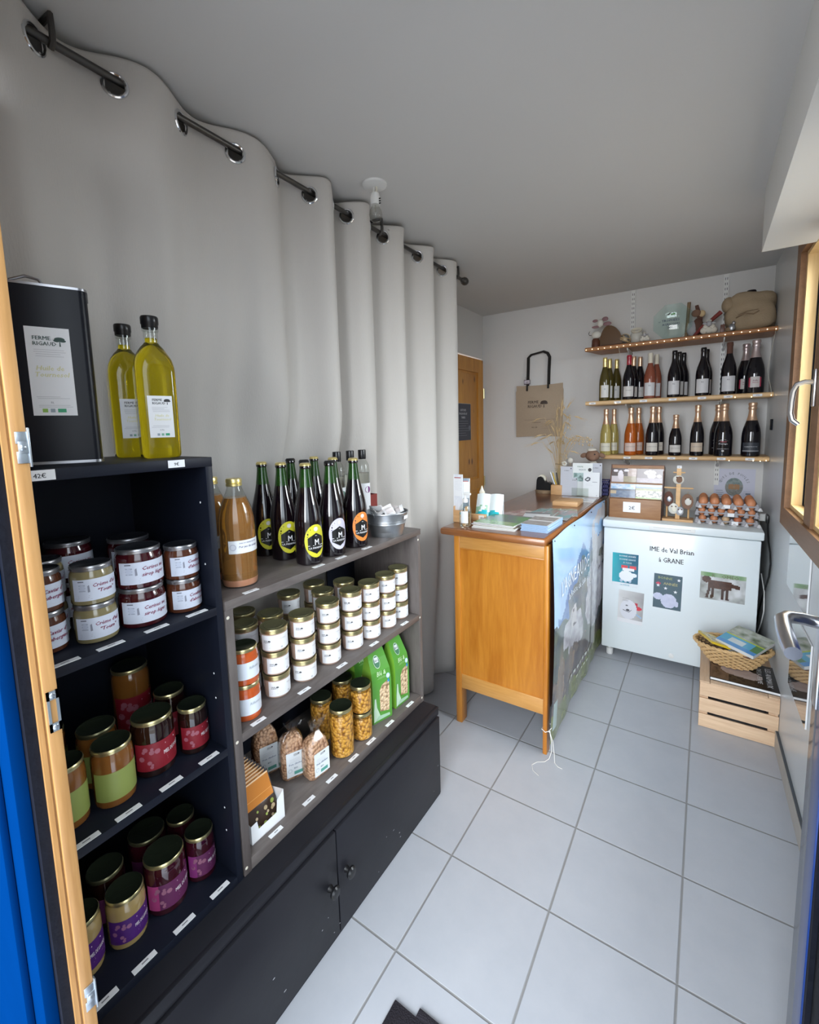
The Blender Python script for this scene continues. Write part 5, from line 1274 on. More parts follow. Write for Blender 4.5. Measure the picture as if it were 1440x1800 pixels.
def magazine(x, y, z, rz, w, d, h, fn, label, grp, edge='paper_edge', glossy='print_gloss'):
    b = MB(); b.box(-w / 2, w / 2, -d / 2, d / 2, 0, h, edge); picture(b, top_z(h), -w / 2, w / 2, -d / 2, d / 2, fn, 20, 26, glossy, 0.0003)
    return tag(b.build('magazine', None, (x, y, z), rz), label, 'magazine', grp)
cov = lambda s, a, c, d: (lambda u, v: lerp(a, c, fbm(u * 6, v * 5, s) * 1.8 - 0.4) if v > 0.3 else lerp(d, a, fbm(u * 9, v * 9, s + 5)))
mags = [('bottom', cov(1, (0.5, 0.5, 0.5), (0.25, 0.1, 0.1), (0.6, 0.6, 0.6))), ('second', cov(2, (0.35, 0.12, 0.10), (0.6, 0.6, 0.6), (0.1, 0.2, 0.08))), ('third', cov(3, (0.10, 0.08, 0.16), (0.30, 0.25, 0.4), (0.62, 0.62, 0.64))), ('top', cov(4, (0.05, 0.28, 0.03), (0.10, 0.08, 0.16), (0.30, 0.36, 0.22)))]
for q, (nm, fn) in enumerate(mags):
    magazine(-0.802 + 0.006 * math.sin(q * 2.2), 1.985 + 0.008 * q, DT + q * 0.0052, 0.03 - 0.03 * q, 0.205, 0.235, 0.005, fn, 'thin magazine in the near stack at the counter corner, %s one' % nm, 'magazines in the near stack')
cov2 = lambda u, v: (0.72, 0.73, 0.75) if (0.86 < v or u > 0.93 or (0.40 < v < 0.46)) else lerp((0.20, 0.18, 0.16), (0.34, 0.33, 0.34), fbm(u * 8, v * 8, 8))
for q in range(5):
    magazine(-0.618 + 0.002 * (q % 2), 2.020 + 0.002 * q, DT + q * 0.0062, -0.02 + 0.01 * (q % 2), 0.122, 0.225, 0.006, cov2, 'blue-edged brochure in the stack at the counter edge, %s one' % ('bottom', 'second', 'middle', 'fourth', 'top')[q], 'blue-edged brochures', edge='sky_edge')
teal = lambda s: (lambda u, v: lerp((0.10, 0.28, 0.28), (0.34, 0.22, 0.24), fbm(u * 5, v * 5, s) * 2.2 - 0.7) if not (0.42 < u < 0.47) else (0.35, 0.5, 0.5))
for q, (x, y, r) in enumerate(((-0.628, 2.420, 0.25), (-0.700, 2.370, -0.12), (-0.630, 2.300, 0.05))):
    magazine(x, y, DT + q * 0.0012, r, 0.148, 0.21, 0.001, teal(20 + q), 'teal and pink flyer lying on the counter, %s' % ('farthest, bottom one', 'left one partly covered', 'nearest, on top')[q], 'teal flyers')
magazine(-0.820, 2.270, DT, -0.5, 0.15, 0.21, 0.002, cov(31, (0.25, 0.05, 0.05), (0.55, 0.5, 0.45), (0.5, 0.5, 0.5)), 'dark red leaflet lying behind the near magazine stack', None)
magazine(-0.715, 2.240, DT + 0.0021, 0.2, 0.13, 0.18, 0.002, lambda u, v: (0.60, 0.62, 0.65) if v < 0.85 else (0.05, 0.05, 0.07), 'grey leaflet with a black top strip behind the brochures', None)
t = top_thing('wooden_tray', 'small flat light wooden block on the counter', 'wooden block', -0.666, 2.680, 0.02)
b = MB(); b.box(-0.070, 0.070, -0.080, 0.080, 0, 0.026, 'block_wood', 0.002); b.box(-0.064, 0.064, -0.074, 0.074, 0.026, 0.028, 'block_wood', 0.001); b.build('block', t)
magazine(-0.655, 2.865, DT, 0.05, 0.21, 0.15, 0.004, lambda u, v: (0.70, 0.71, 0.74) if fbm(u * 7, v * 7, 3) < 0.55 else (0.5, 0.45, 0.5), 'white papers lying in front of the card holder', None)
t = top_thing('tape_dispenser', 'black desk tape dispenser on a slice of log', 'tape dispenser', -0.928, 3.080, 0.0)
t.location.z = DT + 0.022
b = MB()
pr = [(-0.050, 0), (0.048, 0), (0.050, 0.048), (0.030, 0.056), (0.016, 0.050), (-0.004, 0.085), (-0.020, 0.094), (-0.038, 0.088), (-0.046, 0.070)]
n = len(pr); vs = [(x, -0.024, z) for x, z in pr] + [(x, 0.024, z) for x, z in pr]
b.add(vs, [tuple(range(n)), tuple(reversed(range(n, 2 * n)))] + [(i + n, (i + 1) % n + n, (i + 1) % n, i) for i in range(n)], 'black_plastic'); b.build('dispenser_body', t)
b = MB(); b.lathe([(0.014, -0.010), (0.028, -0.010), (0.028, 0.010), (0.014, 0.010), (0.014, -0.010)], 'cream', 24, cap=False)
b.v = [(v[0] - 0.014, v[2], v[1] + 0.076) for v in b.v]; b.build('tape_roll', t)
b = MB(); b.lathe([(0, 0), (0.056, 0), (0.058, 0.004), (0.057, 0.018), (0.055, 0.022), (0, 0.022)], 'bark', 22); tag(b.build('log_slice', None, (-0.930, 3.080, DT), 0.2), 'slice of log carrying the black tape dispenser', 'log slice')
t = top_thing('pen_holder', 'square wooden pen holder block', 'pen holder', -0.828, 3.045)
b = MB(); b.box(-0.036, 0.036, -0.030, 0.030, 0, 0.066, 'block_wood', 0.002); b.build('block', t)
for q, (x, y, c, lab) in enumerate(((-0.020, 0.008, 'zinc_plate', 'blue-green'), (-0.006, -0.008, 'yellow_book', 'yellow'), (0.006, 0.006, 'black_plastic', 'black'))):
    b = MB(); b.tube([(0, 0, 0), (-0.030 + q * 0.006, 0.004 * q, 0.085)], 0.0035, c, 8); b.tube([(-0.030 + q * 0.006, 0.004 * q, 0.085), (-0.033 + q * 0.006, 0.004 * q, 0.095)], [0.0035, 0.0005], 'cream', 8)
    tag(b.build('pencil', None, (-0.828 + x, 3.045 + y, DT + 0.062), 0), '%s pencil standing in the wooden pen holder' % lab, 'pencil', 'pencils in the wooden holder')
t = top_thing('dried_bouquet', 'bunch of dried wheat and grasses standing in a narrow glass vase', 'dried flowers', -0.845, 3.130)
b = MB(); b.lathe([(0.026, 0), (0.028, 0.004), (0.022, 0.06), (0.017, 0.11), (0.020, 0.16), (0.024, 0.17)], 'jar_glass', 20, cap=False); b.build('vase', t)
rnd = random.Random(5)
for q in range(46):
    b = eb = MB(); a = rnd.uniform(0, 2 * PI); s = rnd.uniform(0.1, 1.0); H = rnd.uniform(0.36, 0.60)
    if q % 3 == 0: H = rnd.uniform(0.26, 0.44); s *= 1.2
    dx, dy = math.cos(a) * 0.17 * s, math.sin(a) * 0.10 * s
    if q > 34: dx = abs(dx) * 1.3 + 0.02
    p = [(dx * 0.05, dy * 0.05, 0.01), (dx * 0.10, dy * 0.1, H * 0.35), (dx * 0.35, dy * 0.4, H * 0.72), (dx * 0.7, dy * 0.75, H * 0.95), (dx * 1.05, dy, H * (0.93 if s > 0.5 else 1.02))]
    b.tube(p, 0.0010 if q % 3 else 0.0014, 'wheat', 5)
    e0, e1 = Vector(p[3]), Vector(p[4]); d = (e1 - e0).normalized()
    tip = e1 + d * 0.030 + Vector((0, 0, -0.012 * s))
    if q <= 34:
        eb.tube([tuple(e1 - d * 0.022), tuple(e1 - d * 0.006), tuple(e1 + d * 0.010), tuple(tip)], [0.0012, 0.0052, 0.0046, 0.001], 'wheat', 6)
        for w in range(7):
            aw = rnd.uniform(0, 2 * PI); eb.tube([tuple(e1 + d * rnd.uniform(-0.015, 0.02)), tuple(tip + d * 0.035 + Vector((math.cos(aw) * 0.016, math.sin(aw) * 0.012, rnd.uniform(-0.01, 0.012))))], [0.0006, 0.0002], 'wheat', 4)
    else:
        for w in range(6): 
            o2 = e1 + Vector((rnd.uniform(-0.03, 0.03), rnd.uniform(-0.02, 0.02), rnd.uniform(-0.04, 0.02)))
            eb.tube([tuple(e1), tuple(o2)], 0.0004, 'wheat', 4); eb.ell(tuple(o2), (0.004, 0.004, 0.007), 'wheat', 6, 5)
    b.build('stem', t)
b = MB(); b.tube([(0.021 * math.cos(a), 0.021 * math.sin(a), 0.20) for a in [2 * PI * k / 14 for k in range(14)]], 0.003, 'burlap', 6, closed=True); b.build('binding', t)
t = top_thing('paper_flowers', 'three small pale round flowers on thin stems', 'flowers', -0.765, 3.100)
for q, (x, z, r) in enumerate(((-0.032, 0.205, 0.017), (0.006, 0.228, 0.018), (0.036, 0.198, 0.013))):
    b = MB(); b.tube([(0, 0, 0), (x * 0.4, 0, z * 0.6), (x, 0, z)], 0.0014, 'wheat', 6)
    if q == 0:
        for k in range(7): b.ell((x + 0.011 * math.cos(k * 0.9), -0.003, z + 0.011 * math.sin(k * 0.9)), (0.007, 0.002, 0.007), 'white_glaze', 8, 6)
        b.ell((x, -0.006, z), (0.004, 0.002, 0.004), 'wheat', 8, 6)
    else: b.ell((x, 0, z), (r, r * 0.4, r), 'white_glaze', 14, 8)
    b.build('flower', t)
def card(x, y, rz, w, h, lean, fn, label, z=DT, grp='cards on the counter'):
    b = MB(); b.M = Matrix.Rotation(-lean, 4, 'X'); b.box(-w / 2, w / 2, 0, 0.002, 0, h, 'paper_white'); fn(b, front_y(-0.0002), w, h)
    return tag(b.build('card', None, (x, y, z), rz), label, 'card', grp)
def cA(b, mp, w, h):
    b.rect(mp, -w / 2, w / 2, 0, h, 'print', (0.52, 0.54, 0.60)); b.text(mp, 'LE MENU', 0, h * 0.84, 0.008, INK, maxw=w * 0.8); b.lines(mp, -w * 0.4, w * 0.45, h * 0.76, 10, h * 0.055); b.disc(mp, w * 0.36, h * 0.93, 0.004, col=INK)
def cB(b, mp, w, h):
    b.rect(mp, -w / 2, w / 2, 0, h, 'print', (0.74, 0.78, 0.78)); b.text(mp, 'FERME', -w * 0.12, h * 0.87, 0.013, (0.15, 0.25, 0.2), maxw=w * 0.5); b.text(mp, 'RIGAUD', 0.0, h * 0.78, 0.012, (0.15, 0.2, 0.25), maxw=w * 0.5); b.disc(mp, w * 0.36, h * 0.80, 0.011, col=INK, ry=0.012)
    picture(b, mp, -w * 0.45, w * 0.4, h * 0.44, h * 0.70, lambda u, v: lerp((0.45, 0.6, 0.6), (0.08, 0.16, 0.14), fbm(u * 7, v * 5, 2) * 2 - 0.6 + (0.3 - v * 0.5)), 16, 10)
    b.lines(mp, -w * 0.4, w * 0.4, h * 0.40, 9, h * 0.035)
def cC(b, mp, w, h):
    b.rect(mp, -w / 2, w / 2, 0, h, 'print', (0.74, 0.77, 0.80))
    for q in range(14):
        b.disc(mp, -w * 0.22 + w * 0.16 * math.cos(q * 0.45) * (0.6 + 0.4 * math.sin(q)), h * 0.72 + h * 0.07 * math.sin(q * 0.45), 0.0045, col=(0.10, 0.11, 0.13), e=0.0005 + q * 0.00003)
    b.rect(mp, w * 0.06, w * 0.36, h * 0.60, h * 0.62, 'print', (0.25, 0.26, 0.3), 0.0005); b.lines(mp, -w * 0.35, w * 0.1, h * 0.52, 2, h * 0.05); b.disc(mp, w * 0.35, h * 0.06, 0.003, col=(0.4, 0.4, 0.45))
card(-0.765, 3.022, 0.0, 0.078, 0.193, 0.06, cA, 'grey card with a list, leftmost in the group of cards')
card(-0.668, 3.045, 0.0, 0.125, 0.215, 0.04, cB, 'tall white card with a farm picture at the back of the group')
card(-0.712, 3.022, 0.0, 0.034, 0.120, 0.04, cA, 'narrow white card between the grey one and the tall one')
card(-0.606, 3.016, 0.0, 0.100, 0.158, 0.05, cC, 'white card with a black round sheep drawing, in front at right')
card(-0.590, 3.075, 0.0, 0.075, 0.215, 0.0, cA, 'pale card standing at the back right of the group')
t = top_thing('card_holder', 'clear acrylic holder behind and under the cards', 'card holder', -0.665, 3.035)
b = MB(); b.box(-0.060, 0.045, -0.028, -0.0265, 0.0, 0.055, 'jar_glass'); b.box(-0.060, 0.045, 0.020, 0.0215, 0, 0.19, 'jar_glass'); b.box(-0.060, 0.045, -0.0265, 0.020, -0.0, 0.0015, 'jar_glass'); b.build('holder_body', t)
t = top_thing('sheep_plush', 'knitted sheep with brown head and white wool cap, above the cards', 'sheep toy', -0.618, 3.135, 0.0)
b = MB(); b.ell((0.0, 0.0, 0.115), (0.045, 0.040, 0.115), 'wool', 18, 12); b.build('body', t)
h_ = MB(); h_.ell((0.0, -0.030, 0.262), (0.044, 0.040, 0.038), 'felt_brown', 20, 14); h_.ell((0.004, -0.055, 0.248), (0.026, 0.020, 0.020), 'felt_brown', 16, 10); hd = h_.build('head', t)
for s in (-1, 1):
    b = MB(); b.ell((s * 0.055, -0.028, 0.263), (0.024, 0.012, 0.016), 'felt_brown', 14, 8, rot=Matrix.Rotation(s * 0.35, 3, 'Y')); b.build('ear', hd)
b = MB(); b.ell((-0.008, -0.022, 0.298), (0.032, 0.030, 0.016), 'wool', 16, 10); b.build('wool_cap', hd)
b = MB(); b.ell((0.020, -0.066, 0.272), (0.005, 0.003, 0.005), 'black_plastic', 10, 8); b.build('eye', hd)
t = top_thing('plastic_crate', 'small dark violet plastic crate at the far right corner of the counter', 'crate', -0.545, 3.150)
b = MB()
for (x0, x1, y0, y1) in ((-0.030, 0.030, -0.055, -0.052), (-0.030, 0.030, 0.052, 0.055), (-0.030, -0.027, -0.052, 0.052), (0.027, 0.030, -0.052, 0.052)):
    b.box(x0, x1, y0, y1, 0, 0.020, 'purple_plastic'); b.box(x0, x1, y0, y1, 0.030, 0.045, 'purple_plastic'); b.box(x0, x1, y0, y1, 0.055, 0.070, 'purple_plastic')
    for k in range(6):
        f = k / 5
        b.box(x0 + (x1 - x0 - 0.003) * f if x1 - x0 > 0.01 else x0, (x0 + (x1 - x0 - 0.003) * f + 0.003) if x1 - x0 > 0.01 else x1, y0 + (y1 - y0 - 0.003) * f if y1 - y0 > 0.01 else y0, (y0 + (y1 - y0 - 0.003) * f + 0.003) if y1 - y0 > 0.01 else y1, 0, 0.096, 'purple_plastic')
    b.box(x0, x1, y0, y1, 0.090, 0.098, 'purple_plastic')
b.box(-0.030, 0.030, -0.055, 0.055, 0, 0.003, 'purple_plastic'); b.build('crate_body', t)
# ------------------------------------------------------------------ doormat
b = MB(); b.box(-0.602, 0.10, 0.30, 0.772, 0, 0.006, 'mat_rubber', 0.001); b.box(-0.540, 0.10, 0.772, 0.792, 0, 0.006, 'mat_rubber', 0.001)
tag(b.build('doormat'), 'corner of a dark doormat on the tiles at the bottom edge', 'doormat')
# ------------------------------------------------------------------ tote bag
t = thing('tote_bag', 'beige cloth tote bag with black handles hung on the back wall', 'tote bag', (-1.080, 3.436, 1.560))
b = MB()
def tote(u, v, s):
    x = (u - 0.5) * 0.368; z = (v - 0.5) * 0.400
    z += 0.006 * math.sin(u * PI) * (1 if v < 0.5 else -1); x *= 1 - 0.03 * (v > 0.9) - 0.02 * (1 - v)
    return (x, -s * (0.004 + 0.016 * math.sin(PI * u) * math.sin(PI * min(1, v * 1.1))), z)
b.grid(lambda u, v: tote(u, v, 1), 24, 24, 'tote_fabric'); b.grid(lambda u, v: tote(1 - u, v, 0.2), 24, 24, 'tote_fabric'); b.build('bag_body', t, angle=60)
mp = lambda u, v, e=0: tote(u / 0.368 + 0.5, v / 0.400 + 0.5, 1)[:1] + (tote(u / 0.368 + 0.5, v / 0.400 + 0.5, 1)[1] - 0.0015 - e,) + (v,)
b = MB(); logo(b, mp, -0.022, 0.040, 0.105, (0.05, 0.03, 0.02)); b.rect(mp, -0.11, 0.13, -0.068, -0.0665, 'print', (0.16, 0.11, 0.08), 0.0005, n=12); b.rect(mp, -0.05, 0.02, -0.090, -0.086, 'print', (0.2, 0.14, 0.1), 0.0005, n=6); b.text(mp, 'BIO AB', -0.030, -0.130, 0.014, (0.12, 0.08, 0.06)); b.lines(mp, 0.02, 0.12, -0.10, 4, 0.012, 0.001, (0.2, 0.14, 0.1))
b.build('print', t)
for q, (dx, dy) in enumerate(((0.0, -0.016), (0.006, -0.002))):
    b = MB(); w = 0.016
    P = [(-0.090, 0.155), (-0.086, 0.30), (-0.084, 0.405), (-0.062, 0.425), (0.030, 0.440), (0.062, 0.425), (0.078, 0.395), (0.074, 0.30), (0.072, 0.165)]
    if q: P = [(x + 0.004, z + 0.004) for x, z in P]
    vs = []
    for i, (x, z) in enumerate(P):
        p0 = Vector(P[max(0, i - 1)]); p1 = Vector(P[min(len(P) - 1, i + 1)]); d = (p1 - p0).normalized(); nn = Vector((-d.y, d.x)) * w / 2 * (0.9)
        vs += [(x + nn.x, dy, z + nn.y), (x - nn.x, dy, z - nn.y), (x - nn.x, dy + 0.002, z - nn.y), (x + nn.x, dy + 0.002, z + nn.y)]
    fs = []
    for i in range(len(P) - 1):
        for k in range(4): fs.append((4 * i + k, 4 * i + (k + 1) % 4, 4 * i + 4 + (k + 1) % 4, 4 * i + 4 + k))
    b.add(vs, fs, 'tote_black'); b.build('handle', t)
b = MB(); b.box(-0.112, -0.064, -0.022, -0.0205, 0.205, 0.240, 'print', col=(0.10, 0.07, 0.09)); mp2 = front_y(-0.0222); b.rect(mp2, -0.108, -0.068, 0.212, 0.236, 'print', (0.60, 0.55, 0.62), 0.0004); b.text(mp2, '10€', -0.088, 0.216, 0.017, INK, e=0.001); b.tube([(-0.096, -0.02, 0.24), (-0.10, -0.022, 0.262)], 0.003, 'zinc', 6)
b.build('price_label', t)
# dark notice on the pine door
b = MB(); mp = lambda u, v, e=0: (e, u, v)
b.box(-0.001, 0, -0.17, 0.085, -0.14, 0.14, 'print', col=(0.045, 0.05, 0.07)); mpx = lambda u, v, e=0: (e, u, v)
b.rect(mpx, -0.17, 0.085, 0.137, 0.14, 'print', (0.5, 0.45, 0.4), 0.0004); b.rect(mpx, 0.082, 0.085, -0.14, 0.14, 'print', (0.5, 0.45, 0.4), 0.0004)
for q, s in enumerate(('LISTE DES', 'PRODUITS ET', 'TARIFS')): b.text(mpx, s, -0.045, 0.082 - q * 0.028, 0.022, (0.62, 0.62, 0.66), e=0.0005, maxw=0.20)
b.lines(mpx, -0.14, 0.075, 0.005, 7, 0.018, 0.0018, (0.30, 0.32, 0.36)); b.disc(mpx, 0.060, -0.045, 0.018, col=(0.15, 0.16, 0.2), e=0.0007)
tag(b.build('door_notice', None, (XL + 0.0095, 3.105, 1.49)), 'dark printed notice with white heading pinned on the pine door', 'notice')
# ------------------------------------------------------------------ wall shelves
def uprights():
    for q, x in enumerate((-0.445, 0.066)):
        b = MB(); b.box(-0.013, 0.013, -0.014, -0.001, 1.04, 2.335, 'white_plastic')
        z = 1.07
        while z < 2.31:
            for s in (-0.005, 0.005): b.box(s - 0.0014, s + 0.0014, -0.0146, -0.0138, z, z + 0.014, 'cord_black')
            z += 0.030
        b.M = Matrix.Identity(4)
        for zz in (1.930, 1.573, 1.211):
            vs = [(-0.003, -0.014, zz), (0.003, -0.014, zz), (0.003, -0.22, zz), (-0.003, -0.22, zz), (-0.003, -0.014, zz - 0.055), (0.003, -0.014, zz - 0.055), (0.003, -0.21, zz - 0.012), (-0.003, -0.21, zz - 0.012)]
            b.add(vs, [(3, 2, 1, 0), (4, 5, 6, 7), (0, 1, 5, 4), (1, 2, 6, 5), (2, 3, 7, 6), (3, 0, 4, 7)], 'white_plastic')
        tag(b.build('shelf_bracket', None, (x, YB - 0.0005, 0)), 'slotted white wall upright carrying the wooden shelves, %s one' % ('left', 'right')[q], 'shelf bracket', 'slotted wall uprights')
uprights()
def board(z0, z1, x0, x1, m, label, cut=0.06):
    b = MB(); r = 0.006; y0, y1 = 3.200, 3.434
    prof = [(y0, z0 + r), (y0, z1 - r), (y0 + r, z1), (y1, z1), (y1, z0), (y0 + r, z0)]
    n = len(prof); vs = [(x0 + (cut * (y - y0) / (y1 - y0)), y, z) for y, z in prof] + [(x1 - 0.0 * (y - y0), y, z) for y, z in prof]
    b.add(vs, [tuple(reversed(range(n))), tuple(range(n, 2 * n))] + [(i, (i + 1) % n, (i + 1) % n + n, i + n) for i in range(n)], m)
    return tag(b.build('wall_shelf', None, (0, 0, 0)), label, 'shelf', 'wooden wall shelves')
SZ = (1.956, 1.600, 1.2385)
board(1.931, SZ[0], -0.700, 0.305, 'shelf_dark', 'top wooden wall shelf with figurines and string lights')
board(1.574, SZ[1], -0.690, 0.303, 'shelf_pine', 'middle wooden wall shelf carrying tall wine bottles', 0.03)
board(1.2125, SZ[2], -0.590 - 0.08, 0.303, 'shelf_pine', 'bottom wooden wall shelf carrying sparkling wine bottles', 0.02)
# string lights
t = thing('string_lights', 'string of tiny warm lights along the shelf edges', 'string lights', (0, 3.195, 1.94))
b = MB(); n = 27
cord = []
for i in range(n):
    x = -0.690 + 0.985 * i / (n - 1); cord += [(x, 0.0, 0.002 * math.sin(i * 2.1))]
b.tube(cord, 0.0008, 'wheat', 5)
b.tube([(-0.49, 0.0, 0.0), (-0.488, -0.002, -0.02), (-0.485, 0.01, -0.05), (-0.480, 0.1, -0.12)], 0.0008, 'cream', 5)
b.tube([(0.295, 0.0, 0.0), (0.285, 0.03, -0.10), (0.27, 0.02, -0.22), (0.295, 0.0, -0.355)], 0.0008, 'cream', 5)
b.build('light_cord', t)
bulbs = [(x, -0.002, z) for x, y, z in cord] + [(0.205, -0.001, -0.362), (0.130, -0.001, -0.360), (0.292, -0.001, -0.358), (-0.5, -0.001, -0.36), (0.288, -0.001, -0.722), (0.262, -0.001, -0.726), (0.23, -0.001, -0.724), (0.118, -0.001, -0.725)]
for x, y, z in bulbs:
    b = MB(); b.ell((x, y, z), (0.0026, 0.0026, 0.0026), 'led_warm', 8, 6); b.build('led', t)
# ------------------------------------------------------------------ wine bottles
def bottle(name, label, x, y, z, h, r, body, foil, lab, group, kind='wine', rz=-PI / 2, neck_m=None, foil_h=0.25, cat='wine bottle'):
    t = thing(name, label, cat, (x, y, z), rz, group)
    if kind == 'wine':
        P = [(0.85, 0), (0.97, 0.01), (1, 0.03), (1, 0.44), (0.96, 0.51), (0.84, 0.59), (0.62, 0.68), (0.46, 0.75), (0.39, 0.80), (0.37, 0.93), (0.36, 0.985)]
    else:
        P = [(0.85, 0), (0.97, 0.01), (1, 0.03), (1, 0.36), (0.97, 0.44), (0.88, 0.52), (0.72, 0.60), (0.55, 0.68), (0.42, 0.75), (0.36, 0.82), (0.33, 0.96)]
    b = MB(); b.lathe([(p * r, q * h) for p, q in P], body, 30); b.build('bottle_body', t)
    b = MB(); fz = 1 - foil_h
    if kind == 'wine': b.lathe([(0.425 * r, fz * h + 0.001), (0.41 * r, (fz + 0.05) * h), (0.39 * r, 0.92 * h), (0.43 * r, 0.935 * h), (0.43 * r, 0.965 * h), (0.40 * r, 0.985 * h), (0.39 * r, h), (0, h)], foil, 24)
    else:
        b.lathe([(0.60 * r, 0.665 * h), (0.47 * r, 0.735 * h), (0.40 * r, 0.79 * h), (0.375 * r, 0.86 * h), (0.44 * r, 0.875 * h), (0.46 * r, 0.90 * h), (0.40 * r, 0.925 * h), (0.45 * r, 0.945 * h), (0.47 * r, 0.97 * h), (0.42 * r, 0.992 * h), (0, h)], foil, 24)
    b.build('foil', t)
    if lab:
        b = MB(); mp = cyl_map(r + 0.0004); lab(b, mp, r, h); b.build('label', t)
    return t
CRM = (0.62, 0.60, 0.58)
def labA(b, mp, r, h):
    a = 0.85 * r; b.rect(mp, -a, a, 0.08 * h, 0.36 * h, 'print', (0.66, 0.66, 0.64), n=12); b.rect(mp, -a, -a * 0.72, 0.08 * h, 0.36 * h, 'print', (0.35, 0.26, 0.10), 0.0003, n=3); b.disc(mp, a * 0.1, 0.27 * h, 0.006, col=(0.45, 0.5, 0.5)); b.lines(mp, -a * 0.5, a * 0.9, 0.18 * h, 3, 0.008)
def labB(b, mp, r, h):
    a = 0.95 * r; b.rect(mp, -a, a, 0.07 * h, 0.30 * h, 'print', CRM, n=12); b.text(mp, 'Domaine', 0, 0.20 * h, 0.009, (0.2, 0.18, 0.2), italic=0.3); b.lines(mp, -a * 0.8, a * 0.6, 0.16 * h, 3, 0.008)
def labC(b, mp, r, h):
    a = 0.98 * r; b.rect(mp, -a, a, 0.06 * h, 0.35 * h, 'print', (0.60, 0.60, 0.62), n=12); b.text(mp, 'RG', 0, 0.27 * h, 0.013, (0.12, 0.12, 0.14), sx=0.7); b.lines(mp, -a * 0.6, a * 0.9, 0.23 * h, 4, 0.010)
def labD(b, mp, r, h):
    pts = [(0.019 * math.cos(2 * PI * i / 16) * 1.25, 0.21 * h + 0.030 * math.sin(2 * PI * i / 16)) for i in range(16)]
    b.rect(mp, -0.030, 0.030, 0.115 * h, 0.29 * h, 'print', (0.35, 0.02, 0.06), 0.0002, n=10)
    b.rect(mp, -0.022, 0.022, 0.105 * h, 0.305 * h, 'print', (0.55, 0.52, 0.50), 0.0005, n=8); b.text(mp, 'Belle', 0.0, 0.22 * h, 0.012, (0.20, 0.05, 0.08), italic=0.3, e=0.0009); b.text(mp, 'Blanche', 0.002, 0.185 * h, 0.009, (0.30, 0.05, 0.08), italic=0.3, e=0.0009); b.lines(mp, -0.016, 0.018, 0.15 * h, 3, 0.006, e=0.0009)
def labE(c, band=False):
    def f(b, mp, r, h):
        a = 0.95 * r
        b.rect(mp, -a, a, 0.085 * h, 0.26 * h, 'print', c, n=12); b.lines(mp, -a * 0.7, a * 0.7, 0.225 * h, 1, 0.01); b.text(mp, 'CLAIRETTE DE DIE', 0, 0.175 * h, 0.008, (0.25, 0.22, 0.22) if c[0] > 0.3 else (0.5, 0.5, 0.52), maxw=a * 1.6); b.lines(mp, -a * 0.6, a * 0.7, 0.14 * h, 3, 0.006)
        if band: b.rect(mp, -a, a, 0.10 * h, 0.112 * h, 'print', (0.4, 0.4, 0.42), 0.0006, n=12)
    return f
def labF(b, mp, r, h):
    b.shape(mp, [(-0.026, 0.29 * h), (-0.010, 0.315 * h), (0.010, 0.315 * h), (0.026, 0.29 * h), (0.0, 0.30 * h)], col=(0.6, 0.58, 0.58)); b.text(mp, 'Prestige', 0, 0.225 * h, 0.014, (0.5, 0.5, 0.52), italic=0.3); b.rect(mp, -0.030, 0.030, 0.14 * h, 0.145 * h, 'print', (0.5, 0.5, 0.52), n=8); b.disc(mp, 0, 0.105 * h, 0.006, col=(0.5, 0.5, 0.5)); b.rect(mp, -0.014, 0.018, 0.27 * h, 0.285 * h, 'print', (0.35, 0.06, 0.08), n=5)
WG = 'wine bottles on the middle shelf'; SG = 'sparkling wine bottles on the bottom shelf'
mid = [(-0.580, 'dark olive wine bottle with gold capsule, far left of the middle shelf', 'wine_olive', 'gold_cap', labA, 0.034, 0.285),
       (-0.434, 'dark wine bottle with bright red capsule', 'wine_black', 'red_cap', labB, 0.0355, 0.285),
       (-0.312, 'rosé wine bottle with white capsule', 'wine_rose', 'cream', labC, 0.034, 0.284),
       (-0.180, 'black wine bottle with grey label, fourth from the left', 'wine_black', 'wine_black', labC, 0.0350, 0.285),
       (-0.031, 'black wine bottle with grey label, fifth from the left', 'wine_black', 'wine_black', labC, 0.0365, 0.285),
       (0.096, 'black wine bottle with grey label, sixth, its top against the shelf above', 'wine_black', 'felt_dark', labC, 0.0375, 0.300)]
for q, (x, lb, body, foil, lab, r, h) in enumerate(mid):
    rz = math.atan2(-3.27, -x) * 0.75 + (-PI / 2) * 0.25
    bottle('wine_bottle', lb, x, 3.250, SZ[1], h, r, body, foil, lab, WG, rz=rz)
bottle('champagne_bottle', 'dark sparkling bottle with silver-pink neck and rose-edged label', 0.218, 3.255, SZ[1], 0.300, 0.0455, 'wine_black', 'pink_foil', labD, WG, 'spark', foil_h=0.3, cat='sparkling wine bottle')
back = [(-0.566, 3.335, 0, 'just behind the far left bottle'), (-0.530, 3.390, 0, 'deepest behind the far left bottle'), (-0.418, 3.335, 1, 'just behind the red-capsuled bottle'), (-0.386, 3.390, 1, 'deepest behind the red-capsuled bottle'),
        (-0.285, 3.340, 2, 'just behind the rosé bottle'), (-0.160, 3.335, 3, 'just behind the fourth bottle'), (-0.138, 3.395, 3, 'deepest behind the fourth bottle'), (-0.016, 3.340, 4, 'just behind the fifth bottle')]
for x, y, k, w in back:
    _, _, body, foil, lab, r, h = mid[k]
    bottle('wine_bottle', 'wine bottle standing %s' % w, x, y, SZ[1], h, r * 0.94, body, foil if k != 1 else 'gold_foil', lab, WG, rz=-PI / 2)
bottle('champagne_bottle', 'dark sparkling bottle half hidden behind the rose-edged one', 0.178, 3.352, SZ[1], 0.297, 0.040, 'wine_black', 'pink_foil', labD, WG, 'spark', cat='sparkling wine bottle')
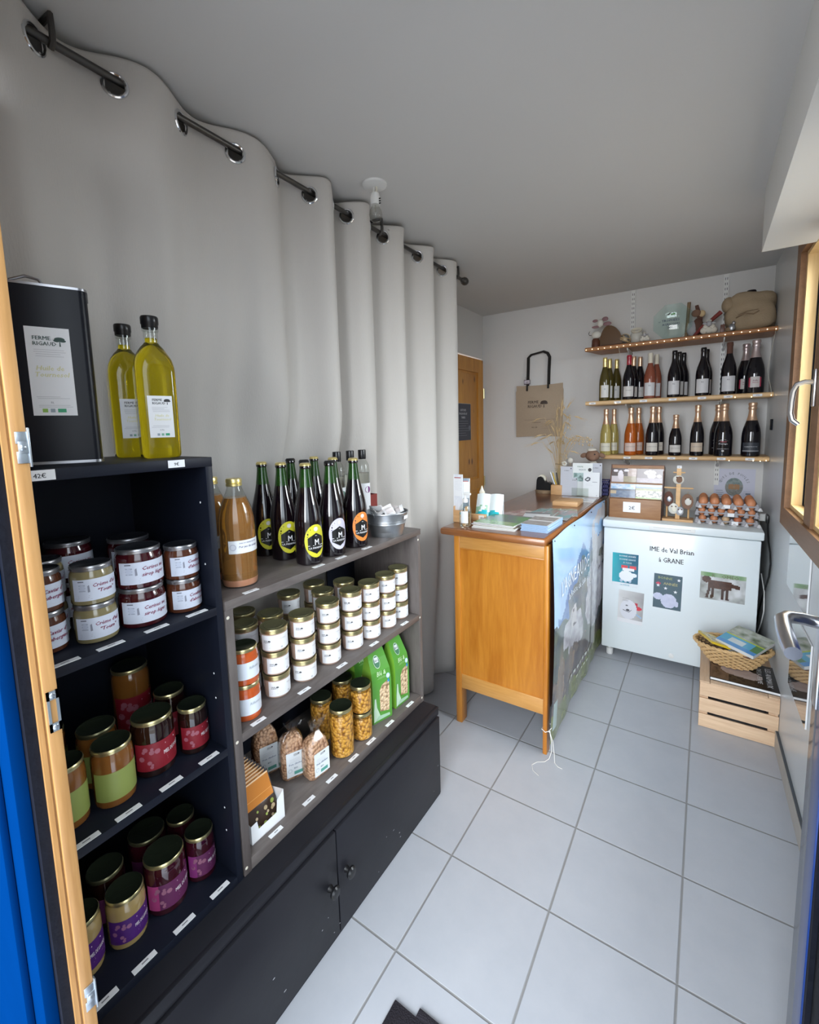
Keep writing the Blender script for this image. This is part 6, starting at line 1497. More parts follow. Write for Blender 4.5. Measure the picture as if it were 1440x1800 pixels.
low = [(-0.566, 'pale golden sparkling bottle at the far left', 'wine_gold', labE((0.62, 0.60, 0.50)), 0.0355, 0.310, 'gold_foil'),
       (-0.414, 'bright orange sparkling bottle', 'wine_orange', labE((0.62, 0.48, 0.42)), 0.038, 0.312, 'gold_foil'),
       (-0.288, 'dark sparkling bottle with cream label, third from the left', 'wine_black', labE((0.62, 0.58, 0.52)), 0.038, 0.313, 'gold_foil'),
       (-0.160, 'half-size dark sparkling bottle, the shortest on the shelf', 'wine_black', labE((0.60, 0.58, 0.55)), 0.0355, 0.256, 'gold_foil'),
       (-0.046, 'slim dark sparkling bottle with a long cream label', 'wine_black', labE((0.56, 0.46, 0.36)), 0.0365, 0.310, 'gold_foil'),
       (0.086, 'wide black sparkling bottle with a fine white script', 'wine_black', labF, 0.0465, 0.311, 'gold_foil'),
       (0.218, 'wide black sparkling bottle with a dark blue label, far right', 'wine_black', labE((0.03, 0.035, 0.045), True), 0.0455, 0.311, 'gold_foil')]
for q, (x, lb, body, lab, r, h, foil) in enumerate(low):
    bottle('champagne_bottle', lb, x, 3.252, SZ[2], h, r, body, foil, lab, SG, 'spark', rz=math.atan2(-3.27, -x) * 0.7 - PI / 2 * 0.3, cat='sparkling wine bottle')
for x, y, k, w in ((-0.532, 3.345, 0, 'behind the golden bottle'), (-0.380, 3.345, 1, 'behind the orange bottle'), (-0.262, 3.345, 2, 'behind the third dark bottle'), (0.060, 3.365, 5, 'behind the wide one with white script')):
    _, _, body, lab, r, h, foil = low[k]
    bottle('champagne_bottle', 'sparkling bottle standing %s' % w, x, y, SZ[2], h, r * 0.94, body, foil, lab, SG, 'spark', cat='sparkling wine bottle')
for z, xs, nm in ((1.586, (-0.645, -0.490, -0.340, -0.180, -0.030, 0.098, 0.232), 'middle'), (1.2245, (-0.590, -0.425, -0.300, -0.175, -0.060, 0.080, 0.215), 'bottom')):
    for q, x in enumerate(xs):
        b = MB(); b.box(-0.021, 0.021, -0.0012, 0, -0.007, 0.007, 'paper_white'); b.rect(front_y(-0.0013), -0.008, 0.010, -0.002, 0.002, 'print', (0.3, 0.3, 0.32), 0.0003)
        tag(b.build('price_tag', None, (x, 3.1995, z)), 'white price tag on the edge of the %s wall shelf, %s from the left' % (nm, ('first', 'second', 'third', 'fourth', 'fifth', 'sixth', 'last')[q]), 'price tag', 'price tags on the wall shelves')
# ------------------------------------------------------------------ ornaments on the top shelf
T0 = SZ[0]
t = thing('sheep_ornament', 'ceramic sheep ornament with round brown body at the left end of the top shelf', 'ornament', (-0.600, 3.290, T0))
b = MB(); n = 22; vs = []
for s in (-0.016, 0.016): vs += [(0.030 + 0.088 * math.cos(PI * i / n) * (1 if i < n / 2 else 0.62), s, 0.012 + 0.128 * math.sin(PI * i / n)) for i in range(n + 1)]
N = n + 1; b.add(vs, [tuple(range(N)), tuple(reversed(range(N, 2 * N)))] + [(i, (i + 1) % N, (i + 1) % N + N, i + N) for i in range(N)], 'ceramic_brown'); b.box(-0.03, 0.11, -0.02, 0.02, 0, 0.016, 'felt_dark', 0.003); b.build('ornament_body', t)
b = MB(); b.ell((-0.040, -0.034, 0.085), (0.030, 0.014, 0.024), 'white_glaze', 20, 12); b.tube([(-0.062, -0.03, 0.085), (-0.085, -0.03, 0.088), (-0.090, -0.03, 0.100), (-0.084, -0.03, 0.112)], 0.002, 'cord_black', 6); b.ell((-0.084, -0.03, 0.114), (0.005, 0.005, 0.005), 'white_glaze', 8, 6); b.lathe([(0.022, 0), (0.026, 0.004), (0.024, 0.05), (0.018, 0.062)], 'box_dark', 16, -0.044, -0.030); b.build('small_sheep', t)
b = MB(); b.ell((-0.018, -0.026, 0.160), (0.022, 0.020, 0.026), 'white_glaze', 18, 12); hd = b.build('head', t)
for (x, z, rx, rz_, c) in ((0.012, 0.182, 0.020, 0.015, 'mauve'), (-0.050, 0.178, 0.017, 0.010, 'mauve'), (0.026, 0.150, 0.026, 0.014, 'mauve'), (-0.045, 0.138, 0.026, 0.009, 'mauve')):
    b = MB(); b.ell((x, -0.030, z), (rx, 0.006, rz_), c, 14, 8); b.build('ear', hd)
t = thing('wicker_ball', 'openwork glass jar of pale woven strands beside the sheep ornament', 'ornament', (-0.470, 3.300, T0))
b = MB()
for q in range(14):
    R = Matrix.Rotation(q * 0.9, 3, 'Z') @ Matrix.Rotation(q * 0.47, 3, 'X')
    b.tube([tuple(R @ Vector((0.036 * math.cos(a), 0.036 * math.sin(a), 0)) + Vector((0, 0, 0.040))) for a in [2 * PI * k / 22 for k in range(22)]], 0.0016, 'wheat', 5, closed=True)
b.ell((0, 0, 0.040), (0.031, 0.031, 0.033), 'zinc', 14, 10); b.build('ball', t)
t = thing('clay_bowl', 'pale round tealight bowl leaning against the shelf upright', 'ornament', (-0.405, 3.330, T0))
b = MB(); b.ell((0, 0, 0.048), (0.042, 0.034, 0.047), 'white_glaze', 20, 12); b.M = Matrix.Translation((0, -0.012, 0.092)) @ Matrix.Rotation(0.55, 4, 'X')
b.lathe([(0.030, -0.006), (0.034, 0.004), (0.031, 0.007), (0.024, 0.0), (0, -0.002)], 'cream', 24); b.build('bowl', t)
t = thing('lamb_figurine', 'tiny white lamb figurine in front of the pale bowl', 'figurine', (-0.348, 3.240, T0))
def lamb(t, k=1.0, grey='label_grey'):
    b = MB()
    for (x, z, r) in ((-0.016, 0.018, 0.014), (0.0, 0.020, 0.016), (0.016, 0.018, 0.014), (-0.008, 0.032, 0.013), (0.009, 0.031, 0.013)): b.ell((x * k, 0, z * k), (r * k, r * k * 0.8, r * k), 'wool', 12, 8)
    b.build('wool_body', t)
    b = MB(); b.ell((0, -0.012 * k, 0.042 * k), (0.010 * k, 0.010 * k, 0.012 * k), grey, 12, 8); h = b.build('head', t)
    b = MB()
    for s in (-1, 1): b.ell((s * 0.014 * k, -0.010 * k, 0.044 * k), (0.008 * k, 0.003 * k, 0.004 * k), grey, 8, 6)
    b.build('ear', h)
    b = MB(); b.ell((0, -0.008 * k, 0.053 * k), (0.010 * k, 0.008 * k, 0.006 * k), 'wool', 10, 6); b.build('wool_cap', h)
lamb(t)
t = thing('trophy', 'octagonal engraved glass trophy standing on the top shelf', 'trophy', (-0.200, 3.262, T0))
b = MB(); n = 8; R = 0.112; vs = []
for s, r in ((-0.010, R - 0.007), (-0.006, R), (0.006, R), (0.010, R - 0.007)): vs += [(r * math.cos(2 * PI * (i + 0.5) / n), s, 0.108 + r * math.sin(2 * PI * (i + 0.5) / n)) for i in range(n)]
fs = [tuple(reversed(range(n))), tuple(range(3 * n, 4 * n))] + [(j * n + i, j * n + (i + 1) % n, (j + 1) * n + (i + 1) % n, (j + 1) * n + i) for j in range(3) for i in range(n)]
b.add(vs, fs, 'trophy_glass'); b.build('glass_plate', t)
b = MB(); mp = front_y(-0.0104, 0, 0); b.text(mp, 'LES', -0.070, 0.108, 0.009, (0.05, 0.06, 0.12)); b.text(mp, 'TROPHÉES', -0.010, 0.108, 0.020, (0.04, 0.05, 0.12), maxw=0.105); b.text(mp, 'AGRICOLES', -0.008, 0.086, 0.018, (0.04, 0.05, 0.12), maxw=0.105); b.text(mp, '2021', -0.012, 0.068, 0.013, (0.05, 0.06, 0.12))
b.shape(mp, [(-0.035, 0.150), (-0.010, 0.162), (-0.018, 0.148)], col=(0.05, 0.07, 0.06)); b.shape(mp, [(-0.012, 0.152), (0.014, 0.156), (0.010, 0.148), (-0.008, 0.146)], col=(0.10, 0.35, 0.10))
b.build('engraving', t)
b = MB(); b.box(-0.045, 0.045, -0.018, 0.024, 0, 0.006, 'trophy_glass', 0.001); b.build('trophy_base', t)
t = thing('wooden_figure', 'carved wooden figure of brown discs and twigs behind the trophy', 'ornament', (-0.110, 3.345, T0))
b = MB(); b.tube([(-0.02, 0, 0), (-0.015, 0, 0.10), (-0.010, 0, 0.225)], [0.010, 0.009, 0.010], 'bark', 10); b.tube([(0.055, 0, 0.0), (0.050, 0, 0.12), (0.03, 0, 0.20)], [0.012, 0.014, 0.010], 'felt_dark', 10); b.build('post', t)
b = MB(); b.ell((0.030, -0.020, 0.150), (0.026, 0.014, 0.022), 'felt_brown', 14, 8); b.ell((0.060, -0.015, 0.145), (0.018, 0.012, 0.020), 'wheat', 12, 8); b.ell((0.012, -0.024, 0.060), (0.030, 0.018, 0.045), 'label_grey', 14, 8); b.ell((0.040, -0.02, 0.07), (0.030, 0.02, 0.05), 'felt_dark', 14, 8); b.build('discs', t)
t = thing('lamb_plush', 'small white lamb plush with grey face beside the burlap bundle', 'sheep toy', (-0.012, 3.240, T0))
lamb(t, 1.45)
t = thing('twig', 'reddish wooden stick leaning on the burlap bundle', 'stick', (-0.03, 3.30, T0))
b = MB(); b.tube([(-0.055, 0, 0.012), (-0.02, 0, 0.055), (0.03, 0.01, 0.095), (0.075, 0.01, 0.135)], [0.009, 0.010, 0.011, 0.013], 'red_wood', 10); b.build('stick', t)
t = thing('metal_ornament', 'little dark metal and glass ornament in front of the burlap bundle', 'ornament', (0.094, 3.225, T0))
b = MB(); b.box(-0.050, -0.028, -0.010, 0.020, 0, 0.045, 'box_dark', 0.002); b.ell((0.004, 0, 0.022), (0.018, 0.012, 0.022), 'zinc', 14, 8); b.ell((0.012, -0.004, 0.048), (0.009, 0.008, 0.010), 'silver_lid', 12, 8); b.ell((-0.010, 0, 0.014), (0.020, 0.010, 0.014), 'bark', 12, 8); b.build('ornament', t)
t = thing('burlap_bundle', 'large beige burlap-wrapped bundle with a dark stopper on top', 'sack', (0.185, 3.322, T0))
def sack(v):
    p = 1 + 0.05 * math.sin(v[0] * 5 + v[2] * 4) + 0.04 * math.sin(v[1] * 7 + v[2] * 9)
    q = 4.5; k = (abs(v[0]) ** q + abs(v[1]) ** q + abs(v[2]) ** q) ** (-1 / q)
    return p * k * 0.96
b = MB(); b.ell((0, 0, 0.112), (0.118, 0.085, 0.112), 'burlap', 44, 28, fn=sack); b.ell((-0.105, -0.02, 0.165), (0.035, 0.05, 0.045), 'burlap', 20, 12); b.build('bundle', t, angle=60)
b = MB(); b.lathe([(0.018, 0.214), (0.020, 0.222), (0.024, 0.226), (0.020, 0.234), (0, 0.236)], 'mat_rubber', 18, 0.0, 0.0); b.build('stopper', t)
b = MB(); b.tube([(-0.07, -0.085, 0.075), (-0.03, -0.089, 0.095), (0.01, -0.089, 0.085), (0.035, -0.089, 0.10)], 0.003, 'bark', 6); b.tube([(-0.06, -0.085, 0.090), (-0.02, -0.088, 0.105), (0.03, -0.088, 0.108)], 0.002, 'bark', 6); b.build('seam', t)

# ------------------------------------------------------------------ chest freezer
FY = 2.870; FT = 0.872
t = thing('chest_freezer', 'white chest freezer with black lettering against the back wall', 'freezer', (-0.117, 3.14, 0))
o = Matrix.Translation((0.117, -3.14, 0))
b = MB(); b.M = o; b.box(-0.497, 0.262, FY, 3.405, 0.062, 0.822, 'white_enamel', 0.006)
mp = front_y(FY - 0.0003); b.text(mp, 'IME de Val Brian', -0.138, 0.707, 0.0400, (0.03, 0.03, 0.035), sx=0.82, maxw=0.262); b.text(mp, 'à GRANE', -0.138, 0.648, 0.0400, (0.03, 0.03, 0.035), sx=0.82, maxw=0.122)
b.build('freezer_body', t)
b = MB(); b.M = o; b.box(-0.503, 0.272, FY - 0.012, 3.410, 0.826, FT, 'white_enamel', 0.008); ld = b.build('freezer_lid', t)
b = MB(); b.M = o; b.box(-0.252, -0.028, FY - 0.0155, FY - 0.010, 0.834, 0.856, 'white_plastic', 0.002); b.box(-0.232, -0.048, FY - 0.0162, FY - 0.0150, 0.849, 0.8505, 'label_grey'); b.build('lid_handle', ld)
b = MB(); b.M = o; b.lathe([(0.0, 0), (0.014, 0), (0.014, 0.003), (0.011, 0.004), (0, 0.004)], 'white_plastic', 20); b.v = [(v[0], -v[2], v[1]) for v in [tuple(Vector(q) - Vector((0.117, -3.14, 0))) for q in b.v]]; b.v = [(v[0] - 0.118 + 0.117, v[1] + FY - 3.14, v[2] + 0.095) for v in b.v]; b.build('drain_cap', t)
for x in (-0.455, 0.22):
    for y in (2.92, 3.35):
        b = MB(); b.M = o; b.lathe([(0.018, 0.0), (0.020, 0.003), (0.020, 0.036), (0.010, 0.040), (0.010, 0.063)], 'white_plastic', 16, x, y); b.build('foot', t)
# pictures stuck on the freezer
def fcard(x0, x1, z0, z1, fn, label, tilt, deco=None, nu=40, nv=50, m='foil_print'):
    w, h = x1 - x0, z1 - z0; b = MB(); b.M = Matrix.Rotation(tilt, 4, 'Y')
    b.box(-w / 2, w / 2, -0.0012, 0, -h / 2, h / 2, 'paper_white'); mp = front_y(-0.0013)
    picture(b, mp, -w / 2, w / 2, -h / 2, h / 2, fn, nu, nv, m, 0.0002)
    if deco: deco(b, mp, w, h)
    tag(b.build('greeting_card', None, ((x0 + x1) / 2, FY - 0.0004, (z0 + z1) / 2)), label, 'greeting card', 'handmade cards on the freezer')
def f1(u, v):
    if v < 0.10: return (0.68, 0.72, 0.75)
    if inE(u, v, 0.55, 0.32, 0.28, 0.16) or inE(u, v, 0.84, 0.36, 0.12, 0.06): return (0.75, 0.78, 0.82)
    for k in range(3):
        if inE(u, v, 0.36 + 0.17 * k, 0.17, 0.06, 0.05): return (0.40, 0.50, 0.62)
    if 0.48 < v < 0.56 and 0.40 < u < 0.85: return (0.75, 0.75, 0.78)
    if 0.54 < v < 0.64 and 0.35 < u < 0.92 and abs(u - 0.63) > 0.04: return (0.60, 0.05, 0.06)
    return lerp((0.03, 0.42, 0.50), (0.005, 0.10, 0.17), u * 1.2 + 0.2 * fbm(u * 3, v * 3))
def d1(b, mp, w, h):
    for q, s in enumerate(('BONNE ANNÉE', 'BONNE SANTÉ', 'À TOUS')): b.text(mp, s, 0.012, h * (0.40 - 0.10 * q), 0.013, (0.55, 0.66, 0.70), maxw=w * 0.75)
    b.text(mp, 'LA FERME', 0, -h * 0.48, 0.012, (0.05, 0.3, 0.4), maxw=w * 0.8)
fcard(-0.444, -0.303, 0.470, 0.672, f1, 'turquoise handmade card with a white sheep in a red hat', 0.0, d1)
def f2(u, v):
    if inE(u, v, 0.42, 0.42, 0.34, 0.30): return (0.62, 0.63, 0.68)
    if 0.66 < u < 0.78 and 0.48 < v < 0.66: return (0.42, 0.01, 0.03)
    if inE(u, v, 0.80, 0.50, 0.14, 0.06): return (0.55, 0.01, 0.03)
    if v < 0.12: return (0.70, 0.70, 0.72)
    return lerp((0.62, 0.62, 0.62), (0.28, 0.27, 0.27), u * 0.9 - 0.3 * abs(v - 0.8) + 0.35 * fbm(u * 2, v * 4, 7) - 0.1)
def d2(b, mp, w, h):
    b.text(mp, 'BONNE', -w * 0.20, h * 0.24, 0.010, (0.30, 0.30, 0.33)); b.text(mp, 'ANNÉE', -w * 0.22, h * 0.17, 0.010, (0.30, 0.30, 0.33))
    b.disc(mp, -w * 0.10, -h * 0.10, 0.010, col=(0.06, 0.06, 0.07), ry=0.007); b.disc(mp, -w * 0.15, h * 0.04, 0.007, col=(0.10, 0.10, 0.12), ry=0.004); b.shape(mp, [(-w * 0.3, -h * 0.12), (-w * 0.05, -h * 0.17), (w * 0.06, -h * 0.08), (w * 0.04, -h * 0.075), (-w * 0.06, -h * 0.155), (-w * 0.29, -h * 0.10)], col=(0.06, 0.06, 0.07))
    for q in range(3): b.disc(mp, w * (0.28 + 0.07 * q), -h * (0.20 + 0.03 * q), 0.006, col=(0.30, 0.42, 0.58), e=0.0006 + q * 0.0001)
fcard(-0.407, -0.270, 0.243, 0.444, f2, 'silver handmade card with a black-faced sheep and a red boot', 0.03, d2)
def f3(u, v):
    if inE(u, v, 0.56, 0.24, 0.28, 0.21) or inE(u, v, 0.18, 0.34, 0.18, 0.10) or inE(u, v, 0.84, 0.18, 0.06, 0.09): return lerp((0.44, 0.47, 0.62), (0.58, 0.60, 0.74), fbm(u * 14, v * 14))
    if inE(u, v, 0.15, 0.335, 0.02, 0.02): return (0.1, 0.1, 0.2)
    if inE(u, v, 0.16, 0.72, 0.09, 0.035): return (0.50, 0.03, 0.08)
    return (0.025, 0.07, 0.095)
def star(b, mp, u, v, r):
    b.shape(mp, [(u + (r if k % 2 == 0 else r * 0.42) * math.sin(PI * k / 5), v + (r if k % 2 == 0 else r * 0.42) * math.cos(PI * k / 5)) for k in range(10)], col=(0.75, 0.78, 0.80), e=0.0006)
def d3_(b, mp, w, h):
    b.text(mp, 'BONNE', -w * 0.10, h * 0.36, 0.021, (0.28, 0.33, 0.14), maxw=w * 0.6); b.text(mp, 'ANNÉE', w * 0.10, h * 0.20, 0.022, (0.38, 0.36, 0.16), maxw=w * 0.62)
    for (x, y) in ((0.38, 0.38), (-0.34, 0.16), (-0.07, 0.10), (0.28, 0.03)): star(b, mp, w * x, h * y, 0.0105)
fcard(-0.220, -0.079, 0.373, 0.577, f3, 'dark night-blue handmade card reading bonne année with a sheep and stars', 0.015, d3_)
def f4(u, v):
    if v > 0.86: return lerp((0.08, 0.25, 0.05), (0.45, 0.52, 0.40), fbm(u * 5, v))
    if (0.18 < u < 0.70 and 0.42 < v < 0.72) or inE(u, v, 0.14, 0.74, 0.10, 0.13) or (0.62 < u < 0.88 and abs(v - (0.62 - (u - 0.62) * 0.25)) < 0.07): return lerp((0.035, 0.012, 0.006), (0.10, 0.04, 0.02), fbm(u * 20, v * 12))
    for a, c in ((0.22, -0.12), (0.30, -0.05), (0.52, -0.02), (0.60, 0.04)):
        if v < 0.45 and v > 0.06 and abs(u - (a + c * (0.45 - v) * 1.3)) < 0.032: return (0.05, 0.02, 0.012)
    return lerp((0.24, 0.25, 0.23), (0.66, 0.67, 0.68), fbm(u * 4, v * 3, 12) * 1.7 - 0.35)
def d4(b, mp, w, h):
    b.text(mp, 'R    OMÉO', 0.01, h * 0.34, 0.026, (0.12, 0.14, 0.07), maxw=w * 0.75)
fcard(0.006, 0.208, 0.472, 0.624, f4, 'silver handmade card with a brown paper dog', 0.01, d4, 50, 40)
# ------------------------------------------------------------------ things on the freezer
t = thing('postcard_box', 'wooden postcard rack with four photo cards and a 2 euro sign', 'postcard rack', (-0.343, 2.953, FT))
b = MB(); b.box(-0.145, 0.145, 0.0, 0.012, 0, 0.118, 'box_wood', 0.001); b.box(-0.145, 0.145, 0.020, 0.034, 0.118, 0.122, 'box_wood')
b.box(-0.145, 0.145, 0.034, 0.044, 0, 0.215, 'box_wood'); b.box(-0.140, 0.145, 0.062, 0.072, 0.0, 0.322, 'box_dark'); b.box(-0.136, 0.145, 0.056, 0.062, 0.300, 0.318, 'box_wood')
b.box(-0.145, 0.145, 0.150, 0.156, 0, 0.30, 'box_dark')
for s in (-0.145, 0.140): b.add([(s, 0, 0), (s + 0.005, 0, 0), (s + 0.005, 0.156, 0), (s, 0.156, 0), (s, 0, 0.118), (s + 0.005, 0, 0.118), (s, 0.070, 0.322), (s + 0.005, 0.070, 0.322), (s, 0.156, 0.300), (s + 0.005, 0.156, 0.300)], [(0, 1, 5, 4), (1, 2, 9, 7, 5), (2, 3, 8, 9), (3, 0, 4, 6, 8), (4, 5, 7, 6), (6, 7, 9, 8)], 'box_dark')
b.build('rack_body', t)
b = MB(); mp = front_y(-0.0008, 0, 0); b.box(-0.063, 0.032, -0.0016, 0, 0.038, 0.100, 'paper_white'); b.text(front_y(-0.0018), '2€', -0.014, 0.055, 0.030, (0.12, 0.13, 0.15)); b.build('price_sign', t)
def pcard(x, z, w, h, y, fn, label):
    b = MB(); b.M = Matrix.Rotation(-0.12, 4, 'X'); b.box(-w / 2, w / 2, 0, 0.001, 0, h, 'paper_white'); picture(b, front_y(-0.0002), -w / 2, w / 2, 0, h, fn, 44, 30, 'print_gloss', 0.0002)
    tag(b.build('postcard', None, (-0.343 + x, 2.953 + y, FT + z)), label, 'postcard', 'photo postcards in the wooden rack')
def p1(u, v):
    if inE(u, v, 0.38, 0.50, 0.11, 0.36) or inE(u, v, 0.18, 0.82, 0.10, 0.09) or inE(u, v, 0.60, 0.84, 0.10, 0.09): return lerp((0.52, 0.45, 0.48), (0.70, 0.66, 0.70), v + 0.2)
    if u > 0.66 and v > 0.42: return lerp((0.30, 0.20, 0.16), (0.50, 0.40, 0.36), fbm(u * 12, v * 9))
    if v < 0.42 and u < 0.5: return (0.50, 0.45, 0.48)
    if v < 0.42: return lerp((0.20, 0.16, 0.08), (0.30, 0.25, 0.14), fbm(u * 12, v * 12))
    return (0.05, 0.025, 0.022)
def p2(u, v):
    n = fbm(u * 11, v * 9, 5)
    if v < 0.32: return lerp((0.20, 0.15, 0.17), (0.36, 0.30, 0.33), n)
    if inE(u, v, 0.50, 0.72, 0.22, 0.20) or inE(u, v, 0.56, 0.50, 0.16, 0.20): return lerp((0.22, 0.18, 0.16), (0.62, 0.56, 0.52), n * 1.4 - 0.1)
    if inE(u, v, 0.84, 0.50, 0.10, 0.12): return lerp((0.3, 0.24, 0.22), (0.6, 0.52, 0.5), n)
    return (0.075, 0.035, 0.035)
def p3(u, v):
    n = fbm(u * 7, v * 7, 15)
    if v > 0.62: return lerp((0.22, 0.40, 0.62), (0.62, 0.66, 0.70), n * 2 - 0.6)
    if v > 0.50: return (0.06, 0.08, 0.12)
    if u < 0.25 and v > 0.28: return (0.45, 0.35, 0.22)
    return lerp((0.04, 0.08, 0.16), (0.16, 0.22, 0.30), n * 1.4 - 0.2)
def p4(u, v):
    n = fbm(u * 16, v * 10, 25)
    if v > 0.84: return (0.36, 0.56, 0.78)
    if v > 0.72: return (0.14, 0.22, 0.34)
    if v > 0.58: return lerp((0.12, 0.17, 0.05), (0.30, 0.28, 0.10), n)
    if v < 0.10: return (0.18, 0.34, 0.06)
    return (0.68, 0.64, 0.54) if n > 0.46 else (0.08, 0.08, 0.05)
pcard(-0.072, 0.215, 0.142, 0.085, 0.050, p1, 'photo postcard of a white lamb face, upper left')
pcard(0.072, 0.215, 0.142, 0.085, 0.050, p2, 'photo postcard of grazing animals on stones, upper right')
pcard(-0.072, 0.122, 0.142, 0.085, 0.022, p3, 'photo postcard with blue sky over dark land, lower left')
pcard(0.072, 0.122, 0.142, 0.085, 0.022, p4, 'photo postcard of a white flock on green grass, lower right')
t = thing('keyring_stand', 'little wooden stand hung with round wooden sheep keyrings', 'display stand', (-0.120, 3.010, FT))
b = MB(); b.box(-0.078, 0.078, -0.045, 0.050, 0, 0.014, 'block_wood', 0.002); b.build('stand_base', t)
b = MB(); b.box(-0.012, 0.010, -0.030, -0.014, 0.014, 0.315, 'pine_light', 0.001); b.build('post', t)
b = MB()
for z, w, y in ((0.195, 0.072, -0.022), (0.285, 0.030, -0.022)): b.tube([(-w, y, z), (w, y, z)], 0.0045, 'pine_light', 10)
for x in (-0.058, 0.052): b.tube([(x, 0.015, 0.014), (x, 0.015, 0.10)], 0.005, 'pine_light', 8)
b.build('peg', t)
for x, z, rx, rz_, m1, m2, wh in ((-0.048, 0.130, 0.024, 0.060, 'felt_dark', 'zinc', 'left arm'), (0.046, 0.120, 0.030, 0.072, 'felt_brown', 'white_glaze', 'right arm'), (-0.022, 0.075, 0.026, 0.032, 'white_glaze', 'cream', 'lower front'), (0.010, 0.062, 0.020, 0.026, 'label_grey', 'paper_white', 'lowest front'), (-0.002, 0.245, 0.028, 0.026, 'white_glaze', 'felt_brown', 'top')):
    tt = thing('keyring', 'round wooden sheep keyring hanging on the little stand, %s' % wh, 'keyring', (-0.120 + x, 3.010 - 0.036, FT + z), 0, 'wooden sheep keyrings')
    b = MB(); b.ell((0, 0, 0), (rx, 0.004, rz_ if rz_ < 0.05 else 0.045), m1, 18, 10); b.build('disc', tt)
    b = MB(); b.ell((0.004, -0.004, 0.0), (rx * 0.55, 0.003, rx * 0.7), m2, 14, 8); b.ell((-0.3 * rx, -0.005, rx * 0.5), (0.004, 0.002, 0.004), 'felt_dark', 8, 6); b.ell((0.45 * rx, -0.005, rx * 0.5), (0.004, 0.002, 0.004), 'felt_dark', 8, 6); b.build('face', tt)
    b = MB(); b.tube([(0, 0, min(rz_, 0.045)), (0.002, 0.004, min(rz_, 0.045) + 0.014)], 0.001, 'wheat', 5); b.build('loop', tt)
b = MB(); b.box(-0.012, 0.012, -0.001, 0, -0.008, 0.008, 'paper_white'); b.text(front_y(-0.0012), '5€', 0, -0.004, 0.008, INK)
tag(b.build('price_tag', None, (-0.120, 2.9785, FT + 0.318)), 'tiny white price tag on top of the keyring stand', 'price tag')
# egg trays
EX, EY = 0.110, 3.095
def tray(z, label, flip, k):
    t = thing('egg_tray', label, 'egg tray', (EX, EY, z), 0, 'stacked cardboard egg trays')
    b = MB(); nx, ny = (5, 5) if not flip else (6, 5); px = 0.270 / nx; py = 0.230 / ny; hh = 0.030
    def f(u, v):
        x, y = (u - 0.5) * 0.280, (v - 0.5) * 0.240
        q = math.cos(2 * PI * (x / px + (0.5 if nx % 2 == 0 else 0))) * -1 ; w = math.cos(2 * PI * (y / py)) * -1
        q = -q; w = -w
        z_ = 0.016 - 0.014 * (q + w) * 0.5
        e = max(abs(x) / 0.140, abs(y) / 0.120)
        if e > 0.97: z_ = 0.020
        return (x, y, z_ + 0.0)
    b.grid(f, nx * 10, ny * 10, 'carton')
    for s in (-1, 1): b.box(-0.142, 0.142, s * 0.121 - 0.001, s * 0.121 + 0.001, 0.016, 0.023, 'carton')
    for s in (-1, 1): b.box(s * 0.141 - 0.001, s * 0.141 + 0.001, -0.121, 0.121, 0.016, 0.023, 'carton')
    b.build('tray_body', t, angle=60)
    b = MB()
    for i in range(nx + 1):
        x = -0.135 + i * px
        b.lathe([(0.013, 0.002), (0.006, 0.030), (0.004, 0.034), (0, 0.035)], 'carton', 10, x, -0.112)
        if k != 1: b.lathe([(0.012, 0.0), (0.0045, 0.016), (0, 0.018)], 'carton_light', 8, x + 0.012, -0.122)
    b.build('cone', t)
    b = MB(); mp = front_y(-0.127); b.box(-0.014 + 0.02 * k, 0.016 + 0.02 * k, -0.127, -0.1255, 0.004, 0.024, 'paper_white'); b.build('paper_label', t)
    return px, py
zt = [FT + 0.001, FT + 0.046, FT + 0.091]
tray(zt[0], 'lowest cardboard egg tray on the freezer', False, 2); tray(zt[1], 'middle cardboard egg tray on the freezer', True, 1); tray(zt[2], 'top cardboard egg tray, full of brown eggs', False, 0)
def egg(x, y, z, m, label, tilt):
    b = MB(); b.ell((0, 0, 0.0), (0.0215, 0.0215, 0.028), m, 18, 14, rot=Matrix.Rotation(tilt, 3, 'X'), fn=lambda v: 1 - 0.07 * v[2] * (1 if v[2] > 0 else 0.4))
    return tag(b.build('egg', None, (x, y, z)), label, 'egg', 'brown eggs in the trays')
rr = random.Random(8)
for j in range(4):
    for i in range(5):
        egg(EX + (i - 2) * 0.054, EY - 0.092 + j * 0.046, zt[2] + 0.032, 'egg_brown', 'brown egg in the top tray, %s from the left, %s row' % (('first', 'second', 'third', 'fourth', 'last')[i], ('front', 'second', 'third', 'fourth')[j]), rr.uniform(-0.15, 0.1)).scale = (1.08, 1.08, 1.18)
for i in range(6): egg(EX + (i - 2.5) * 0.045, EY - 0.092, zt[1] + 0.026, 'egg_brown', 'brown egg in the front row of the middle tray, %s from the left' % ('first', 'second', 'third', 'fourth', 'fifth', 'last')[i], 0.0).scale = (0.86, 0.86, 0.86)
for i in range(5): egg(EX + (i - 2) * 0.054, EY - 0.092, zt[0] + 0.026, ('egg_brown', 'egg_brown', 'egg_pale', 'egg_red', 'egg_brown')[i], '%s egg in the front row of the lowest tray, %s from the left' % (('brown', 'brown', 'pale', 'reddish', 'brown')[i], ('first', 'second', 'third', 'fourth', 'last')[i]), 0.0).scale = (0.9, 0.9, 0.86)
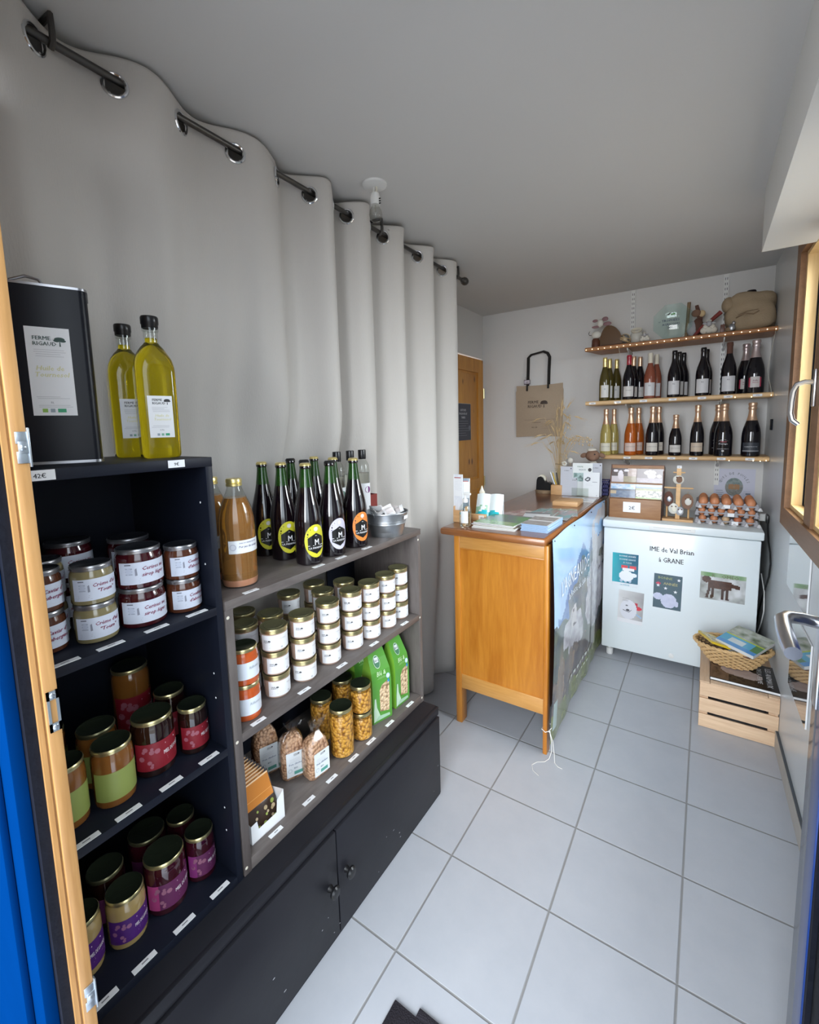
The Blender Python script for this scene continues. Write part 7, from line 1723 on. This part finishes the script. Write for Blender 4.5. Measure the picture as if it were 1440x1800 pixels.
# poster on the back wall
b = MB(); mp = front_y(-0.0012); b.box(-0.105, 0.105, -0.001, 0, -0.145, 0.145, 'print', col=(0.56, 0.57, 0.68)); b.rect(mp, -0.105, 0.105, -0.145, 0.145, 'print', (0.56, 0.57, 0.68))
for q, ch in enumerate('ŒUFS DE POULES'):
    if ch == ' ': continue
    a = math.radians(160 - q * 140 / 13); rr_ = 0.068
    vs, fs = glyphs(ch); h = 0.021; ca, sa = math.cos(a - PI / 2), math.sin(a - PI / 2)
    b.add([mp(rr_ * math.cos(a) + (p[0] * ca * 0.85 - p[1] * sa) * h, 0.035 + rr_ * 1.1 * math.sin(a) + (p[0] * sa * 0.85 + p[1] * ca) * h, 0.0008) for p in vs], fs, 'print', (0.05, 0.07, 0.09), smooth=False)
vs = []; NN = 24
for k in range(1, 9): vs += [mp(0.046 * k / 8 * math.cos(2 * PI * i / NN), 0.030 + 0.058 * k / 8 * math.sin(2 * PI * i / NN), 0.0008) for i in range(NN)]
for k in range(7):
    for i in range(NN):
        cu, cv = (k + 1.5) / 8 * math.cos(2 * PI * (i + 0.5) / NN), (k + 1.5) / 8 * math.sin(2 * PI * (i + 0.5) / NN)
        c = lerp((0.06, 0.12, 0.13), (0.30, 0.36, 0.34), fbm(cu * 4 + 9, cv * 5)) if cv > 0.3 else ((0.32, 0.16, 0.06) if cv > -0.25 and abs(cu) < 0.6 else lerp((0.10, 0.12, 0.12), (0.30, 0.29, 0.26), fbm(cu * 4, cv * 8 + 5)))
        o1 = k * NN; b.add([vs[o1 + i], vs[o1 + (i + 1) % NN], vs[o1 + NN + (i + 1) % NN], vs[o1 + NN + i]], [(0, 1, 2, 3)], 'print', c)
b.disc(mp, 0, 0.030, 0.006, col=(0.3, 0.2, 0.1), e=0.0009, ry=0.0075)
b.lines(mp, -0.095, -0.045, 0.004, 4, 0.013, 0.003, (0.16, 0.18, 0.24)); b.lines(mp, 0.045, 0.098, 0.002, 5, 0.010, 0.0015, (0.30, 0.32, 0.40)); b.rect(mp, 0.060, 0.085, -0.018, -0.006, 'print', (0.16, 0.18, 0.24), 0.0008)
tag(b.build('egg_poster', None, (0.160, YB - 0.0005, 1.000)), 'pale lilac poster with an oval hen photo behind the egg trays', 'poster')
# socket, plug and cords
t = thing('wall_socket', 'white wall socket with a plugged black cord beside the egg trays', 'socket', (0.292, 3.14, 0.905))
b = MB(); b.box(-0.028, 0.010, -0.024, 0.024, -0.020, 0.020, 'white_plastic', 0.004); b.build('socket_body', t)
b = MB(); b.box(0.000, 0.0135, -0.085, -0.025, -0.022, 0.022, 'black_plastic', 0.004); b.build('plug', t)
o = Vector((0.292, 3.14, 0.905))
b = MB(); b.tube([tuple(Vector(p) - o) for p in ((0.300, 3.070, 0.905), (0.300, 3.045, 0.860), (0.300, 2.975, 0.800), (0.301, 2.890, 0.762), (0.301, 2.850, 0.715), (0.301, 2.880, 0.640), (0.300, 2.980, 0.545), (0.300, 3.080, 0.460), (0.298, 3.190, 0.340), (0.296, 3.260, 0.213), (0.296, 3.270, 0.05))], 0.0042, 'cord_black', 8); b.build('power_cord', t)
b = MB(); b.tube([tuple(Vector(p) - o) for p in ((0.286, 3.06, 0.60), (0.297, 2.99, 0.52), (0.298, 2.96, 0.42), (0.294, 3.02, 0.32), (0.288, 3.12, 0.22), (0.288, 3.16, 0.10))], 0.003, 'white_plastic', 8); b.build('white_cord', t)
b = MB(); b.box(-0.006, 0.0, -0.035, 0.035, -0.03, 0.03, 'gasket', 0.002); tag(b.build('wall_switch', None, (WX(3.20) - 0.0005, 3.20, 1.42)), 'small dark switch box on the right wall between the shelves', 'switch')
# ------------------------------------------------------------------ crate, book and basket
t = thing('wooden_crate', 'light slatted wooden crate on the floor against the right wall', 'crate', (0.170, 2.62, 0), 0)
for z0, z1 in ((0.002, 0.066), (0.080, 0.145), (0.159, 0.222)):
    for y0, y1 in ((-0.222, -0.214), (0.214, 0.222)):
        b = MB(); b.box(-0.146, 0.148, y0, y1, z0, z1, 'crate_wood', 0.001); b.build('slat', t)
for s in (-1, 1):
    b = MB(); b.box(min(s * 0.146, s * 0.134), max(s * 0.146, s * 0.134), -0.214, 0.214, 0.0, 0.222, 'crate_wood_y', 0.001); b.box(min(s * 0.134, s * 0.112), max(s * 0.134, s * 0.112), -0.214, -0.198, 0, 0.222, 'crate_wood_y'); b.build('end_board', t)
for x0, x1, z1 in ((-0.148, -0.108, 0.231), (0.108, 0.148, 0.231), (-0.106, 0.106, 0.229)):
    b = MB(); b.box(x0, x1, -0.222, 0.222, 0.222, z1, 'crate_wood_y', 0.001); b.build('top_board', t)
t = thing('animal_book', 'large dark hardcover book of farm animals lying on the crate', 'book', (0.195, 2.545, 0.231), -0.03)
b = MB(); b.box(-0.128, 0.128, -0.118, 0.118, 0.002, 0.013, 'paper_white'); b.build('pages', t)
def fb(u, v):
    if inE(u, v, 0.42, 0.48, 0.26, 0.20) or inE(u, v, 0.58, 0.42, 0.20, 0.17): return lerp((0.34, 0.26, 0.24), (0.56, 0.47, 0.45), fbm(u * 9, v * 7))
    if v > 0.78: return (0.035, 0.022, 0.018)
    if u < 0.28: return lerp((0.05, 0.03, 0.02), (0.20, 0.12, 0.08), fbm(u * 20, v * 5, 4))
    return (0.014, 0.011, 0.012)
b = MB(); b.box(-0.131, 0.131, -0.121, 0.121, 0.0, 0.002, 'black_plastic'); b.box(0.128, 0.131, -0.121, 0.121, 0.002, 0.0155, 'black_plastic'); b.box(-0.131, 0.131, -0.121, 0.121, 0.013, 0.0155, 'black_plastic'); mt = top_z(0.0155)
picture(b, mt, -0.130, 0.128, -0.120, 0.120, fb, 50, 44, 'print_gloss', 0.0003)
mr = lambda u, v, e=0: (0.0 + v, -u, 0.0155 + e)
b.text(mr, 'LES ANIMAUX', -0.0 + 0.0, 0.085, 0.030, (0.6, 0.6, 0.6), maxw=0.20); b.text(mr, 'DE LA FERME', 0.0, 0.052, 0.026, (0.6, 0.6, 0.6), maxw=0.17)
b.build('cover', t)
t = thing('wicker_basket', 'oval wicker basket of books and toys on top of the crate', 'basket', (0.150, 2.610, 0.247), 0.03)
b = MB()
def bk(a, f): # f 0 bottom, 1 rim
    rx = 0.085 + 0.070 * f ** 0.8; ry = 0.055 + 0.045 * f ** 0.8
    return rx * math.cos(a), ry * math.sin(a), 0.004 + 0.094 * f
ROWS = 10; SEG = 110
for k in range(ROWS):
    f = (k + 0.4) / ROWS; pts = []
    for i in range(SEG):
        a = 2 * PI * i / SEG; w = 0.0050 * math.sin(a * 20 + (PI if k % 2 else 0))
        x, y, z = bk(a, f); d = math.hypot(x, y); pts.append((x * (1 + w / d), y * (1 + w / d), z))
    b.tube(pts, 0.0038, 'wicker_strand', 6, closed=True)
b.grid(lambda u, v: tuple(Vector(bk(2 * PI * u, v)) * 1.0 - Vector((0.0035 * math.cos(2 * PI * u), 0.0035 * math.sin(2 * PI * u), 0))), 40, 4, 'bark')  # added dark inner shell, standing in for shade in the gaps between strands
for i in range(40):
    a = 2 * PI * i / 40; b.tube([bk(a, 0), bk(a, 0.5), bk(a, 1.0)], 0.0022, 'wicker_strand', 5)
b.add([bk(2 * PI * i / 32, 0.02) for i in range(32)], [tuple(range(32))], 'wicker_strand'); b.build('basket_body', t)
b = MB()
for ph in (0, PI):
    pts = []
    for i in range(120):
        a = 2 * PI * i / 120; x, y, z = bk(a, 1.02); pts.append((x * (1 + 0.03 * math.sin(a * 18 + ph)), y * (1 + 0.03 * math.sin(a * 18 + ph)), z + 0.004 * math.cos(a * 18 + ph)))
    b.tube(pts, 0.0055, 'wicker_strand', 6, closed=True)
b.build('basket_rim', t)
def slabthing(name, label, cat, loc, R, dims, base, fn=None, edge='cream', group=None, m='print_gloss', deco=None):
    b = MB(); b.M = R.to_4x4(); w, d, h = dims
    b.box(-w / 2, w / 2, -d / 2, d / 2, -h / 2, h / 2 - 0.0005, edge); 
    if fn: picture(b, top_z(h / 2), -w / 2, w / 2, -d / 2, d / 2, fn, 36, 44, m, 0.0003)
    else: b.box(-w / 2, w / 2, -d / 2, d / 2, h / 2 - 0.001, h / 2, base)
    if deco: deco(b, top_z(h / 2 + 0.0003), w, d)
    return tag(b.build(name, None, loc), label, cat, group)
E3 = lambda x, y, z: (Matrix.Rotation(z, 3, 'Z') @ Matrix.Rotation(y, 3, 'Y') @ Matrix.Rotation(x, 3, 'X'))
def fbk(u, v):
    if v < 0.13: return (0.10, 0.30, 0.62)
    if 0.22 < u < 0.62 and 0.16 < v < 0.36: return (0.66, 0.72, 0.72)
    n = fbm(u * 6, v * 6, 40)
    if v < 0.46: return (0.12, 0.42, 0.62) if u < 0.8 else (0.12, 0.26, 0.10)
    if v < 0.50: return (0.50, 0.58, 0.05)
    return lerp((0.12, 0.16, 0.07), (0.55, 0.55, 0.48), n * 1.8 - 0.4)
slabthing('picture_book', 'thick blue and green picture book lying tilted across the basket', 'book', (0.200, 2.605, 0.378), E3(0.10, 0.12, -0.50), (0.165, 0.200, 0.016), 'cream', fbk, 'paper_edge')
slabthing('yellow_toy', 'bright yellow board with cut-out shapes in the basket', 'toy', (0.074, 2.592, 0.362), E3(-0.10, 0.30, 0.35), (0.085, 0.155, 0.012), 'yellow_book', lambda u, v: (0.10, 0.07, 0.01) if (0.30 < u < 0.42 and 0.62 < v < 0.80) or (0.3 < u < 0.7 and 0.60 < v < 0.66) or (0.2 < u < 0.75 and 0.22 < v < 0.34 and (u - 0.2) * 0.3 > v - 0.32) else (0.62, 0.43, 0.01), 'yellow_book')
t = thing('green_toy', 'rounded green plastic piece at the back of the basket', 'toy', (0.268, 2.660, 0.343))
b = MB(); b.ell((0, 0, 0), (0.034, 0.024, 0.034), 'green_plastic', 18, 12, fn=lambda v: 1 + 0.06 * math.sin(6 * v[0])); b.tube([(-0.03, -0.01, -0.02), (0, -0.012, 0.0), (0.03, -0.01, 0.015)], 0.007, 'green_plastic', 8); b.build('toy_body', t)
slabthing('red_booklet', 'small red booklet sticking up at the back of the basket', 'book', (0.205, 2.672, 0.372), E3(0.9, 0.1, 0.1), (0.060, 0.050, 0.005), 'red_plastic', None, 'red_plastic')
slabthing('pamphlet', 'brown and white pamphlet under the tilted book in the basket', 'book', (0.160, 2.585, 0.338), E3(-0.1, 0.05, -0.3), (0.15, 0.13, 0.006), 'cream', lambda u, v: (0.55, 0.53, 0.50) if fbm(u * 6, v * 6, 2) > 0.5 else (0.16, 0.10, 0.06), 'felt_dark')
# glossy framed sheets below the window
def sheet(y0, y1, z0, z1, label, fn):
    b = MB(); a, c = WX(y0) - 0.006, WX(y1) - 0.006
    P = lambda u, v, e=0: (a + (c - a) * u - e, y0 + (y1 - y0) * u, z0 + (z1 - z0) * v)
    b.add([P(0, 0), P(1, 0), P(1, 1), P(0, 1)] + [tuple(Vector(P(u, v)) + Vector((0.005, 0, 0))) for u, v in ((0, 0), (1, 0), (1, 1), (0, 1))], [(0, 1, 2, 3)], 'glossy_sheet')
    n0 = len(b.v); b.add(list(b.v), [(4, 5, 1, 0), (5, 6, 2, 1), (6, 7, 3, 2), (7, 4, 0, 3)], 'paper_white')
    tag(b.build('glossy_sheet'), label, 'glossy panel', 'glossy panels on the right wall')
sheet(2.02, 2.42, 0.748, 0.985, 'glossy reflecting sheet high on the right wall, nearest the freezer', None)
sheet(1.50, 1.86, 0.735, 0.985, 'glossy reflecting sheet high on the right wall, nearer the door', None)
sheet(1.915, 2.245, 0.390, 0.690, 'glossy reflecting sheet low on the right wall beside the crate', None)
sheet(1.45, 1.80, 0.390, 0.690, 'glossy reflecting sheet low on the right wall, nearer the door', None)
bpy.context.view_layer.update()
